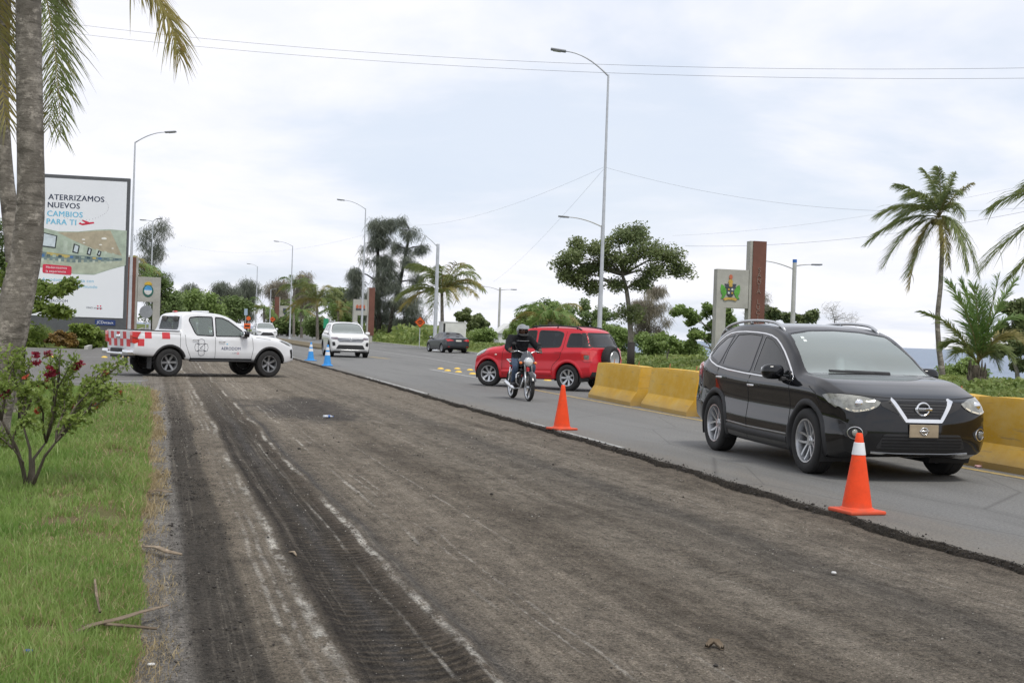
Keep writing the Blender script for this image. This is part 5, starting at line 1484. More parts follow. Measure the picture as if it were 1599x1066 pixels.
for view in 'LR':
    c.strip('door_gap', view, [(S(1.40), 1.0), (S(1.36), .80), (S(1.36), .45), (S(1.42), .28)], .014, M_SEAM, .0025)
    c.strip('door_gap', view, [(S(2.56), 1.04), (S(2.56), .5), (S(2.55), .27)], .014, M_SEAM, .0025)
    c.strip('door_gap', view, [(S(3.60), 1.09), (S(3.55), .90), (S(3.33), .72), (S(3.22), .50), (S(3.2), .28)], .014, M_SEAM, .0025)
    c.strip('door_gap', view, [(S(.62), .78), (S(.72), .90), (S(.9), .965)], .012, M_SEAM, .0025)
    c.strip('window_trim', view, chaikin([(S(1.36), 1.012), (S(2.5), 1.03), (S(3.55), 1.078), (S(4.0), 1.17), (S(4.13), 1.25), (S(3.98), 1.42), (S(3.74), 1.52), (S(3.3), 1.56), (S(2.6), 1.545), (S(2.2), 1.505), (S(1.9), 1.385), (S(1.55), 1.17), (S(1.36), 1.03)], 1, False), .022, M_CHROME, .007)
    c.strip('sill_moulding', view, [(S(1.40), .335), (S(2.5), .34), (S(3.2), .36)], .09, M_TRIM, .012)
    c.strip('sill_trim', view, [(S(1.40), .40), (S(2.5), .405), (S(3.2), .43)], .016, M_SILVER, .008)
    c.handle(view, S(2.40), .905, M_CHROME); c.handle(view, S(3.42), .965, M_CHROME)
    sg = 1 if view == 'L' else -1
    # roof rail
    pts = []
    hf = pchip([(2.15, -.01), (2.28, .025), (2.5, .042), (3.2, .045), (3.8, .042), (4.05, .02), (4.15, -.01)])
    for k in range(25):
        q = 2.15+2.0*k/24
        p = c.hit('T', S(q), sg*.615, 0)[0]; pts.append(p+Vector((0, 0, hf(q))))
    b = MB(); b.tube(pts, .019, 8)
    for i in (2, 12, 22): b.tube([pts[i]-Vector((0, 0, .05)), pts[i]], .018)
    b.build('roof_rail', M_SILVER, root, True)
    hl = [(sg*a, z) for a, z in ((.46, .84), (.50, .795), (.58, .755), (.72, .725), (.80, .745), (.845, .80), (.85, .885), (.80, .905), (.62, .885))]
    lamp = c.patch('headlight', 'F', rcorner(hl, .02), M_CLEARLENS, .011, .04, res=.028)
    c.strip('led_strip', 'F', [(sg*.52, .795), (sg*.60, .76), (sg*.72, .738), (sg*.80, .76)], .024, simple('led_lens', (.8, .72, .55), .2, coat=1.0), .011, parent=lamp, res=.03)
    wl_ = c.patch('headlight', view, rcorner([(S(.26), .80), (S(.33), .765), (S(.46), .815), (S(.58), .885), (S(.48), .905), (S(.28), .895)], .015), M_CLEARLENS, .008, .03, res=.03)
    b = MB(); p, n = c.hit('F', sg*.68, .82, .006); b.ellip(p, (.02, .05, .045)); b.build('projector', M_CHROME, lamp, True)
    tl = [(sg*a, z) for a, z in ((.62, 1.07), (.80, .98), (.83, 1.0), (.80, 1.12), (.66, 1.14))]
    c.patch('tail_light', 'B', rcorner(tl, .02), M_REDLENS, .008, .03)
    tls = [(S(4.22), 1.10), (S(4.24), .97), (S(4.45), .94), (S(4.5), 1.06), (S(4.36), 1.14)]
    c.patch('tail_light', view, rcorner(tls, .02), simple('pale_red_lens', (.55, .22, .22), .15, coat=1.0), .008, .03)
    fg = [(sg*a, z) for a, z in ((.60, .53), (.66, .45), (.82, .47), (.83, .60), (.74, .61))]
    sur = c.patch('fog_surround', 'F', rcorner(fg, .03), M_TRIM, .003, .02)
    p, n = c.hit('F', sg*.725, .515, .006)
    b = MB(); b.ellip(p, (.012, .038, .038)); b.build('fog_lamp', M_CLEARLENS, sur, True)
    c.ring('fog_ring', 'F', [(sg*.725+.065*math.cos(a), .515+.06*math.sin(a)) for a in [2*PI*k/20 for k in range(20)]], .004, .010, M_CHROME, .010, parent=sur, res=.1)
# front: grille with chrome V, emblem, plate, intake
gr = c.patch('grille', 'F', rcorner([(-.47, .84), (-.46, .80), (-.24, .70), (.24, .70), (.46, .80), (.47, .84), (.30, .865), (-.30, .865)], .02), M_TRIM, .004, .02)
for k in range(5):
    z = .715+.03*k
    w = .22+.16*(z-.70)/.14
    c.strip('grille_bar', 'F', [(-w, z), (w, z)], .010, M_GLOSSBLK, .008, parent=gr)
c.strip('chrome_v', 'F', [(-.345, .868), (-.20, .655), (.20, .655), (.345, .868)], .062, M_CHROME, .020, res=.03)
em = Vector(c.hit('F', 0, .775, .012)[0])
b = MB()
b.tube([em+Vector((0, .072*math.cos(2*PI*k/28), .066*math.sin(2*PI*k/28))) for k in range(29)], .011, 8, caps=False)
b.box(em+Vector((.006, 0, 0)), (.016, .20, .034), bev=.005)
eo = b.build('emblem', M_CHROME, root, True, sharp=40)
tm = text_mesh('NISSAN', .034, 'emblem_lettering', .001, 1.25, .0)
link('emblem_lettering', tm, M_SEAM, eo, loc=em+Vector((.0165, 0, 0)), rot=(PI/2, 0, PI/2))
it = c.patch('lower_intake', 'F', rcorner([(-.52, .36), (.52, .36), (.44, .515), (-.44, .515)], .03), M_TRIM, .003, .02)
for k in range(4):
    c.strip('intake_bar', 'F', [(-.46, .385+.034*k), (.46, .385+.034*k)], .012, M_GLOSSBLK, .008, parent=it)
c.strip('bumper_trim', 'F', [(-.56, .315), (-.3, .302), (.3, .302), (.56, .315)], .026, M_CHROME, .012)
pp = c.hit('F', 0, .55, .015)[0]
b = MB(); b.box(pp, (.012, .335, .135), bev=.004)
po = b.build('front_plate', simple('tan_plate', (.30, .24, .16), .6, var=.25), root)
b = MB(); b.tube([pp+Vector((.010, .04*math.cos(2*PI*k/20), .036*math.sin(2*PI*k/20))) for k in range(21)], .006, 6, caps=False)
b.box(pp+Vector((.011, 0, 0)), (.008, .11, .018)); b.build('plate_emblem', M_CHROME, po, True)
# bonnet shut line and creases, wipers, sticker, number of small things
c.strip('bonnet_gap', 'F', [(-.80, .915), (-.55, .895), (-.3, .882), (.3, .882), (.55, .895), (.80, .915)], .012, M_SEAM, .002)
for sg in (1, -1):
    c.strip('wiper', 'F', [(sg*.1+.15, 1.115), (sg*.1-.38, 1.125)], .018, M_TRIM, .016)
for k in range(2):
    c.strip('inspection_sticker', 'F', [(-.53, 1.50-.035*k), (-.49, 1.50-.035*k)], .022, simple('pale_sticker', (.7, .75, .72), .6), .006)
c.interior(S(1.55), [S(2.35), S(3.25)], .42, 1.0, 1.5)
c.mirror(S(1.62), 1.0, M_BLACKPAINT, 1.05)
c.wheels('multi', .225, .238, M_SILVER)
# driver behind the screen
x0, y0 = S(2.35)+.06, .37
J = dict(pel=(x0, y0, .86), spi=(x0-.03, y0, 1.02), che=(x0-.06, y0, 1.2), nec=(x0-.06, y0, 1.345), hea=(x0-.03, y0, 1.44), top=(x0-.03, y0, 1.53))
for sg, k in ((1, 'l'), (-1, 'r')):
    J.update({'sh'+k: (x0-.05, y0+sg*.18, 1.28), 'el'+k: (x0+.13, y0+sg*.24, 1.07), 'wr'+k: (x0+.36, y0+sg*.15, 1.09), 'ha'+k: (x0+.41, y0+sg*.145, 1.085), 'hi'+k: (x0+.04, y0+sg*.1, .84), 'kn'+k: (x0+.46, y0+sg*.13, .88), 'an'+k: (x0+.72, y0+sg*.11, .56), 'to'+k: (x0+.86, y0+sg*.11, .54)})
E_ = [('pel', 'spi'), ('spi', 'che'), ('che', 'nec'), ('nec', 'hea'), ('hea', 'top')]
for k in 'lr': E_ += [('che', 'sh'+k), ('sh'+k, 'el'+k), ('el'+k, 'wr'+k), ('wr'+k, 'ha'+k), ('pel', 'hi'+k), ('hi'+k, 'kn'+k), ('kn'+k, 'an'+k), ('an'+k, 'to'+k)]
RAD = dict(pel=(.14, .12), spi=(.14, .11), che=(.16, .12), nec=(.055, .055), hea=(.075, .088), top=(.06, .07), sh=(.08, .08), el=(.052, .052), wr=(.034, .036), ha=(.03, .04), hi=(.095, .09), kn=(.07, .07), an=(.045, .045), to=(.04, .035))
bm = skin_body(J, E_, RAD)
d = MB(); d.v = [tuple(v.co) for v in bm.verts]; bm.verts.index_update(); d.f = [tuple(v.index for v in f.verts) for f in bm.faces]
for f in bm.faces:
    q = f.calc_center_median()
    d.mi.append(1 if (q.z > 1.36 or (q.x > x0+.2 and q.z > 1.02)) else (2 if q.z < .95 else 0))
bm.free()
d.m = 1
d.ellip((x0+.055, y0, 1.44), (.018, .014, .026)); d.ellip((x0+.035, y0, 1.375), (.03, .035, .022))
for sg in (1, -1):
    d.ellip((x0-.02, y0+sg*.075, 1.44), (.02, .012, .03))
    for k in range(4): d.tube([(x0+.40, y0+sg*(.165-.0*k), 1.115-.022*k), (x0+.45, y0+sg*.155, 1.12-.022*k), (x0+.46, y0+sg*.125, 1.115-.022*k), (x0+.43, y0+sg*.115, 1.11-.022*k)], [.010, .010, .009, .008], 6)
    d.tube([(x0+.39, y0+sg*.13, 1.10), (x0+.42, y0+sg*.11, 1.125), (x0+.45, y0+sg*.112, 1.13)], [.012, .011, .009], 6)
pd = d.build('person', [simple('driver_shirt', (.42, .46, .5), .9, var=.2), simple('driver_skin', (.22, .12, .08), .6), simple('driver_trousers', (.06, .06, .07), .9)], None, True)
tag(pd, 'driver in a pale shirt seated behind the windscreen of the black crossover', 'person')
hr = MB(); hr.ellip((x0-.045, y0, 1.475), (.10, .086, .085), None, 16, 10); hr.build('hair', simple('dark_hair', (.015, .012, .01), .8), pd, True)
DRIVER = pd
root.location = (3.84, 16.0, 0); root.rotation_euler = (0, 0, TH-PI/2-R(2.3))
DRIVER.location = root.location; DRIVER.rotation_euler = root.rotation_euler
# ------------------------------------------------------------------ white pickup with red chequers
P = dict(L=5.14, W=1.86, fo=.98, wb=3.06, wr=.385, track=1.58,
  bot=[(0, .48), (.25, .40), (.55, .42), (1.5, .46), (3.5, .46), (3.75, .50), (4.9, .56), (5.3, .60)],
  belt=[(0, .88), (.15, .95), (.5, 1.03), (1.2, 1.08), (1.6, 1.09), (3.6, 1.14), (3.72, 1.15), (5.3, 1.17)],
  rail=[(0, .92), (.15, 1.0), (.5, 1.09), (1.2, 1.15), (1.45, 1.165), (1.9, 1.46), (2.3, 1.68), (2.6, 1.74), (3.1, 1.755), (3.45, 1.725), (3.62, 1.64), (3.70, 1.30), (3.74, 1.225), (4.2, 1.225), (5.3, 1.235)],
  top=[(0, .96), (.12, 1.03), (.5, 1.13), (1.2, 1.205), (1.38, 1.22), (1.9, 1.52), (2.3, 1.72), (2.6, 1.785), (3.1, 1.80), (3.45, 1.765), (3.62, 1.67), (3.70, 1.32), (3.74, 1.24), (4.2, 1.235), (5.3, 1.245)],
  wid=[(0, .92), (.3, .97), (.8, 1.0), (5.0, 1.0), (5.3, .99)],
  wrail=[(0, .80), (.5, .85), (1.2, .87), (1.45, .87), (1.9, .81), (2.3, .755), (2.7, .735), (3.3, .735), (3.6, .76), (3.70, .86), (3.74, .955), (5.3, .955)],
  nose=[(.35, .08), (.5, .0), (.7, .0), (.95, .05), (1.1, .14)], tail=[(.5, .06), (.62, .03), (.75, .03), (1.2, .0)],
  plan_f=(.30, 3.4, 1.0), plan_r=(.05, 4, .5), shoulder=.965, extra=[3.66, 3.68, 3.69, 3.71, 3.73])
root = thing('pickup_truck', 'white double-cab pickup with red chequered tailgate turning across the milled road', 'pickup truck')
c = Car(P, root)
S = lambda q: c.S(q if q < 4.5 else 4.5+(q-4.5)*.8)
fw = rcorner([(S(1.62), 1.15), (S(1.95), 1.39), (S(2.22), 1.575), (S(2.40), 1.65), (S(2.63), 1.668), (S(2.67), 1.135)], .025)
rw = rcorner([(S(2.74), 1.14), (S(2.72), 1.672), (S(3.15), 1.672), (S(3.40), 1.64), (S(3.44), 1.56), (S(3.30), 1.22), (S(3.24), 1.15)], .035)
for view in 'LR':
    c.window('door_window', view, fw, G_PICK); c.window('door_window', view, rw, G_PICK)
screen = chaikin(mirror_pts([(0, 1.21), (.5, 1.20), (.76, 1.195), (.70, 1.40), (.62, 1.63), (.58, 1.68), (.3, 1.72), (0, 1.73)])[:-1], 1)
c.window('windscreen', 'F', screen, G_CLEAR, win=.02, wout=.02)
c.window('rear_window', 'B', rcorner(mirror_pts([(.62, 1.30), (.56, 1.64)]), .06), G_CLEAR)
c.cut('T', [(S(3.86), -.78), (S(3.86), .78), (S(5.18), .78), (S(5.18), -.78)])
c.arches(.455, M_TRIM, .03, .05)
c.body(M_WHITEPAINT)
b = MB()      # load bed
for a, d in (((S(4.44), 0, .80), (1.22, 1.64, .04)), ((S(4.44), .80, 1.0), (1.22, .04, .42)), ((S(4.44), -.80, 1.0), (1.22, .04, .42)), ((S(3.84), 0, 1.0), (.04, 1.64, .42)), ((S(5.20), 0, 1.0), (.04, 1.64, .42))): b.box(a, d)
b.build('load_bed', M_TRIM, root)
for sg in (1, -1):
    b = MB(); b.box((S(4.43), sg*.845, 1.243), (1.34, .10, .03), bev=.01); b.build('bed_rail', M_TRIM, root)
m_red = simple('red_chequer', (.62, .022, .03), .35, var=.08, coat=.5)
for view in 'LR':
    sg = 1 if view == 'L' else -1
    for pts in ([(S(1.55), 1.13), (S(1.52), .8), (S(1.58), .50)], [(S(2.70), 1.12), (S(2.70), .52)], [(S(3.60), 1.16), (S(3.58), .9), (S(3.50), .68), (S(3.42), .52)], [(S(3.745), 1.22), (S(3.745), .52)], [(S(.95), 1.08), (S(1.4), 1.13)]):
        c.strip('door_gap', view, pts, .014, M_SEAM, .0025)
    for q0, q1, z0, z1 in ((4.86, 5.09, .82, 1.015), (4.60, 4.84, 1.03, 1.205), (4.05, 4.28, 1.03, 1.205)):
        c.patch('red_square', view, [(S(q0), z0), (S(q1), z0), (S(q1), z1), (S(q0), z1)], m_red, .003, .004)
    c.strip('sill_cover', view, [(S(1.55), .50), (S(3.45), .50)], .06, M_TRIM, .006)
    b = MB(); b.box((S(2.5), sg*.955, .455), (1.95, .15, .055), bev=.02); b.build('side_step', M_TRIM, root, True, sharp=40)
    c.handle(view, S(2.50), 1.0, M_CHROME); c.handle(view, S(3.30), 1.03, M_CHROME)
    b = MB(); b.prism(rcorner([(S(4.98), 1.205), (S(5.295), 1.205), (S(5.285), .90), (S(5.20), .885), (S(5.04), .93), (S(5.10), 1.05)], .02), sg*.77, sg*.932, 'Y')
    tlo = b.build('tail_light', M_REDLENS, root, True, sharp=35)
    b = MB(); b.prism(rcorner([(S(5.09), 1.035), (S(5.28), 1.06), (S(5.28), 1.03), (S(5.08), 1.0)], .006), sg*.78, sg*.936, 'Y')
    b.build('lens_bar', simple('dark_red_lens', (.16, .006, .008), .15, coat=1.0), tlo)
    hl = [(sg*a, z) for a, z in ((.50, .97), (.55, .91), (.80, .90), (.86, .94), (.86, 1.04), (.70, 1.03))]
    c.patch('headlight', 'F', rcorner(hl, .02), M_CLEARLENS, .008, .03, res=.03)
    hs = c.patch('headlight', view, rcorner([(S(.26), .93), (S(.30), .90), (S(.62), 1.03), (S(.66), 1.06), (S(.45), 1.055), (S(.26), 1.0)], .015), M_CLEARLENS, .008, .03, res=.03)
    c.strip('lamp_bezel', view, [(S(.33), .935), (S(.60), 1.035)], .04, M_GLOSSBLK, .012, parent=hs, res=.03)
    c.patch('fog_surround', view, rcorner([(S(.23), .82), (S(.21), .56), (S(.27), .56), (S(.31), .80)], .015), M_GLOSSBLK, .005, .02, res=.03)
    b = MB(); b.box((S(4.02), sg*.80, .36), (.03, .26, .34), bev=.008) if False else b.box((S(4.60), sg*.80, .37), (.02, .26, .32), bev=.006)
    b.build('mud_flap', M_TRIM, root)
# fire service badge and lettering on the doors
m_line = simple('badge_line', (.03, .035, .05), .6)
m_navy = simple('navy_lettering', (.02, .04, .20), .5)
m_pink = simple('red_logo', (.65, .08, .12), .5)
m_cyan = simple('cyan_logo', (.12, .5, .75), .5)
def on_side(view, x, z, me, m, name, parent=None):
    sg = 1 if view == 'L' else -1
    for v_ in me.vertices:
        h = c.hit(view, x-sg*v_.co.x, z+v_.co.y, 0.006)[0]
        v_.co = h
    return link(name, me, m, parent or root)
for view in 'LR':
    sg = 1 if view == 'L' else -1
    x0, z0 = S(3.12), .82
    bd = MB()
    def circ(r, n=28): return [(x0+r*math.cos(2*PI*k/n), z0+r*math.sin(2*PI*k/n)) for k in range(n+1)]
    loops = [circ(.10)]
    mal = []
    for k in range(4):
        for (aa, rr) in ((-.56, .20), (-.42, .225), (0, .235), (.42, .225), (.56, .20), (.66, .135), (.785, .12), (.91, .135)):
            a = PI/2*k+aa; mal.append((x0+rr*math.cos(a)*.86, z0+rr*math.sin(a)))
    loops.append(mal+[mal[0]])
    for l in loops: c.strip('', view, l, .013, None, .004, into=bd, res=.04)
    for a in (.785, 2.356, 3.927, 5.498):
        c.strip('', view, [(x0+.105*math.cos(a), z0+.105*math.sin(a)), (x0+.165*math.cos(a), z0+.165*math.sin(a))], .03, None, .005, into=bd, res=.04)
    c.strip('', view, [(x0-.045, z0-.03), (x0+.045, z0+.045)], .02, None, .005, into=bd); c.strip('', view, [(x0-.03, z0-.055), (x0+.03, z0-.055)], .014, None, .006, into=bd)
    bo = bd.build('fire_badge', m_line, root)
    on_side(view, S(2.22), .80, text_mesh('AERODOM', .118, 'lettering', .001, 1.05, .0), m_navy, 'door_lettering')
    on_side(view, S(2.11), .675, text_mesh('by VINCI', .034, 'lettering', .001), m_navy, 'small_lettering')
    lg = MB()
    for k in range(4):
        a = PI/4+PI/2*k; xx, zz = S(2.0)*1.0+.028*math.cos(a), .675+.028*math.sin(a)
        c.strip('', view, [(xx-.012, zz-.012), (xx+.012, zz+.012)], .014, None, .005, into=lg)
    lg.build('red_star_logo', m_pink, root)['kind'] = 'stuff'
    c.strip('blue_mark', view, [(S(2.36), .925), (S(2.32), .925)], .04, m_cyan, .005)
    bo['kind'] = 'stuff'
# tailgate
tg = c.patch('tailgate', 'B', rcorner([(-.75, .76), (.75, .76), (.75, 1.205), (-.75, 1.205)], .02), M_WHITEPAINT, .006, .01, res=.08)
for k in range(7):
    for j in range(2):
        if (k+j) % 2 == 0:
            y0 = -.735+.21*k
            c.patch('red_square', 'B', [(y0, .80+.20*j), (y0+.21, .80+.20*j), (y0+.21, 1.0+.195*j), (y0, 1.0+.195*j)], m_red, .010, .006, parent=tg, res=.1)
p = c.hit('B', 0, 1.06, .012)[0]
b = MB(); b.box(p, (.05, .24, .11), bev=.02); b.build('tailgate_handle', M_CHROME, tg, True)
b = MB(); b.box((S(5.33), 0, .60), (.16, 1.30, .10), bev=.03); b.box((S(5.25), .70, .64), (.30, .36, .16), bev=.04); b.box((S(5.25), -.70, .64), (.30, .36, .16), bev=.04)
b.build('rear_bumper', M_CHROME, root, True, sharp=40)
b = MB(); b.box((S(5.40), 0, .67), (.02, .5, .16), bev=.005); b.box((S(5.36), 0, .62), (.10, .62, .25), bev=.02); b.build('plate_recess', M_TRIM, root)
# front
c.patch('grille', 'F', rcorner([(-.48, .64), (.48, .64), (.56, .98), (-.56, .98)], .05), M_GLOSSBLK, .006, .02)
c.patch('lower_intake', 'F', rcorner([(-.55, .47), (.55, .47), (.50, .58), (-.50, .58)], .03), M_TRIM, .006, .02)
# roof warning bar and aerial
b = MB(); b.box((S(2.75), 0, 1.815), (.22, .7, .05), bev=.02); b.build('roof_bar', M_WHITEPAINT, root, True, sharp=40)
b = MB(); b.box((S(3.40), .25, 1.80), (.09, .16, .03), bev=.012); b.build('roof_beacon', M_REDLENS, root, True)
c.interior(S(1.85), [S(2.55), S(3.3)], .55, 1.1, 1.6)
c.mirror(S(1.80), 1.12, M_GLOSSBLK, 1.1)
c.wheels('six', .255, .235, simple('alloy_mid_grey', (.24, .245, .25), .35, .6, var=.15))
root.location = (-8.72, 37.55, -.05); root.rotation_euler = (0, 0, R(39))
# ------------------------------------------------------------------ red compact off-roader with spare wheel on the back
P = dict(L=4.06, W=1.70, fo=.72, wb=2.58, wr=.345, track=1.47,
  bot=[(0, .34), (.25, .26), (.6, .25), (2, .26), (3.2, .28), (3.7, .34), (4.06, .40)],
  belt=[(0, .82), (.15, .90), (.5, .97), (1.0, 1.0), (2.0, 1.03), (3.0, 1.06), (3.8, 1.09), (4.06, 1.08)],
  rail=[(0, .85), (.15, .94), (.5, 1.02), (.95, 1.06), (1.05, 1.07), (1.5, 1.36), (1.78, 1.52), (2.1, 1.575), (3.0, 1.585), (3.6, 1.55), (3.82, 1.42), (4.0, 1.15), (4.06, 1.1)],
  top=[(0, .88), (.12, .97), (.5, 1.06), (.9, 1.105), (1.0, 1.115), (1.5, 1.45), (1.78, 1.60), (2.1, 1.655), (2.8, 1.68), (3.4, 1.66), (3.68, 1.60), (3.85, 1.45), (4.0, 1.2), (4.06, 1.12)],
  wid=[(0, .90), (.3, .965), (.7, 1.0), (2, .985), (3.2, 1.0), (3.7, .985), (4.06, .93)],
  wrail=[(0, .78), (.5, .83), (1.05, .86), (1.5, .79), (1.8, .735), (2.2, .715), (3.2, .70), (3.7, .70), (4.0, .82), (4.06, .85)],
  nose=[(.3, .06), (.45, .0), (.6, .01), (.85, .07), (1.0, .16)], tail=[(.4, .05), (.5, .0), (.75, .0), (1.0, .04), (1.2, .06)],
  plan_f=(.32, 3.0, .95), plan_r=(.14, 4, .6), shoulder=.95, crease=.975)
root = thing('compact_suv', 'red compact off-roader with rear spare wheel crossing the gap in the median', 'car')
c = Car(P, root); S = c.S
fw = rcorner([(S(1.30), 1.10), (S(1.55), 1.33), (S(1.75), 1.475), (S(1.92), 1.535), (S(2.18), 1.545), (S(2.22), 1.085)], .05)
rw = rcorner([(S(2.30), 1.09), (S(2.26), 1.55), (S(2.85), 1.545), (S(3.05), 1.50), (S(3.03), 1.13)], .07)
qw = rcorner([(S(3.22), 1.14), (S(3.24), 1.49), (S(3.55), 1.50), (S(3.68), 1.42), (S(3.78), 1.22), (S(3.74), 1.15)], .05)
for view in 'LR':
    c.window('door_window', view, fw, G_CLEAR, M_TRIM, win=.034); c.window('door_window', view, rw, G_DARK, M_TRIM, win=.034); c.window('quarter_window', view, qw, G_DARK, M_TRIM, win=.034)
screen = chaikin(mirror_pts([(0, 1.12), (.45, 1.11), (.71, 1.105), (.66, 1.28), (.58, 1.50), (.3, 1.575), (0, 1.59)])[:-1], 1)
c.window('windscreen', 'F', screen, G_CLEAR, win=.02, wout=.02)
c.window('rear_window', 'B', rcorner(mirror_pts([(.66, 1.16), (.57, 1.52)]), .08), G_DARK, M_TRIM)
c.arches(.405, M_REDPAINT, .02, .075)
bo = c.body(M_REDPAINT)
for view in 'LR':
    c.patch('rear_pillar', view, rcorner([(S(3.70), 1.135), (S(3.93), 1.135), (S(3.90), 1.22), (S(3.80), 1.44), (S(3.70), 1.52), (S(3.58), 1.52)], .02), M_TRIM, .003, .006, res=.035)
for view in 'LR':
    sg = 1 if view == 'L' else -1
    for pts in ([(S(1.22), 1.05), (S(1.18), .75), (S(1.22), .34)], [(S(2.26), 1.06), (S(2.26), .34)], [(S(3.13), 1.54), (S(3.12), 1.1), (S(3.05), .86), (S(2.84), .66), (S(2.76), .36)], [(S(1.0), .33), (S(3.0), .36)]):
        c.strip('door_gap', view, pts, .013, M_SEAM, .0025)
    c.strip('side_moulding', view, [(S(1.2), .42), (S(2.8), .44)], .12, M_REDPAINT, .018)
    c.handle(view, S(2.10), .97, M_REDPAINT); c.handle(view, S(3.0), 1.0, M_REDPAINT, .17)
    pts = []
    hf = pchip([(1.95, -.01), (2.05, .04), (2.8, .055), (3.4, .045), (3.55, -.01)])
    for k in range(22):
        q = 1.95+1.6*k/21; pts.append(c.hit('T', S(q), sg*.56, 0)[0]+Vector((0, 0, hf(q))))
    b = MB(); b.tube(pts, .019, 8)
    for i in (2, 11, 19): b.tube([pts[i]-Vector((0, 0, .06)), pts[i]], .016)
    b.build('roof_rail', M_TRIM, root, True)
    tl = [(S(3.72), 1.07), (S(3.70), .86), (S(3.80), .78), (S(3.97), .78), (S(4.0), 1.07)]
    t0 = c.patch('tail_light', view, rcorner(tl, .04), M_REDLENS, .012, .02, res=.04)
    c.patch('tail_lens', view, rcorner([(S(3.78), .95), (S(3.80), .84), (S(3.93), .84), (S(3.93), .95)], .02), M_CLEARLENS, .018, .015, parent=t0, res=.04)
    c.patch('tail_light', 'B', rcorner([(sg*.70, 1.07), (sg*.80, 1.06), (sg*.80, .78), (sg*.72, .78)], .02), M_REDLENS, .012, .02, res=.04)
    c.patch('headlight', view, rcorner([(S(.28), .86), (S(.38), .82), (S(.62), .97), (S(.52), 1.0), (S(.3), .94)], .02), M_CLEARLENS, .009, .02, res=.03)
    c.patch('headlight', 'F', rcorner([(sg*.42, .82), (sg*.75, .80), (sg*.80, .93), (sg*.5, .92)], .03), M_CLEARLENS, .009, .02, res=.03)
    p, n = c.hit(view, S(.98), .865, .004)
    b = MB(); b.ellip(p, (.04, .012, .022)); b.build('side_repeater', simple('pale_lens', (.75, .6, .52), .2, coat=1.0), root, True)
c.patch('grille', 'F', rcorner(mirror_pts([(.40, .70), (.44, .84)]), .03), M_TRIM, .006, .02)
c.patch('lower_intake', 'F', rcorner(mirror_pts([(.52, .40), (.46, .56)]), .03), M_TRIM, .006, .02)
c.patch('lower_bumper', 'B', rcorner(mirror_pts([(.72, .40), (.72, .52)]), .02), M_TRIM, .012, .02)
c.interior(S(1.4), [S(2.05), S(2.95)], .48, 1.04, 1.5)
c.mirror(S(1.42), 1.02, M_TRIM, .9)
c.wheels('seven', .215, .215, M_SILVER, spokes=7, steer=R(14))
# spare wheel in a hard cover
p = c.hit('B', .05, .86, 0)[0]
b = MB(); b.lathe([(0.0, .16), (.16, .17), (.20, .20), (.30, .20), (.335, .16), (.345, .08), (.335, 0.0), (.25, -.03)], 36, axis='X', M=Matrix.Translation(p) @ Matrix.Rotation(PI, 4, 'Z'))
sp = b.build('spare_wheel', M_RUBBER, root, True, sharp=40)
b = MB(); b.lathe([(0, .185), (.10, .19), (.17, .21), (.205, .215), (.215, .20)], 30, axis='X', M=Matrix.Translation(p) @ Matrix.Rotation(PI, 4, 'Z')); b.build('spare_rim', M_SILVER, sp, True, sharp=30)
root.location = (.90, 35.5, 0); root.rotation_euler = (0, 0, R(180-36))
# ------------------------------------------------------------------ cars further off, built more simply
def far_car(name, label, P, paint, wins, screens, loc, rz, lamps, group=None, rails=False, glassm=None):
    root = thing(name, label, 'car', group=group)
    c = Car(P, root); S = c.S
    for w in wins:
        for view in 'LR': c.window('door_window', view, rcorner([(S(a), z) for a, z in w], .05), G_TINT)
    c.window('windscreen', 'F', chaikin(mirror_pts(screens[0])[:-1], 1), glassm or G_SCREEN, win=.02, wout=.02)
    c.window('rear_window', 'B', rcorner(mirror_pts(screens[1]), .06), G_DARK)
    c.arches(P['wr']+.055, M_TRIM if rails else paint, .02, .05)
    c.body(paint)
    lamps(c)
    c.mirror(S(P['mir'][0]), P['mir'][1], paint, .95, .0)
    c.interior(S(P['mir'][0]-.05), [S(P['mir'][0]+.75), S(P['mir'][0]+1.55)], P.get('floor', .5), P['mir'][1], 1.5)
    c.wheels('five', .235, P['wr']*.63, M_SILVER)
    root.location = loc; root.rotation_euler = (0, 0, rz)
    return c, root
PS = dict(L=4.97, W=1.99, fo=.92, wb=2.98, wr=.385, track=1.70, mir=(1.75, 1.12),
  bot=[(0, .30), (.3, .25), (.7, .24), (3.5, .26), (4.97, .40)],
  belt=[(0, .90), (.15, .98), (.5, 1.05), (1.2, 1.09), (3.5, 1.12), (4.97, 1.15)],
  rail=[(0, .93), (.15, 1.02), (.5, 1.11), (1.3, 1.17), (1.5, 1.19), (2.0, 1.47), (2.35, 1.62), (2.8, 1.68), (3.8, 1.69), (4.5, 1.62), (4.8, 1.35), (4.97, 1.18)],
  top=[(0, .96), (.12, 1.04), (.5, 1.15), (1.3, 1.22), (1.42, 1.235), (2.0, 1.55), (2.35, 1.71), (2.8, 1.765), (3.8, 1.77), (4.5, 1.70), (4.8, 1.40), (4.97, 1.2)],
  wid=[(0, .93), (.3, .975), (.8, 1.0), (4.4, 1.0), (4.97, .94)],
  wrail=[(0, .82), (.5, .86), (1.3, .88), (1.5, .875), (2.0, .80), (2.35, .745), (2.9, .72), (4.2, .71), (4.8, .8), (4.97, .85)],
  nose=[(.25, .07), (.45, .0), (.7, .0), (.9, .03), (1.05, .10)], tail=[(.4, .04), (.6, 0), (1.2, .06)], plan_f=(.26, 3.4, .95), plan_r=(.14, 4, .7))
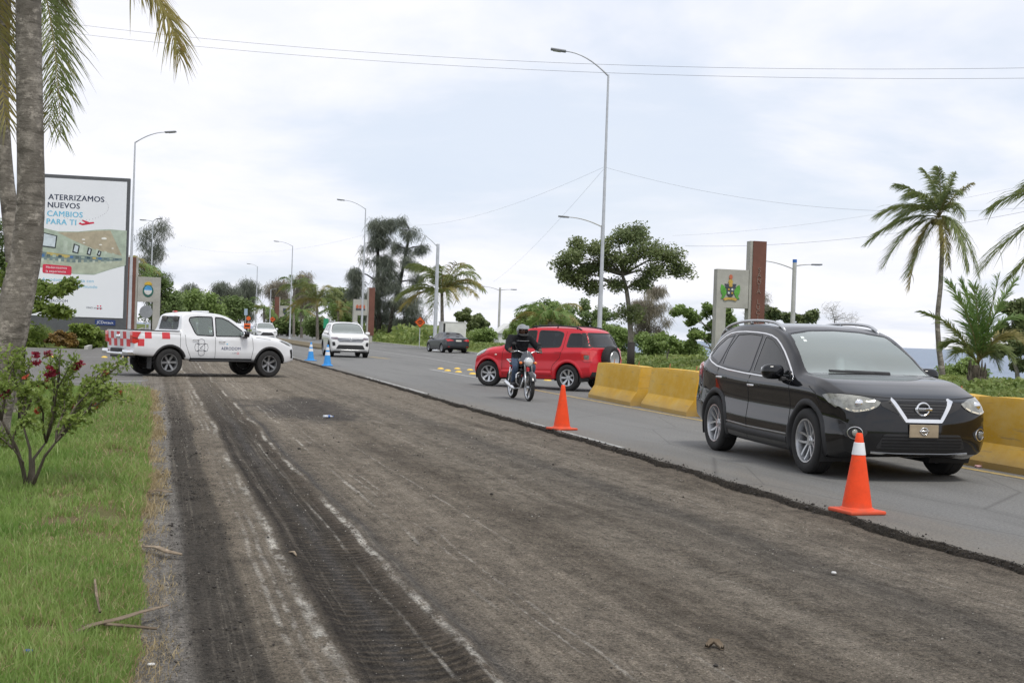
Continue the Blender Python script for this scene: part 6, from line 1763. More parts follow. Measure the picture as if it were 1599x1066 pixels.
def front_a(c):
    g_ = c.patch('grille', 'F', rcorner(mirror_pts([(.55, .76), (.66, .85), (.62, .98)]), .03), M_TRIM, .006, .02)
    for z, w in ((.80, .60), (.865, .66), (.93, .63)):
        c.strip('grille_bar', 'F', [(-w, z), (-w*.5, z-.012), (0, z), (w*.5, z-.012), (w, z)], .028, M_CHROME, .014, parent=g_)
    c.patch('lower_intake', 'F', rcorner(mirror_pts([(.72, .42), (.60, .62)]), .04), M_TRIM, .006, .02)
    c.strip('skid_plate', 'F', [(-.80, .36), (.80, .36)], .05, M_SILVER, .012)
    c.strip('lower_valance', 'F', [(-.86, .29), (.86, .29)], .08, M_TRIM, .008)
    for sg in (1, -1):
        hl = c.patch('headlight', 'F', rcorner([(sg*.60, .90), (sg*.70, .875), (sg*.93, .90), (sg*.93, .99), (sg*.64, 1.0)], .02), simple('smoked_lens', (.16, .13, .15), .12, coat=1.0), .008, .02, res=.03)
        c.patch('air_vent', 'F', rcorner([(sg*.74, .58), (sg*.88, .56), (sg*.90, .76), (sg*.77, .76)], .03), M_TRIM, .008, .02, res=.04)
        c.strip('door_gap', 'L' if sg > 0 else 'R', [(c.S(1.5), 1.07), (c.S(1.48), .4)], .014, M_SEAM)
        pts = [c.hit('T', c.S(q), sg*.62, .05)[0] for q in (2.5, 3, 3.6, 4.2, 4.5)]
        b = MB(); b.tube(pts, .025, 6); b.build('roof_rail', M_SILVER, c.root, True)
    p = c.hit('F', 0, .90, .02)[0]
    b = MB(); b.tube([p+Vector((0, .07*math.cos(2*PI*k/20), .07*math.sin(2*PI*k/20))) for k in range(21)], .012, 6, caps=False)
    b.tube([p+Vector((0, -.05, .045)), p+Vector((0, -.02, -.05)), p+Vector((0, 0, .0)), p+Vector((0, .02, -.05)), p+Vector((0, .05, .045))], .009, 6)
    b.build('emblem', M_CHROME, c.root, True)
W3 = [[(1.72, 1.16), (2.05, 1.38), (2.4, 1.57), (2.62, 1.60), (2.64, 1.15)], [(2.72, 1.15), (2.70, 1.61), (3.55, 1.61), (3.6, 1.17)], [(3.70, 1.18), (3.68, 1.60), (4.35, 1.56), (4.5, 1.25)]]
far_car('family_suv', 'white large sport utility car driving towards the blue cones', PS, M_WHITE2, W3, ([(0, 1.225), (.5, 1.22), (.80, 1.21), (.74, 1.45), (.66, 1.64), (.3, 1.69), (0, 1.70)], [(.70, 1.22), (.60, 1.60)]),
        Vector((-8.55, 67.3, 0)), R(-90+14), front_a, rails=True)
def front_b(c):
    g_ = c.patch('grille', 'F', rcorner(mirror_pts([(.62, .62), (.48, .80), (.40, .88)]), .03), M_TRIM, .006, .02)
    c.patch('lower_intake', 'F', rcorner(mirror_pts([(.70, .36), (.58, .52)]), .04), M_TRIM, .006, .02)
    for sg in (1, -1):
        c.patch('headlight', 'F', rcorner([(sg*.52, .92), (sg*.60, .86), (sg*.90, .90), (sg*.92, .99), (sg*.6, .98)], .02), M_CLEARLENS, .008, .02, res=.03)
        c.patch('air_vent', 'F', rcorner([(sg*.74, .50), (sg*.88, .50), (sg*.90, .66), (sg*.80, .66)], .03), M_TRIM, .008, .02, res=.04)
PS2 = dict(PS); PS2.update(W=1.87, track=1.58)
far_car('crossover_car', 'white crossover far up the road, seen above the pickup bonnet', PS2, M_WHITEPAINT, W3, ([(0, 1.225), (.5, 1.22), (.76, 1.21), (.70, 1.45), (.62, 1.64), (.3, 1.69), (0, 1.70)], [(.70, 1.22), (.60, 1.60)]),
        at(413, 520, 118)*1.0, R(-90+17), front_b, rails=True)
for o in bpy.data.objects:
    if o.name.startswith('crossover_car') and 'far up' in o.get('label', ''): o.location.z = -.02
PD = dict(L=4.58, W=1.80, fo=.86, wb=2.70, wr=.32, track=1.55, mir=(1.50, .95), floor=.27,
  bot=[(0, .28), (.4, .2), (3.8, .22), (4.58, .34)],
  belt=[(0, .68), (.2, .76), (.8, .85), (1.3, .90), (3.3, .95), (4.2, .98), (4.58, .94)],
  rail=[(0, .70), (.2, .79), (.8, .90), (1.25, .95), (1.9, 1.24), (2.3, 1.36), (2.8, 1.375), (3.3, 1.31), (3.9, 1.09), (4.25, 1.04), (4.58, .99)],
  top=[(0, .72), (.2, .82), (.8, .945), (1.2, .99), (1.9, 1.32), (2.3, 1.42), (2.8, 1.435), (3.3, 1.37), (3.95, 1.12), (4.3, 1.09), (4.58, 1.03)],
  wid=[(0, .90), (.4, .97), (1, 1.0), (3.8, 1.0), (4.58, .92)],
  wrail=[(0, .78), (.8, .84), (1.25, .86), (1.9, .75), (2.4, .69), (3.0, .68), (3.9, .80), (4.3, .86), (4.58, .84)],
  nose=[(.2, .06), (.45, 0), (.8, .1)], tail=[(.3, .08), (.5, .0), (.8, .02), (1.0, .06)], plan_f=(.35, 3, .9), plan_r=(.22, 3.4, .7))
def rear_d(c):
    for sg in (1, -1):
        c.patch('tail_light', 'B', rcorner([(sg*.34, .86), (sg*.78, .80), (sg*.84, .95), (sg*.60, .96)], .02), M_REDLENS, .010, .02, res=.04)
        c.patch('reflector', 'B', rcorner([(sg*.60, .42), (sg*.75, .42), (sg*.75, .46), (sg*.60, .46)], .01), M_REDLENS, .008, .02, res=.04)
    c.patch('rear_plate', 'B', mirror_pts([(.20, .80), (.20, .90)]), M_PLATE, .010, .02)
    c.patch('rear_valance', 'B', rcorner(mirror_pts([(.70, .32), (.62, .42)]), .03), M_TRIM, .006, .02)
    c.patch('headlight', 'F', rcorner([(.45, .66), (.78, .68), (.78, .78)], .02), M_CLEARLENS, .01, .02); c.patch('headlight', 'F', rcorner([(-.45, .66), (-.78, .68), (-.78, .78)], .02), M_CLEARLENS, .01, .02)
    c.patch('grille', 'F', rcorner(mirror_pts([(.40, .45), (.5, .66)]), .03), M_TRIM, .006, .02)
far_car('sedan_car', 'dark grey sedan driving away on the far carriageway', PD, M_NAVYPAINT,
        [[(1.50, .96), (2.0, 1.24), (2.30, 1.32), (2.46, 1.33), (2.5, .97)], [(2.58, .97), (2.55, 1.335), (2.95, 1.325), (3.35, 1.20), (3.55, 1.03)]],
        ([(0, 1.0), (.4, .99), (.72, .98), (.60, 1.27), (.3, 1.36), (0, 1.37)], [(.64, 1.13), (.52, 1.34)]),
        gp(703, 551)+Vector((-.35, 1.9, 0)), R(90+15+8), rear_d)
# ================================================================== STREET FURNITURE
M_ORANGE = simple('orange_cone_plastic', (0.86, 0.075, 0.016), 0.55, var=0.12, scale=9, bump=0.05, spec=0.25)
def cone_mat(name, col):
    t = NT(name)
    n = t.noise(7, 5, .7); f = t.noise(30, 4, .7)
    c = t.ramp(n, [(.3, tuple(x*.85 for x in col)), (.7, tuple(min(1, x*1.08) for x in col))])
    c = t.mix(t.ramp(f, [(.60, 0.0), (.72, .35)]), c, (.30, .12, .06))
    st_ = t.noise(1.0, 4, .7, t.map(t.co(), (9, 9, 2.5)))
    c = t.mix(t.ramp(st_, [(.58, 0.0), (.72, .45)]), c, tuple(x*.55+.03 for x in col))
    z_ = t.xyz(t.co())[2]
    c = t.mix(t.ramp(t.math('ADD', z_, t.math('MULTIPLY', n, .12)), [(.05, .5), (.16, 0.0)]), c, (.22, .13, .09))
    t.set(color=c, rough=.55, spec=.25); t.bump(f, .08, .01)
    return t.m
M_ORANGE = cone_mat('scuffed_orange_plastic', (0.86, 0.075, 0.016))
M_BLUE = simple('blue_cone_plastic', (0.03, 0.27, 0.66), 0.5, var=0.12, scale=9)
M_REFL = simple('white_reflective_band', (0.72, 0.73, 0.74), 0.4, var=0.1)
def cone(label, loc, h, bands, m, rz=0.0, group=None):
    root = thing('traffic_cone', label, 'traffic cone', loc, rz, group)
    k = h/0.71
    b = MB()
    b.box((0, 0, .0175*k), (.37*k, .37*k, .035*k), bev=.014*k)
    b.build('base', m, root, True, sharp=40)
    R0, R1, z0 = .135*k, .028*k, .035*k
    rr = lambda z: R0+(R1-R0)*(z-z0)/(h-z0)
    b = MB(); prof = [(R0+.02*k, z0-.004), (R0+.012*k, z0+.012*k)]+[(rr(z), z) for z in [z0+.02*k+(h-z0-.03*k)*i/10 for i in range(11)]]+[(R1-.006, h), (R1-.01, h-.004), (R1-.012, h-.05)]
    b.lathe(prof, 32)
    body = b.build('cone_body', m, root, True, sharp=40)
    for a, c_ in bands:
        b = MB(); b.lathe([(rr(a*h)+.0005, a*h-.002), (rr(a*h)+.004, a*h), (rr(c_*h)+.004, c_*h), (rr(c_*h)+.0005, c_*h+.002)], 32)
        b.build('reflective_band', M_REFL, root, True, sharp=40)
    return root
cone('orange cone with one white band, nearest, in front of the black crossover', (2.99, 11.2, 0), .68, [(.73, .88)], M_ORANGE, R(20))
cone('plain orange cone without a band, between the milled strip and the motorcycle', (.80, 19.95, 0), .68, [], M_ORANGE, R(35))
cone('blue cone with two white bands, the nearer of the two blue ones', gp(511, 571), .80, [(.50, .66), (.74, .88)], M_BLUE, R(10), 'blue cones')
cone('blue cone with two white bands, the farther one beside the pickup bonnet', gp(485, 563), .80, [(.50, .66), (.74, .88)], M_BLUE, R(30), 'blue cones')

# ---- concrete barriers
def barrier_mat(c1, c2):
    t = NT('barrier_paint')
    n = t.noise(1.2, 5, 0.65); st_ = t.noise(1.0, 5, 0.7, t.map(t.co(), (2.5, 2.5, 0.5)))
    f = t.noise(45, 4, 0.7)
    c = t.ramp(n, [(0.3, c1), (0.7, c2)])
    c = t.mix(t.ramp(st_, [(0.50, 0.0), (0.72, 0.18)]), c, (0.36, 0.25, 0.10))
    z = t.xyz(t.co())[2]
    dust_ = t.noise(2.2, 5, 0.7, t.map(t.co(), (1, 0.6, 1)))
    c = t.mix(t.ramp(dust_, [(0.42, 0.0), (0.64, 0.5)]), c, (0.64, 0.47, 0.17))
    scr = t.noise(1.0, 4, 0.7, t.map(t.co(), (1, 2.0, 22)))
    c = t.mix(t.ramp(scr, [(0.60, 0.0), (0.68, 0.45)]), c, (0.26, 0.20, 0.12))
    grime = t.ramp(t.math('ADD', z, t.math('MULTIPLY', n, 0.30)), [(0.20, 0.62), (0.42, 0.0)])
    c = t.mix(grime, c, (0.33, 0.25, 0.13))
    c = t.mix(t.ramp(f, [(0.62, 0.0), (0.70, 0.7)]), c, (0.40, 0.37, 0.31))
    t.set(color=c, rough=0.8, spec=0.3); t.bump(f, 0.25, 0.01)
    return t.m
M_BAR = barrier_mat((0.56, 0.315, 0.022), (0.62, 0.365, 0.035))
def barrier(label, v, u0, u1, h=.84, hw=.31, rot=0.0):
    root = thing('concrete_barrier', label, 'barrier', rd(v, (u0+u1)/2), TH+rot, 'yellow concrete barriers along the median')
    L = (u1-u0)
    prof = [(-hw, 0), (-hw, .08), (-hw*.93, .13), (-hw*.60, .30), (-hw*.42, h*.93), (-hw*.36, h), (hw*.36, h), (hw*.42, h*.93), (hw*.60, .30), (hw*.93, .13), (hw, .08), (hw, 0)]
    b = MB()
    n = max(4, int(L/.35))
    V = []; F = []
    for i in range(n+1):
        y = -L/2+L*i/n
        e = .985 if i in (0, n) else 1
        V += [(x*e, y, z*(e if z > .5 else 1)) for x, z in prof]
    k = len(prof)
    for i in range(n):
        for j in range(k-1): F.append((i*k+j, i*k+j+1, (i+1)*k+j+1, (i+1)*k+j))
    F += [tuple(range(k-1, -1, -1)), tuple(range(n*k, n*k+k))]
    b.add(V, F)
    b.build('barrier_body', M_BAR, root, True, sharp=14)
    for y in (-L*.28, L*.28):
        q = MB(); q.tube([(hw*.1, y, h-.01), (hw*.1, y, h+.02), (hw*.1+.02, y+.03, h+.09)], .010, 6); q.build('lifting_loop', simple('rusty_steel', (.30, .12, .05), .8, var=.3), root)
    return root
barrier('yellow concrete barrier, farthest of the row, behind the motorcycle', 10.08, 25.95, 29.35, hw=.36, rot=R(-3.4))
barrier('yellow concrete barrier, second from the far end of the row', 10.0, 22.75, 25.6, hw=.36, rot=R(-3.4))
barrier('yellow concrete barrier mostly hidden behind the rear of the black crossover', 9.98, 19.7, 22.4, hw=.36, rot=R(-2))
barrier('yellow concrete barrier hidden by the black crossover windows', 10.0, 16.8, 19.4, hw=.36)
barrier('yellow concrete barrier behind the bonnet of the black crossover', 10.0, 14.35, 16.6, h=.86, hw=.36)
barrier('yellow concrete barrier at the right edge of the picture, right of the black crossover', 10.02, 9.0, 14.25, h=.86, hw=.36)

# ---- poles and lamps
M_GALV = simple('galvanised_steel', (0.52, 0.54, 0.565), 0.5, 0.25, var=0.15, scale=2)
M_POLEC = simple('pale_concrete_pole', (0.46, 0.455, 0.42), 0.85, var=0.15, scale=2, bump=0.2)
M_LAMPG = simple('lamp_grey', (0.22, 0.23, 0.24), 0.5, var=0.1)
def lamp_pole(label, px, ptop, Y, H, r0, r1, arms, m=M_GALV, cap=False, group=None, fit=True, base_z=0.0):
    """arms: (direction in X (m), rise (m), length of lamp)"""
    p = at(px, ptop, Y)
    root = thing('street_lamp', label, 'street lamp', (p.x, Y, base_z), 0, group)
    H = p.z-base_z
    r0, r1 = r0*.84, r1*.8
    b = MB(); b.tube([(0, 0, 0), (0, 0, H*.5), (0, 0, H)], [r0, (r0+r1)/2, r1], 14); b.build('pole', m, root, True, sharp=40)
    b = MB(); b.box((0, 0, .02), (r0*4, r0*4, .04), bev=.008); b.lathe([(r0*1.5, .04), (r0*1.15, .16), (r0*1.0, .17)], 14); b.build('base_plate', m, root)
    for dx, dz, z0 in arms:
        pts = [(0, 0, H-z0)]
        for k in range(1, 9):
            f = k/8; pts.append((dx*f, 0, H-z0+dz*(1-(1-f)**1.9)))
        b = MB(); b.tube(pts, [.034*(1-.35*k/8) for k in range(9)], 8); a = b.build('lamp_arm', m, root, True)
        sg = 1 if dx > 0 else -1
        b = MB(); L = .62
        T = Matrix.Translation(pts[-1]) @ Matrix.Rotation(-sg*math.atan2(dz, abs(dx))*.25, 4, 'Y')
        b.box((sg*L*.42, 0, 0), (L, .24, .085), T, bev=.03)
        b.build('lamp_head', M_LAMPG, a, True, sharp=50)
        b = MB(); b.box((sg*L*.5, 0, -.05), (L*.5, .17, .02), T); b.build('lamp_lens', M_CLEARLENS, a)
    if cap:
        b = MB(); b.tube([(0, 0, H), (0, 0, H+.18)], r1*1.06, 12); b.build('pole_cap', simple('blue_cap', (.03, .14, .45), .5), root)
    return root
lamp_pole('tall galvanised street lamp behind the red off-roader, arm reaching left over the road', 950, 117, 52, 12, .105, .05, [(-1.75, .92, .05)])
POLE_MAIN = at(950, 117, 52)
lamp_pole('pale street lamp just left of the tall lamp, its short arm below the tree top', 941, 352, 74, 8, .16, .11, [(-1.95, .5, .1)], M_POLEC)
lamp_pole('tall street lamp rising behind the billboard with arm to the right', 211, 222, 71.5, 12, .12, .05, [(1.65, .62, .03)])
lamp_pole('street lamp beyond the left monument, half hidden by trees', 239, 345, 126, 12, .12, .06, [(.35, .25, .05), (-.7, .1, .05)])
lamp_pole('street lamp left of the dark casuarina trees, arm over the road', 571, 326, 105, 12, .12, .05, [(-1.75, .65, .03)])
lamp_pole('distant street lamp above the road palms, arm to the left', 457, 384, 157, 12, .12, .06, [(-1.7, .5, .03)])
lamp_pole('farthest tall street lamp up the road, beside the white far crossover', 402, 416, 217, 12, .13, .07, [(-1.2, .4, .03)])
lamp_pole('slim bare lamp column in the trees right of the farthest street lamp', 423, 452, 190, 7, .11, .08, [(.3, .1, .05)])
lamp_pole('slim bare lamp column over the trees behind the pickup cab', 298, 446, 170, 8, .09, .06, [(.25, .1, .05)])
lamp_pole('stout grey lamp column behind the dark sedan, long arm to the left', 684, 381, 100, 8, .19, .15, [(-2.2, 1.25, .25)])
lamp_pole('slim lamp column with two arms left of the motorcycle rider', 781, 449, 130, 6, .16, .13, [(-1.6, .35, .3), (1.1, .1, .25)], M_POLEC)
lamp_pole('pale lamp column with blue cap and two arms behind the black crossover', 1241, 410, 75, 6, .17, .145, [(-2.0, .45, .4), (1.0, .12, .2)], M_POLEC, True)

# ---- wires
M_WIRE = simple('black_cable', (0.09, 0.09, 0.095), 0.7, var=0.1)
M_WIRE2 = simple('grey_cable', (0.24, 0.24, 0.25), 0.7, var=0.1)
def wire(label, a, b, sag, r=.012, n=40):
    a, b = Vector(a), Vector(b)
    pts = [a.lerp(b, k/n)-Vector((0, 0, 4*sag*(k/n)*(1-k/n))) for k in range(n+1)]
    m = MB(); m.tube(pts, max(r, .006)*(1.0 if 'crossing the whole' in label else .65), 5)
    tag(m.build('overhead_cable', M_WIRE if 'crossing the whole' in label else M_WIRE2, None, True), label, 'cable', 'overhead cables')
def atx(px, py, Y): return at(px, py, Y)
wire('upper cable of the long pair crossing the whole sky above the tall lamp', at(-90, 10, 60), at(1720, 104, 46), 1.0, .004)
wire('lower cable of the long pair crossing the whole sky below the tall lamp head', at(-90, 26, 60), at(1720, 121, 46), .9, .002)
wire('cable running from the tall lamp rightwards to the leaning palm', at(944, 261, 52), at(1690, 316, 46), .9, .000)
wire('cable running from the tall lamp leftwards to the casuarina trees', at(943, 261, 52), at(640, 352, 100), .6, .003)
wire('cable running from the casuarina trees left across the far road', at(571, 366, 105), at(280, 383, 140), 1.1, .005)
wire('guy cable dropping steeply left from the tall lamp', at(943, 264, 52), at(770, 440, 128), .4, .004)
wire('cable joining the tall lamp to the lamp column behind it', at(943, 268, 52), at(942, 360, 74), .5, .008)
wire('upper cable fanning right behind the leaning palm', at(1050, 368, 80), at(1660, 276, 60), .5, .002)
wire('lower cable fanning right above the tall monument', at(1070, 384, 80), at(1660, 318, 62), .6, .012)

# ---- billboard
M_FRAME = simple('charcoal_frame', (0.10, 0.105, 0.11), 0.5, 0.2, var=0.1)
M_BOARD = simple('billboard_white', (0.80, 0.82, 0.85), 0.5, var=0.02, scale=.5)
BD = 76.0
bl, br = at(40, 267, BD), at(199, 277, BD)
bw = (br-bl).length
ang = math.atan2(0.0, 1.0)
Htop = br.z; zlow = at(193, 497, BD).z
root = thing('billboard', 'tall white airport billboard in a charcoal frame behind the leaning palm trunk', 'billboard', ((bl.x+br.x)/2, BD, 0), R(12))
W_ = bw/math.cos(R(12)); 
b = MB(); b.box((0, .12, Htop/2), (W_, .36, Htop), bev=.02); b.build('frame', M_FRAME, root)
z0, z1, hw = zlow, Htop-.22, W_/2-.18
b = MB(); b.box((0, -.075, (z0+z1)/2), (2*hw, .03, z1-z0)); face = b.build('poster', M_BOARD, root)
# on the poster: px of the photograph -> local x,z
def bx(px): return -W_/2+W_*(px-40)/159.0
def bz(py): return zlow+(z1-zlow)*(497-py)/(497-281.0)
def flat(name, pts, m, y=-.094, parent=None):
    me = bpy.data.meshes.new(name); me.from_pydata([(x, y, z) for x, z in pts], [], [tuple(range(len(pts)))]); me.update()
    return link(name, me, m, parent or face)
m_ink = simple('poster_navy', (.022, .035, .075), .6); m_cy = simple('poster_cyan', (.16, .50, .70), .6); m_rd = simple('poster_red', (.60, .03, .07), .6)
def bold_text(s_, size, name, sp=1.06, wt=.022):
    mb_ = MB()
    for k_, dx in enumerate((-wt, 0, wt)):
        m0 = text_mesh(s_, size, name, .002, sp, .0)
        mb_.add([(v_.co.x+dx*size, v_.co.y+(.5 if k_ == 1 else 0)*wt*size*.5, v_.co.z+.0006*k_) for v_ in m0.vertices], [tuple(p_.vertices) for p_ in m0.polygons])
        bpy.data.meshes.remove(m0)
    me = bpy.data.meshes.new(name); me.from_pydata(mb_.v, [], mb_.f); me.update()
    return me
def words(s_, px, py, size, m, name='headline', left=True):
    size *= .84
    me = bold_text(s_, size, name) if name == 'headline' else text_mesh(s_, size, name, .002, 1.06, .0)
    xs = [v.co.x for v in me.vertices]
    link(name, me, m, face, loc=(bx(px)-min(xs), -.096, bz(py)), rot=(PI/2, 0, 0))
k = (z1-zlow)/216.0
words('ATERRIZAMOS', 80, 311, 14.5*k, m_ink); words('NUEVOS', 79.5, 323.5, 14.5*k, m_ink)
words('CAMBIOS', 79, 337, 14.5*k, m_cy); words('PARA TI', 78.5, 349.5, 14.5*k, m_cy)
flat('aeroplane', [(bx(125), bz(351)), (bx(131), bz(353)), (bx(148), bz(349)), (bx(147), bz(346.5)), (bx(141), bz(347.5)), (bx(131), bz(344)), (bx(129), bz(345)), (bx(135), bz(349)), (bx(130), bz(350)), (bx(127), bz(348))], m_rd)
# terminal picture as flat printed shapes
def pm(n, c_): return simple('print_'+n, c_, .6, var=.2, scale=3)
top_c = [(bx(45), bz(352)), (bx(70), bz(359)), (bx(95), bz(364)), (bx(125), bz(363)), (bx(150), bz(359)), (bx(170), bz(357)), (bx(196), bz(358))]
bot_c = [(bx(196), bz(413)), (bx(175), bz(420)), (bx(150), bz(430)), (bx(120), bz(430)), (bx(90), bz(424)), (bx(60), bz(420)), (bx(45), bz(420))]
flat('print_hall', top_c+bot_c, pm('wall', (.38, .45, .36)))
flat('print_ceiling', [(bx(95), bz(365.5)), (bx(125), bz(364)), (bx(150), bz(360.5)), (bx(172), bz(359)), (bx(190), bz(398)), (bx(150), bz(390)), (bx(120), bz(378))], pm('ceiling', (.40, .35, .25)), -.0955)
flat('print_floor', [(bx(60), bz(410)), (bx(120), bz(412)), (bx(194), bz(404)), (bx(194), bz(412)), (bx(175), bz(419)), (bx(150), bz(428)), (bx(120), bz(428)), (bx(90), bz(422)), (bx(60), bz(418))], pm('floor', (.42, .46, .36)), -.0955)
flat('print_counters', [(bx(60), bz(396)), (bx(120), bz(400)), (bx(160), bz(402)), (bx(190), bz(402)), (bx(190), bz(406)), (bx(120), bz(412)), (bx(60), bz(408))], pm('counter', (.16, .22, .22)), -.097)
flat('print_desks', [(bx(80), bz(397)), (bx(118), bz(401)), (bx(118), bz(404)), (bx(80), bz(402))], pm('desk', (.45, .36, .12)), -.098)
for a, bb, c_, d in ((72, 366, 95, 391), (119, 382, 128, 398), (140, 387, 146, 400), (155, 391, 160, 401)):
    s0 = flat('print_screen', [(bx(a), bz(bb)), (bx(c_), bz(bb+.2*(d-bb))), (bx(c_-2), bz(d)), (bx(a-2), bz(d-2))], pm('bezel', (.03, .04, .04)), -.0985)
    flat('print_display', [(bx(a+2), bz(bb+2)), (bx(c_-2), bz(bb+.2*(d-bb)+1)), (bx(c_-3.5), bz(d-2)), (bx(a), bz(d-4))], pm('display', (.55, .62, .66)), -.1)
for (x, y, r_) in ((163, 372, 3.5), (133, 375, 2.2), (158, 382, 2), (176, 387, 1.6), (134, 380, 1.5)):
    flat('print_light', [(bx(x)+r_*k*math.cos(2*PI*i/12)*1.2, bz(y)+r_*k*.5*math.sin(2*PI*i/12)) for i in range(12)], pm('light', (.8, .8, .74)), -.098)
for i in range(15):
    x = 64+8.3*i; hgt = 9-.42*i
    cl = ((.50, .40, .12), (.06, .16, .34), (.10, .14, .13), (.34, .42, .34), (.04, .08, .10))[i % 5]
    flat('print_desk_front', [(bx(x), bz(405)), (bx(x+5), bz(405)), (bx(x+5), bz(405-hgt*.55)), (bx(x), bz(405-hgt*.6))], pm('front%d' % (i % 5), cl), -.0983)
    flat('print_reflection', [(bx(x), bz(407)), (bx(x+4), bz(407)), (bx(x+3.4), bz(407+hgt*.9)), (bx(x+.6), bz(407+hgt*.9))], pm('gleam%d' % (i % 3), ((.30, .36, .30), (.50, .55, .46), (.38, .40, .30))[i % 3]), -.0972)
for i in range(7):
    x = 104+12*i
    flat('print_wall_bay', [(bx(x), bz(378+2.6*i)), (bx(x+6-.4*i), bz(379+2.8*i)), (bx(x+6-.4*i), bz(396)), (bx(x), bz(396))], pm('bay', (.46, .53, .44)), -.0958)
flat('red_tag', rcorner([(bx(75), bz(416)), (bx(117), bz(418)), (bx(117), bz(432)), (bx(75), bz(430))], .1), m_rd, -.099)
words('Modernizamos', 80, 421, 6.0*k, M_BOARD, 'tag_lettering'); words('la experiencia', 80, 427, 6.0*k, M_BOARD, 'tag_lettering')
for o in face.children:
    if o.name.startswith('tag_lettering'): o.location.y = -.101
words('Aerodom te conecta con', 75, 440, 8.5*k, m_cy, 'poster_lettering'); words('el mundo', 128, 449, 8.5*k, m_cy, 'poster_lettering')
words('AERODOM', 84, 473, 7*k, m_ink, 'poster_lettering'); words('VINCI airports', 140, 482, 4.5*k, m_ink, 'poster_lettering')
for i in range(4):
    a = PI/4+i*PI/2
    x, z = bx(159)+3*k*math.cos(a), bz(481)+3*k*math.sin(a)
    flat('poster_star', [(x-1.5*k, z), (x, z-1.5*k), (x+1.5*k, z), (x, z+1.5*k)], m_rd)
# dotted flight path
m_dot = simple('poster_dots', (.25, .22, .26), .6)
for i in range(46):
    t_ = i/45; a = -2.2+5.4*t_
    x, y = 128+40*math.cos(a), 325-20*math.sin(a)*1.0-8*math.cos(a)*.3
    d = .35*k*1.1
    flat('flight_path_dot', [(bx(x)-d, bz(y)-d), (bx(x)+d, bz(y)-d), (bx(x)+d, bz(y)+d), (bx(x)-d, bz(y)+d)], m_dot, -.0945)
b = MB(); b.box((bx(168.5), -.075, bz(504.5)), (31*k, .05, 8.5*k)); pl = b.build('maker_plate', simple('navy_plate', (.015, .04, .16), .5), root)
me = text_mesh('JCDecaux', 6.2*k, 'maker_lettering', .002, 1.0, .0); link('maker_lettering', me, M_REFL, pl, loc=(bx(168.5), -.103, bz(504.5)), rot=(PI/2, 0, 0))

# ---- province monuments: brown pillar + concrete frame with an emblem
M_BROWN = simple('brown_panel', (0.155, 0.062, 0.042), 0.7, var=0.2, scale=1.2, bump=0.1)
M_CONC = simple('monument_concrete', (0.40, 0.39, 0.35), 0.85, var=0.14, scale=1.5, bump=0.2)
M_STEELTXT = simple('grey_letters', (0.24, 0.16, 0.13), 0.5, var=.1)
def monument(label, loc, rz, flip, emblem, word, sc=1.0):
    root = thing('monument_sign', label, 'monument', loc, rz)
    s = -1 if flip else 1
    b = MB(); b.box((s*.98, 0, 2.95), (.62, .42, 5.9), bev=.01); p0 = b.build('concrete_core', M_CONC, root)
    b = MB(); b.box((s*1.10, -.235, 3.35), (.62, .05, 5.1), bev=.006); p1 = b.build('brown_pillar', M_BROWN, root)
    b = MB(); b.box((s*1.41, 0, 3.35), (.05, .46, 5.1), bev=.006); b.build('pillar_side', M_BROWN, root)
    b = MB(); b.box((-s*.62, 0, 1.45), (.46, .40, 2.9), bev=.01); b.build('concrete_leg', M_CONC, root)
    b = MB(); b.box((-s*.1, 0, 3.75), (1.50, .40, 1.70), bev=.01); pn = b.build('emblem_panel', M_CONC, root)
    for i, ch in enumerate(word):
        if ch == ' ': continue
        me = text_mesh(ch, .30, 'letter', .012, 1.0, .0)
        link('letter', me, M_STEELTXT, p1, loc=(s*1.10, -.272, 4.62-.235*i), rot=(PI/2, 0, 0))
    emblem(root, pn)
    return root
def shp(name, pts, m, pn, y): 
    b = MB(); b.prism(pts, y, y+.03, 'Y'); return b.build(name, m, pn)
def ell(cx, cz, a, b_, n=18, r0=0): return [(cx+a*math.cos(2*PI*k/n+r0), cz+b_*math.sin(2*PI*k/n+r0)) for k in range(n)]
e_green = simple('emblem_green', (.10, .36, .05), .6, var=.3); e_gold = simple('emblem_gold', (.50, .33, .07), .6, var=.3); e_dark = simple('emblem_dark', (.05, .06, .08), .6, var=.4)
e_red = simple('emblem_red', (.45, .12, .06), .6, var=.3); e_blue = simple('emblem_blue', (.08, .32, .62), .6, var=.2); e_white = simple('emblem_white', (.66, .66, .64), .6); e_wr = simple('emblem_wreath', (.03, .13, .10), .6, var=.3)
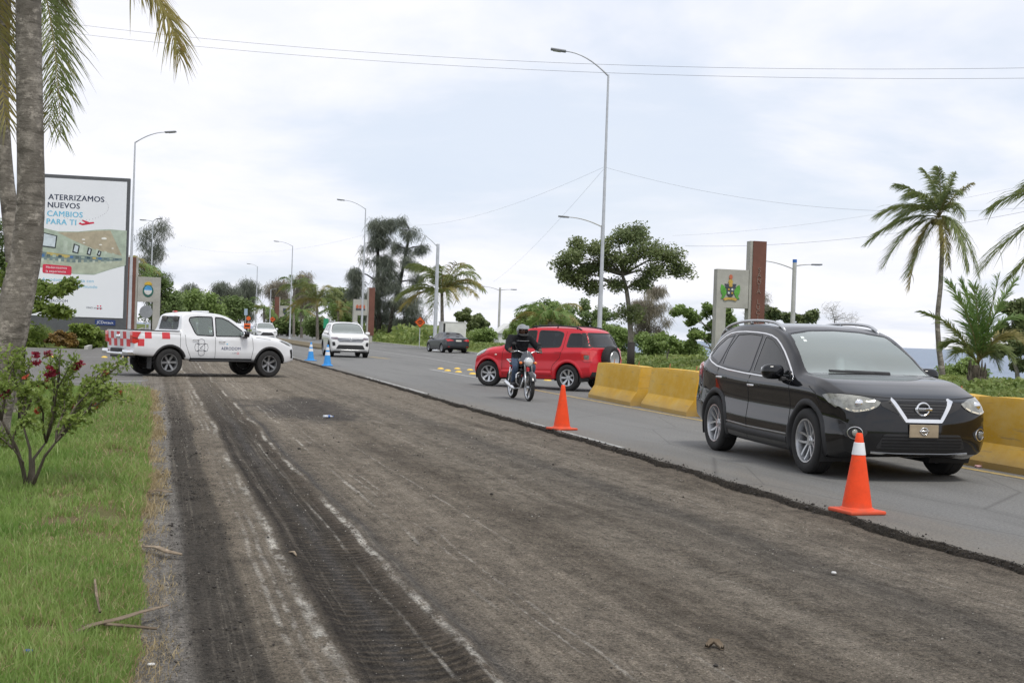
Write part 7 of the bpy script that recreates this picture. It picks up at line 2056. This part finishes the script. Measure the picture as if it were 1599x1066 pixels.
def emblem_birds(root, pn):
    x, z = -.22, 3.66
    for sg in (1, -1):
        shp('parrot', [(x+sg*a, z+b_) for a, b_ in ((.20, .02), (.30, .20), (.42, .27), (.46, .12), (.44, -.08), (.36, -.22), (.44, -.36), (.32, -.34), (.24, -.22), (.18, -.1))], e_green, pn, -.23)
        shp('mantling', [(x+sg*a, z+b_) for a, b_ in ((.03, .20), (.12, .30), (.28, .30), (.22, .22), (.26, .14), (.10, .08))], e_dark, pn, -.24)
    shp('shield', [(x-.17, z+.14), (x+.17, z+.14), (x+.17, z-.12), (x+.08, z-.26), (x, z-.30), (x-.08, z-.26), (x-.17, z-.12)], e_dark, pn, -.235)
    for i, (a, b_) in enumerate(((-.08, .06), (.08, .06), (-.08, -.1), (.08, -.1))): shp('shield_charge', ell(x+a, z+b_, .05, .05, 8), (e_gold, e_white, e_white, e_gold)[i], pn, -.25)
    shp('helmet', ell(x, z+.23, .09, .07, 12), e_gold, pn, -.25)
    shp('torch', [(x-.07, z+.28), (x+.07, z+.28), (x+.11, z+.40), (x+.05, z+.50), (x-.05, z+.50), (x-.11, z+.40)], e_gold, pn, -.235)
    shp('flame', ell(x, z+.60, .08, .11, 12), e_red, pn, -.24)
    shp('motto_ribbon', [(x-.34, z-.36), (x-.18, z-.30), (x+.18, z-.30), (x+.34, z-.36), (x+.26, z-.44), (x+.1, z-.40), (x-.1, z-.40), (x-.26, z-.44)], e_gold, pn, -.245)
def emblem_oval(root, pn):
    x, z = .05, 3.70
    shp('wreath', ell(x, z-.05, .36, .42), e_wr, pn, -.22)
    shp('oval_upper', ell(x, z, .26, .32), e_blue, pn, -.235)
    shp('oval_lower', [(x+.26*math.cos(-PI*k/10), z+.32*math.sin(-PI*k/10)) for k in range(11)], e_white, pn, -.245)
    shp('rising_sun', [(x+.26*math.cos(PI*k/10), z+.36+.22*math.sin(PI*k/10)) for k in range(11)], simple('emblem_yellow', (.62, .42, .05), .6), pn, -.23)
def emblem_red(root, pn):
    x, z = -.1, 3.75
    for a in (-.35, 0, .35): shp('crest', ell(x+a, z+.05, .15, .24, 10), e_red, pn, -.23)
    shp('crest_base', [(x-.5, z-.3), (x+.5, z-.3), (x+.5, z-.12), (x-.5, z-.12)], e_dark, pn, -.235)
p = at(1143, 500, 58); monument('tall brown and concrete monument with parrot coat of arms behind the black crossover', (p.x, 58, 0), R(14), False, emblem_birds, 'SANTA LUCIA')
p = at(229, 500, 90); monument('brown and concrete monument with blue oval emblem beside the billboard', (p.x, 90, -.1), R(10), True, emblem_oval, 'ARGENTINA')
p = at(563, 500, 140); monument('distant brown monument with red crest beside the dark casuarina trees', (p.x, 140, 0), R(20), False, emblem_red, '')
p = at(443, 500, 200); monument('farthest small monument with dark shield beside the road palms', (p.x, 200, 0), R(20), True, lambda r_, pn: shp('shield', [(-.2, 4.2), (.4, 4.2), (.4, 3.6), (.1, 3.2), (-.2, 3.6)], e_dark, pn, -.23), '')

# ---- signs
M_SIGNO = simple('orange_sign', (0.75, 0.13, 0.02), 0.5, var=0.06)
M_ALU = simple('sign_back_alu', (0.42, 0.44, 0.46), 0.45, 0.5, var=0.1)
def sign(label, px, py, Y, size, shape, m, z_post=0.0, words_=None, name='road_sign'):
    p = at(px, py, Y)
    root = thing(name, label, 'sign', (p.x, Y, 0), R(8))
    b = MB(); b.tube([(0, .04, 0), (0, .04, p.z+size*.3)], .035, 8); b.build('post', M_GALV, root)
    h = size/2
    pts = {'diamond': [(-h, 0), (0, -h), (h, 0), (0, h)], 'disc': ell(0, 0, h, h, 24), 'rect': [(-h, -h*.6), (h, -h*.6), (h, h*.6), (-h, h*.6)], 'tall': [(-h*.5, -h), (h*.5, -h), (h*.5, h), (-h*.5, h)]}[shape]
    b = MB(); b.prism([(x, p.z+z) for x, z in pts], -.02, .0, 'Y'); f = b.build('sign_face', m, root)
    if shape == 'diamond':
        for z_, w in ((.16, .30), (.0, .5), (-.16, .3)):
            q = MB(); q.box((0, -.024, p.z+z_*size*.8), (w*size, .006, .07*size)); q.build('legend_bar', M_SEAM, f)
        q = MB(); o_ = [(x*.93, p.z+z*.93) for x, z in pts]
        q.tube([(x, -.024, z) for x, z in o_+[o_[0]]], .012*size, 5); q.build('sign_border', M_SEAM, f)
    return root
sign('orange diamond roadworks sign on a post beside the casuarina trees', 656, 503, 112, .95, 'diamond', M_SIGNO)
sign('orange diamond sign seen left of the white large sport utility car', 486.5, 501, 170, .95, 'diamond', M_SIGNO)
sign('orange diamond sign above the far white crossover', 425.5, 498.5, 190, .85, 'diamond', M_SIGNO)
sign('small orange disc sign above the pickup bonnet', 388, 497, 190, .6, 'disc', M_SIGNO)
sign('grey back of a round sign below the blue oval emblem', 228, 487, 84, .82, 'disc', M_ALU)
sign('small green sign at the left of the white large sport utility car', 509, 505, 120, .9, 'tall', simple('green_sign', (.02, .28, .14), .5))
sign('pale blue sign on a post above the pickup windscreen', 384, 487, 160, .8, 'tall', simple('pale_blue_sign', (.35, .45, .55), .5))
p = at(386, 509, 150)
root = thing('water_barrier', 'orange barrier board seen behind the pickup windscreen', 'barrier', (p.x, 150, 0), R(10))
b = MB(); b.box((0, 0, p.z), (.75, .1, .62), bev=.03); b.build('board', M_SIGNO, root)
b = MB(); b.box((0, -.056, p.z), (.55, .008, .16)); b.build('board_panel', M_SEAM, root)
for sx in (-1, 1):
    b = MB(); b.box((sx*.3, 0, p.z/2-.15), (.08, .4, p.z-.3)); b.build('foot', M_TRIM, root)

# ---- parked box trailer and white hut by the sea
M_WHT = simple('white_panel', (0.66, 0.66, 0.63), 0.6, var=0.1, scale=2)
p = at(706, 521, 104)
root = thing('box_trailer', 'small white box trailer standing ahead of the dark sedan', 'trailer', (p.x, 104, 0), R(10))
b = MB(); b.box((0, 0, 1.45), (1.85, 2.6, 1.5), bev=.03); b.build('box_body', M_WHT, root)
b = MB(); b.box((0, 0, 2.22), (1.92, 2.66, .06)); b.build('roof_edge', M_CHROME if False else M_WHT, root)
b = MB(); b.box((-.80, -1.305, 1.55), (.16, .02, 1.1)); b.build('door_slot', M_TRIM, root)
b = MB(); b.box((0, 0, .60), (1.7, 2.5, .12)); b.build('chassis', M_TRIM, root)
for sx in (-1, 1):
    b = MB(); b.lathe([(.15, -.09), (.31, -.10), (.33, 0), (.31, .10), (.15, .09)], 24, axis='X', M=Matrix.Translation((sx*.82, 0, .33))); b.build('wheel', M_RUBBER, root, True)
p = at(791, 522, 125)
root = thing('beach_hut', 'small white hut with pitched roof just left of the motorcycle rider', 'hut', (p.x, 125, 0), R(15))
b = MB(); b.box((0, 0, .75), (2.0, 2.0, 1.5)); b.build('wall', M_WHT, root)
b = MB(); b.prism([(-1.25, 1.5), (1.25, 1.5), (0, 2.45)], -1.2, 1.2, 'Y'); b.build('roof', M_WHT, root)
b = MB(); b.box((0, -1.01, .6), (.7, .03, 1.2)); b.build('door', M_ALU, root)
# ================================================================== MOTORCYCLE AND RIDER
MP = rd(7.72, 27.75, 0.0)
MRZ = TH-PI/2+R(1)
moto = thing('motorcycle', 'small black motorcycle with round headlamp ridden towards the camera', 'motorcycle', MP, MRZ)
M_DARKM = simple('dark_engine_metal', (.06, .06, .062), .45, .6, var=.3)
M_BIKEBLK = simple('bike_black_paint', (.012, .013, .016), .25, var=.1, coat=.6)
def bike_wheel(x, r, w, name):
    T = Matrix.Translation((x, 0, r))
    b = MB(); b.lathe([(r-.055, -w*.4), (r-.03, -w*.5), (r-.008, -w*.3), (r, 0), (r-.008, w*.3), (r-.03, w*.5), (r-.055, w*.4)], 40, axis='Y', M=T)
    o = b.build(name, M_RUBBER, moto, True)
    b = MB(); b.lathe([(r-.05, -w*.42), (r-.062, -w*.40), (r-.072, 0), (r-.062, w*.40), (r-.05, w*.42)], 40, axis='Y', M=T); b.build('rim', M_DARKALLOY if False else M_SILVER, o, True)
    for k in range(5):
        a = 2*PI*k/5+.3
        for s in (-.12, .12):
            b = MB(); b.tube([Vector((x+.03*math.cos(a), 0, r+.03*math.sin(a))), Vector((x+(r-.066)*math.cos(a+s), 0, r+(r-.066)*math.sin(a+s)))], [.012, .010], 6); b.build('spoke', M_TRIM, o, True)
    b = MB(); b.tube([(x, -.07, r), (x, .07, r)], .032, 14); b.build('hub', M_SILVER, o, True)
    b = MB(); b.lathe([(.035, .045), (.115, .045), (.115, .05), (.035, .05)], 26, axis='Y', M=T, closed=True); b.build('brake_disc', M_SILVER, o)
bike_wheel(.65, .295, .085, 'front_wheel'); bike_wheel(-.62, .295, .11, 'rear_wheel')
for sg in (1, -1):
    b = MB(); b.tube([(.65, sg*.075, .295), (.56, sg*.075, .62)], .026, 10); b.tube([(.56, sg*.075, .62), (.42, sg*.075, 1.0)], .018, 10); b.build('fork_leg', M_SILVER, moto, True)
    b = MB(); b.tube([(-.62, sg*.09, .295), (-.05, sg*.07, .36)], .024, 8); b.build('swingarm', M_TRIM, moto, True)
    b = MB(); b.tube([(-.55, sg*.12, .33), (-.42, sg*.12, .70)], .026, 10); b.build('rear_shock', M_CHROME, moto, True)
    b = MB(); b.ellip((.50, sg*.165, .815), (.035, .035, .032)); o = b.build('indicator', M_AMBER, moto, True)
    b = MB(); b.tube([(.48, sg*.04, .815), (.49, sg*.15, .815)], .008, 6); b.build('indicator_stem', M_TRIM, o)
    b = MB(); pts = [(.28, sg*.05, .62), (.34, sg*.17, .60), (.36, sg*.215, .56), (.36, sg*.215, .40), (.33, sg*.17, .345), (.24, sg*.05, .34)]
    b.tube(pts, .014, 8); b.build('crash_bar', M_CHROME, moto, True)
    b = MB(); b.tube([(.03, sg*.08, .33), (.03, sg*.25, .33)], .013, 8); b.build('foot_peg', M_TRIM, moto, True)
    b = MB(); b.tube([(.38, sg*.20, 1.06), (.36, sg*.27, 1.20)], .006, 6); ms = b.build('mirror_stem', M_TRIM, moto)
    b = MB(); b.ellip((.35, sg*.285, 1.225), (.014, .05, .032)); b.build('mirror', M_TRIM, ms, True)
b = MB(); b.lathe([(.335, -.06), (.345, -.03), (.35, 0), (.345, .03), (.335, .06), (.33, .0)], 22, axis='Y', M=Matrix.Translation((.65, 0, .295)), arc=(R(25), R(165)), closed=True); b.build('front_mudguard', M_BIKEBLK, moto, True)
b = MB(); b.lathe([(.33, -.075), (.345, 0), (.33, .075), (.325, 0)], 20, axis='Y', M=Matrix.Translation((-.62, 0, .295)), arc=(R(30), R(170)), closed=True); b.build('rear_mudguard', M_BIKEBLK, moto, True)
b = MB(); b.tube([(.36, 0, 1.0), (.38, .1, 1.03), (.36, .2, 1.07), (.27, .36, 1.045)], .013, 8); b.tube([(.38, -.1, 1.03), (.36, -.2, 1.07), (.27, -.36, 1.045)], .013, 8); b.tube([(.38, -.1, 1.03), (.38, .1, 1.03)], .013, 8)
hb = b.build('handlebar', M_CHROME, moto, True)
for sg in (1, -1):
    b = MB(); b.tube([(.315, sg*.27, 1.058), (.265, sg*.375, 1.043)], .019, 10); b.build('grip', M_RUBBER, hb, True)
    b = MB(); b.tube([(.36, sg*.21, 1.06), (.35, sg*.36, 1.045)], .006, 6); b.build('lever', M_SILVER, hb, True)
b = MB(); b.lathe([(0, .035), (.07, .03), (.093, .012), (.098, 0)], 26, axis='X', M=Matrix.Translation((.545, 0, .84)))
hl = b.build('headlamp', simple('headlamp_lens', (.66, .68, .68), .12, .3, var=.25, scale=18, coat=1.0), moto, True)
b = MB(); b.lathe([(.10, .012), (.108, .0), (.10, -.05), (.06, -.13), (0, -.14)], 26, axis='X', M=Matrix.Translation((.545, 0, .84))); b.build('headlamp_shell', M_CHROME, hl, True)
b = MB()      # flyscreen / cowl
V = []; F = []
for i in range(8):
    f = i/7; z = .86+.22*f; w = .125*(1-.45*f**2); xx = .555-.10*f**1.2
    for k in range(11):
        a = -1+2*k/10; V.append((xx-.09*abs(a)**2.2, w*a*1.25, z-.03*abs(a)))
for i in range(7):
    for k in range(10): F.append((i*11+k, i*11+k+1, (i+1)*11+k+1, (i+1)*11+k))
b.add(V, F); b.build('flyscreen', simple('smoked_screen', (.05, .056, .066), .15, var=.1, coat=.8), moto, True)
b = MB(); b.ellip((.17, 0, .83), (.25, .135, .12), p=.85); b.build('fuel_tank', M_BIKEBLK, moto, True)
b = MB(); b.box((-.25, 0, .775), (.66, .24, .08), bev=.035); b.build('seat', M_TRIM, moto, True)
b = MB(); b.box((-.20, 0, .64), (.34, .2, .18), bev=.03); b.build('side_panel', M_BIKEBLK, moto, True)
b = MB(); b.box((.12, 0, .40), (.34, .22, .20), bev=.04)
for k in range(6): b.box((.20, 0, .50+.03*k), (.19, .19-.012*k, .012))
b.tube([(.10, .10, .40), (.10, .17, .40)], .085, 18); b.tube([(.10, -.10, .40), (.10, -.17, .40)], .085, 18)
b.build('engine', M_DARKM, moto, True, sharp=40)
b = MB(); b.tube([(.28, -.03, .56), (.37, -.06, .44), (.30, -.10, .27), (.0, -.13, .24)], .018, 8); ex = b.build('exhaust_pipe', M_CHROME, moto, True)
b = MB(); b.tube([(.0, -.13, .24), (-.1, -.145, .255), (-.58, -.175, .36), (-.62, -.177, .37)], [.02, .042, .05, .03], 14); b.build('silencer', M_CHROME, ex, True)
b = MB()
b.tube([(.40, 0, .96), (.30, 0, .60), (.26, 0, .30), (.0, 0, .27)], .022, 8); b.tube([(.38, 0, .92), (.0, 0, .78), (-.5, 0, .74)], .022, 8); b.tube([(0, 0, .27), (-.08, 0, .5), (-.05, 0, .76)], .02, 8)
b.build('frame', M_TRIM, moto, True)
b = MB(); b.tube([(-.45, .12, .80), (-.75, .12, .86), (-.75, -.12, .86), (-.45, -.12, .80)], .012, 8); b.build('rear_rack', M_CHROME, moto, True)
b = MB(); b.ellip((-.72, 0, .72), (.04, .07, .04)); b.build('tail_lamp', M_REDLENS, moto, True)

# rider: one skinned body
J = dict(pel=(-.17, 0, .90), spi=(-.15, 0, 1.06), che=(-.09, 0, 1.25), nec=(-.05, 0, 1.40), hea=(-.02, 0, 1.50), top=(-.02, 0, 1.59))
for sg, k in ((1, 'l'), (-1, 'r')):
    J.update({'sh'+k: (-.08, sg*.205, 1.335), 'el'+k: (.05, sg*.36, 1.12), 'wr'+k: (.255, sg*.335, 1.075), 'ha'+k: (.30, sg*.325, 1.068), 'hi'+k: (-.14, sg*.11, .87), 'kn'+k: (.24, sg*.20, .73), 'an'+k: (.03, sg*.185, .40), 'he'+k: (-.01, sg*.185, .355), 'to'+k: (.20, sg*.195, .345)})
E_ = [('pel', 'spi'), ('spi', 'che'), ('che', 'nec'), ('nec', 'hea'), ('hea', 'top')]
for k in 'lr': E_ += [('che', 'sh'+k), ('sh'+k, 'el'+k), ('el'+k, 'wr'+k), ('wr'+k, 'ha'+k), ('pel', 'hi'+k), ('hi'+k, 'kn'+k), ('kn'+k, 'an'+k), ('an'+k, 'he'+k), ('he'+k, 'to'+k)]
RAD = dict(pel=(.15, .13), spi=(.155, .125), che=(.19, .14), nec=(.07, .07), hea=(.085, .095), top=(.06, .07), sh=(.095, .095), el=(.075, .075), wr=(.046, .05), ha=(.035, .045), hi=(.105, .10), kn=(.078, .078), an=(.052, .055), he=(.045, .045), to=(.042, .036))
bm = skin_body(J, E_, RAD)
mb = MB()
mb.v = [tuple(v.co) for v in bm.verts]; bm.verts.index_update()
mb.f = [tuple(v.index for v in f.verts) for f in bm.faces]
cl = []
for f in bm.faces:
    c = f.calc_center_median()
    if c.z > 1.43 and abs(c.y) < .13: m_ = 2
    elif abs(c.y) > .24 and c.x > .245 and c.z > .9: m_ = 2
    elif c.z < .42 and (c.x > .09 or c.z < .385): m_ = 3
    elif c.z < .90 and not (c.z > .86 and c.x < -.1): m_ = 1
    else: m_ = 0
    cl.append(m_)
bm.free()
mb.mi = cl
for sg in (1, -1):                       # curled fingers and thumb round the grips
    mb.m = 2
    for k in range(4):
        gx, gy, gz = .315-.012*k, sg*(.285+.024*k), 1.056-.003*k
        r_ = .0095 if k < 3 else .008
        pts = [(gx-.03, gy, gz+.022), (gx+.008, gy, gz+.03), (gx+.030, gy, gz+.012), (gx+.026, gy, gz-.016), (gx+.004, gy, gz-.026)]
        mb.tube(pts, [r_*1.1, r_*1.05, r_, r_*.95, r_*.75], 7)
    mb.tube([(.285, sg*.28, 1.05), (.29, sg*.262, 1.03), (.312, sg*.262, 1.028)], [.013, .012, .009], 7)
# face: nose, brow and chin pressed out of the head
mb.m = 2
mb.ellip((.085, 0, 1.505), (.018, .014, .026)); mb.ellip((.06, 0, 1.43), (.03, .035, .022)); mb.ellip((.066, 0, 1.468), (.018, .03, .008))
for sg in (1, -1): mb.ellip((.035, sg*.078, 1.50), (.02, .012, .03))
m_jk = NT('black_jacket'); n_ = m_jk.noise(14, 5, .65); m_jk.set(color=m_jk.ramp(n_, [(.35, (.006, .0065, .008)), (.7, (.017, .018, .021))]), rough=.8, spec=.2); m_jk.bump(m_jk.noise(9, 4, .6), .6, .04)
m_jn = simple('blue_jeans', (.055, .085, .14), .85, var=.35, scale=7, bump=.4, fine=14)
m_sk = simple('brown_skin', (.10, .048, .03), .55, var=.12)
m_sh = simple('dark_shoe', (.03, .03, .034), .6, var=.2)
pme = mb.mesh('person')
person = link('person', pme, [m_jk.m, m_jn, m_sk, m_sh], None, True, MP, (0, 0, MRZ))
tag(person, 'motorcycle rider in black jacket, blue jeans and silver helmet holding the handlebars', 'person')
b = MB()
V = []; F = []
for j in range(15):                      # open-faced helmet shell: cut away in front
    ph = -R(52)+(PI/2+R(52))*j/14
    for i in range(32):
        a = 2*PI*i/32
        V.append((-.015+.145*math.cos(ph)*math.cos(a), .128*math.cos(ph)*math.sin(a), 1.515+.138*math.sin(ph)))
for j in range(14):
    for i in range(32):
        a = (2*PI*(i+.5)/32+PI) % (2*PI)-PI
        ph = -R(52)+(PI/2+R(52))*(j+.5)/14
        if abs(a) < R(58) and -R(34) < ph < R(17): continue
        F.append((j*32+i, j*32+(i+1) % 32, (j+1)*32+(i+1) % 32, (j+1)*32+i))
b.add(V, F)
hel = b.build('helmet', simple('silver_helmet', (.20, .215, .225), .25, .5, var=.15, coat=.6), person, True)
b = MB(); b.lathe([(.15, 0), (.152, .04), (.142, .075)], 14, M=Matrix.Translation((-.015, 0, 1.545)), arc=(-R(62), R(62))); b.build('visor', simple('raised_visor', (.36, .38, .39), .2, .4, var=.2, coat=.6), hel, True)
b = MB(); b.tube([(.045, .105, 1.44), (.085, .06, 1.405), (.095, 0, 1.40), (.085, -.06, 1.405), (.045, -.105, 1.44)], .022, 8); b.build('chin_bar', M_TRIM, hel, True)
b = MB()
for sg in (1, -1):
    b = MB(); b.ellip((.072, sg*.032, 1.522), (.008, .012, .007)); b.build('eye', simple('eye_white', (.5, .48, .45), .3), person, True)
b = MB(); b.lathe([(.075, 1.36), (.092, 1.385), (.082, 1.42), (.07, 1.425)], 20, M=Matrix.Translation((-.05, 0, 0))); b.build('collar', m_jk.m, person, True)
b = MB(); b.tube([(.045, .14, 1.29), (.078, .05, 1.285), (.082, 0, 1.283), (.078, -.05, 1.285), (.045, -.14, 1.29)], .006, 6); b.build('reflective_piping', simple('grey_piping', (.25, .25, .26), .5), person, True)

# ================================================================== LITTER AND LOOSE STONES
M_CLOD = simple('asphalt_crumbs', (0.045, 0.04, 0.035), 0.95, var=0.4, scale=30, bump=.3)
r = np.random.default_rng(77)
def pebbles(name, u, v, z, s, m, label):
    n = len(u)
    X, Y = v*CT-u*ST, v*ST+u*CT
    base = np.array([[1, 0, 0], [-1, 0, 0], [0, 1, 0], [0, -1, 0], [0, 0, 1], [0, 0, -1]], float)
    V = np.repeat(base[None], n, 0)*r.uniform(.5, 1.2, (n, 6, 1))*s[:, None, None]*np.array([1, 1, .65])
    a = r.random(n)*2*PI; c_, s_ = np.cos(a), np.sin(a)
    V = np.stack([V[..., 0]*c_[:, None]-V[..., 1]*s_[:, None], V[..., 0]*s_[:, None]+V[..., 1]*c_[:, None], V[..., 2]], -1)
    V += np.stack([X, Y, z+s*.35], 1)[:, None]
    f = np.array([[0, 2, 4], [2, 1, 4], [1, 3, 4], [3, 0, 4], [2, 0, 5], [1, 2, 5], [3, 1, 5], [0, 3, 5]])
    F = (np.arange(n)*6)[:, None, None]+f[None]
    tag(link(name, np_mesh(name, V.reshape(-1, 3), F.reshape(-1, 3)), m), label, 'gravel', kind='stuff')
n = 9000; u = 4.5*(45/4.5)**r.random(n); v = r.uniform(-.05, 5.6, n)
pebbles('loose_chippings', u, v, np.full(n, -.052), .003*r.lognormal(0, .5, n)*np.clip(u/9, .8, 1.6), M_CLOD, 'loose dark asphalt chippings scattered over the milled strip')
n = 7000; u = 4.5*(40/4.5)**r.random(n); v = np.where(r.random(n) < .92, EDGE_V(u)+r.normal(-.02, .026, n), EDGE_V(u)+.02+r.exponential(.06, n))
pebbles('edge_crumbs', u, v, np.where(v > EDGE_V(u)+.0, .0, -.05+.045*r.random(n)), .0055*r.lognormal(0, .5, n)*np.clip(u/12, .8, 1.3), M_CLOD, 'dark crumbs of asphalt along the cut edge of the road')
n = 5000; u = 4.5*(28/4.5)**r.random(n); v = r.normal(.28, .14, n)
pebbles('dark_rubble', u, v, np.full(n, -.05), .004*r.lognormal(0, .5, n)*np.clip(u/9, .8, 1.4), M_CLOD, 'dark rubble band beside the grass verge')
n = 3500; u = 4.5*(28/4.5)**r.random(n); v = r.uniform(-.1, 5.4, n)
pebbles('pale_grit', u, v, np.full(n, -.051), .0035*r.lognormal(0, .4, n)*np.clip(u/9, .8, 1.8), simple('pale_grit', (.34, .32, .28), .9, var=.3), 'pale stone grit scattered over the milled strip')
# dry palm stalks and husks
M_DRY = bark('dry_palm_husk', (0.17, 0.13, 0.09), (0.27, 0.22, 0.165))
def stalk(label, pts, z, ws, name='dry_palm_stalk', thick=.012):
    b = MB()
    P_ = [gp(x, y, z) for x, y in pts]
    root = P_[0].copy()
    V = []; F = []
    n_ = len(P_)
    for i, p in enumerate(P_):
        t_ = (P_[min(i+1, n_-1)]-P_[max(i-1, 0)]).normalized(); s_ = Vector((-t_.y, t_.x, 0))
        zz = .01+.018*math.sin(PI*i/(n_-1))
        for k, hgt in ((-1, 0), (-.5, thick), (0, thick*.4), (.5, thick), (1, 0)): V.append(p-root+s_*ws[i]*k*.5+Vector((0, 0, zz+hgt)))
    for i in range(n_-1):
        for k in range(4): F.append((5*i+k, 5*i+k+1, 5*i+k+6, 5*i+k+5))
    for i in range(n_-1): F.append((5*i+4, 5*i, 5*i+5, 5*i+9))
    b.add(V, F)
    tag(b.build(name, M_DRY, None, True, root), label, 'debris')
stalk('long dry palm stalk lying from the grass onto the road edge', [(95, 1005), (120, 992), (150, 983), (185, 975), (220, 962), (262, 948)], .0, [.02, .03, .042, .045, .035, .02], thick=.007)
stalk('thin second strip of the long dry palm stalk', [(98, 992), (125, 987), (155, 984), (190, 985), (245, 986)], -.01, [.015, .018, .02, .016, .008])
stalk('short split palm husk on the grey shoulder', [(225, 856), (245, 861), (262, 868), (284, 869)], -.03, [.03, .05, .06, .02])
stalk('small brown husk at the grass edge below the shrub', [(232, 771), (245, 770), (258, 772), (267, 770)], -.03, [.05, .09, .08, .04])
stalk('slim dry leaf strip standing in the near grass', [(148, 908), (150, 935), (156, 960)], .05, [.012, .016, .01])
stalk('small chip of wood in the dark tread band', [(452, 865), (459, 869), (463, 871)], -.06, [.015, .018, .01])
stalk('brown clod of earth on the milled road near the bottom edge', [(1103, 1014), (1110, 1011), (1120, 1012), (1128, 1017)], -.05, [.02, .045, .045, .02], 'earth_clod', .02)
stalk('dark twig across the grass edge beyond the shrub', [(205, 664), (216, 662), (232, 664)], -.02, [.05, .05, .03])
# crushed bottle, cap, scraps
p = gp(512, 652, -.05)
root = thing('plastic_bottle', 'crushed clear plastic bottle with blue label lying on the milled strip', 'bottle', p+Vector((0, 0, .022)), R(25))
root.scale = (.62, .62, .62)
b = MB(); b.lathe([(0, -.13), (.034, -.125), (.037, -.04), (.033, 0), (.037, .05), (.03, .085), (.014, .11), (.014, .13), (0, .13)], 14, axis='X'); b.build('bottle_body', simple('clear_plastic', (.62, .66, .70), .2, var=.1, coat=.5), root, True)
b = MB(); b.lathe([(.0385, .0), (.0385, .055)], 14, axis='X'); b.build('bottle_label', simple('bottle_blue', (.05, .14, .42), .4), root, True)
b = MB(); b.tube([(.128, 0, 0), (.15, 0, 0)], .016, 10); b.build('cap', simple('bottle_blue', (.05, .14, .42), .4), root, True)
def scrap(name, label, px, py, z, s, col):
    p = gp(px, py, z); b = MB()
    b.ellip((0, 0, s*.25), (s, s*.7, s*.3), None, 7, 4, .7)
    tag(b.build(name, simple('scrap_%s' % name, col, .6), None, True, p, (0, 0, px)), label, 'litter')
scrap('bottle_cap', 'blue bottle cap in the near grass', 44, 1017, .05, .02, (.03, .07, .35))
scrap('paper_scrap', 'white paper scrap on the grey shoulder at the bottom left', 236, 1038, -.045, .018, (.6, .6, .58))
scrap('paper_scrap', 'white scrap on the milled road below the near orange cone', 1302, 895, -.05, .025, (.6, .6, .62))
p = gp(1541, 730, 0)
b = MB(); b.box((0, 0, .015), (.30, .07, .03), bev=.012); tag(b.build('litter_wrapper', simple('red_white_wrapper', (.55, .32, .32), .5, var=.5, scale=14), None, True, p, (0, 0, R(10))), 'red and white wrapper at the foot of the right yellow barrier', 'litter')
print('OBJ', len(bpy.data.objects), 'TRIS', sum(len(m.polygons) for m in bpy.data.meshes))
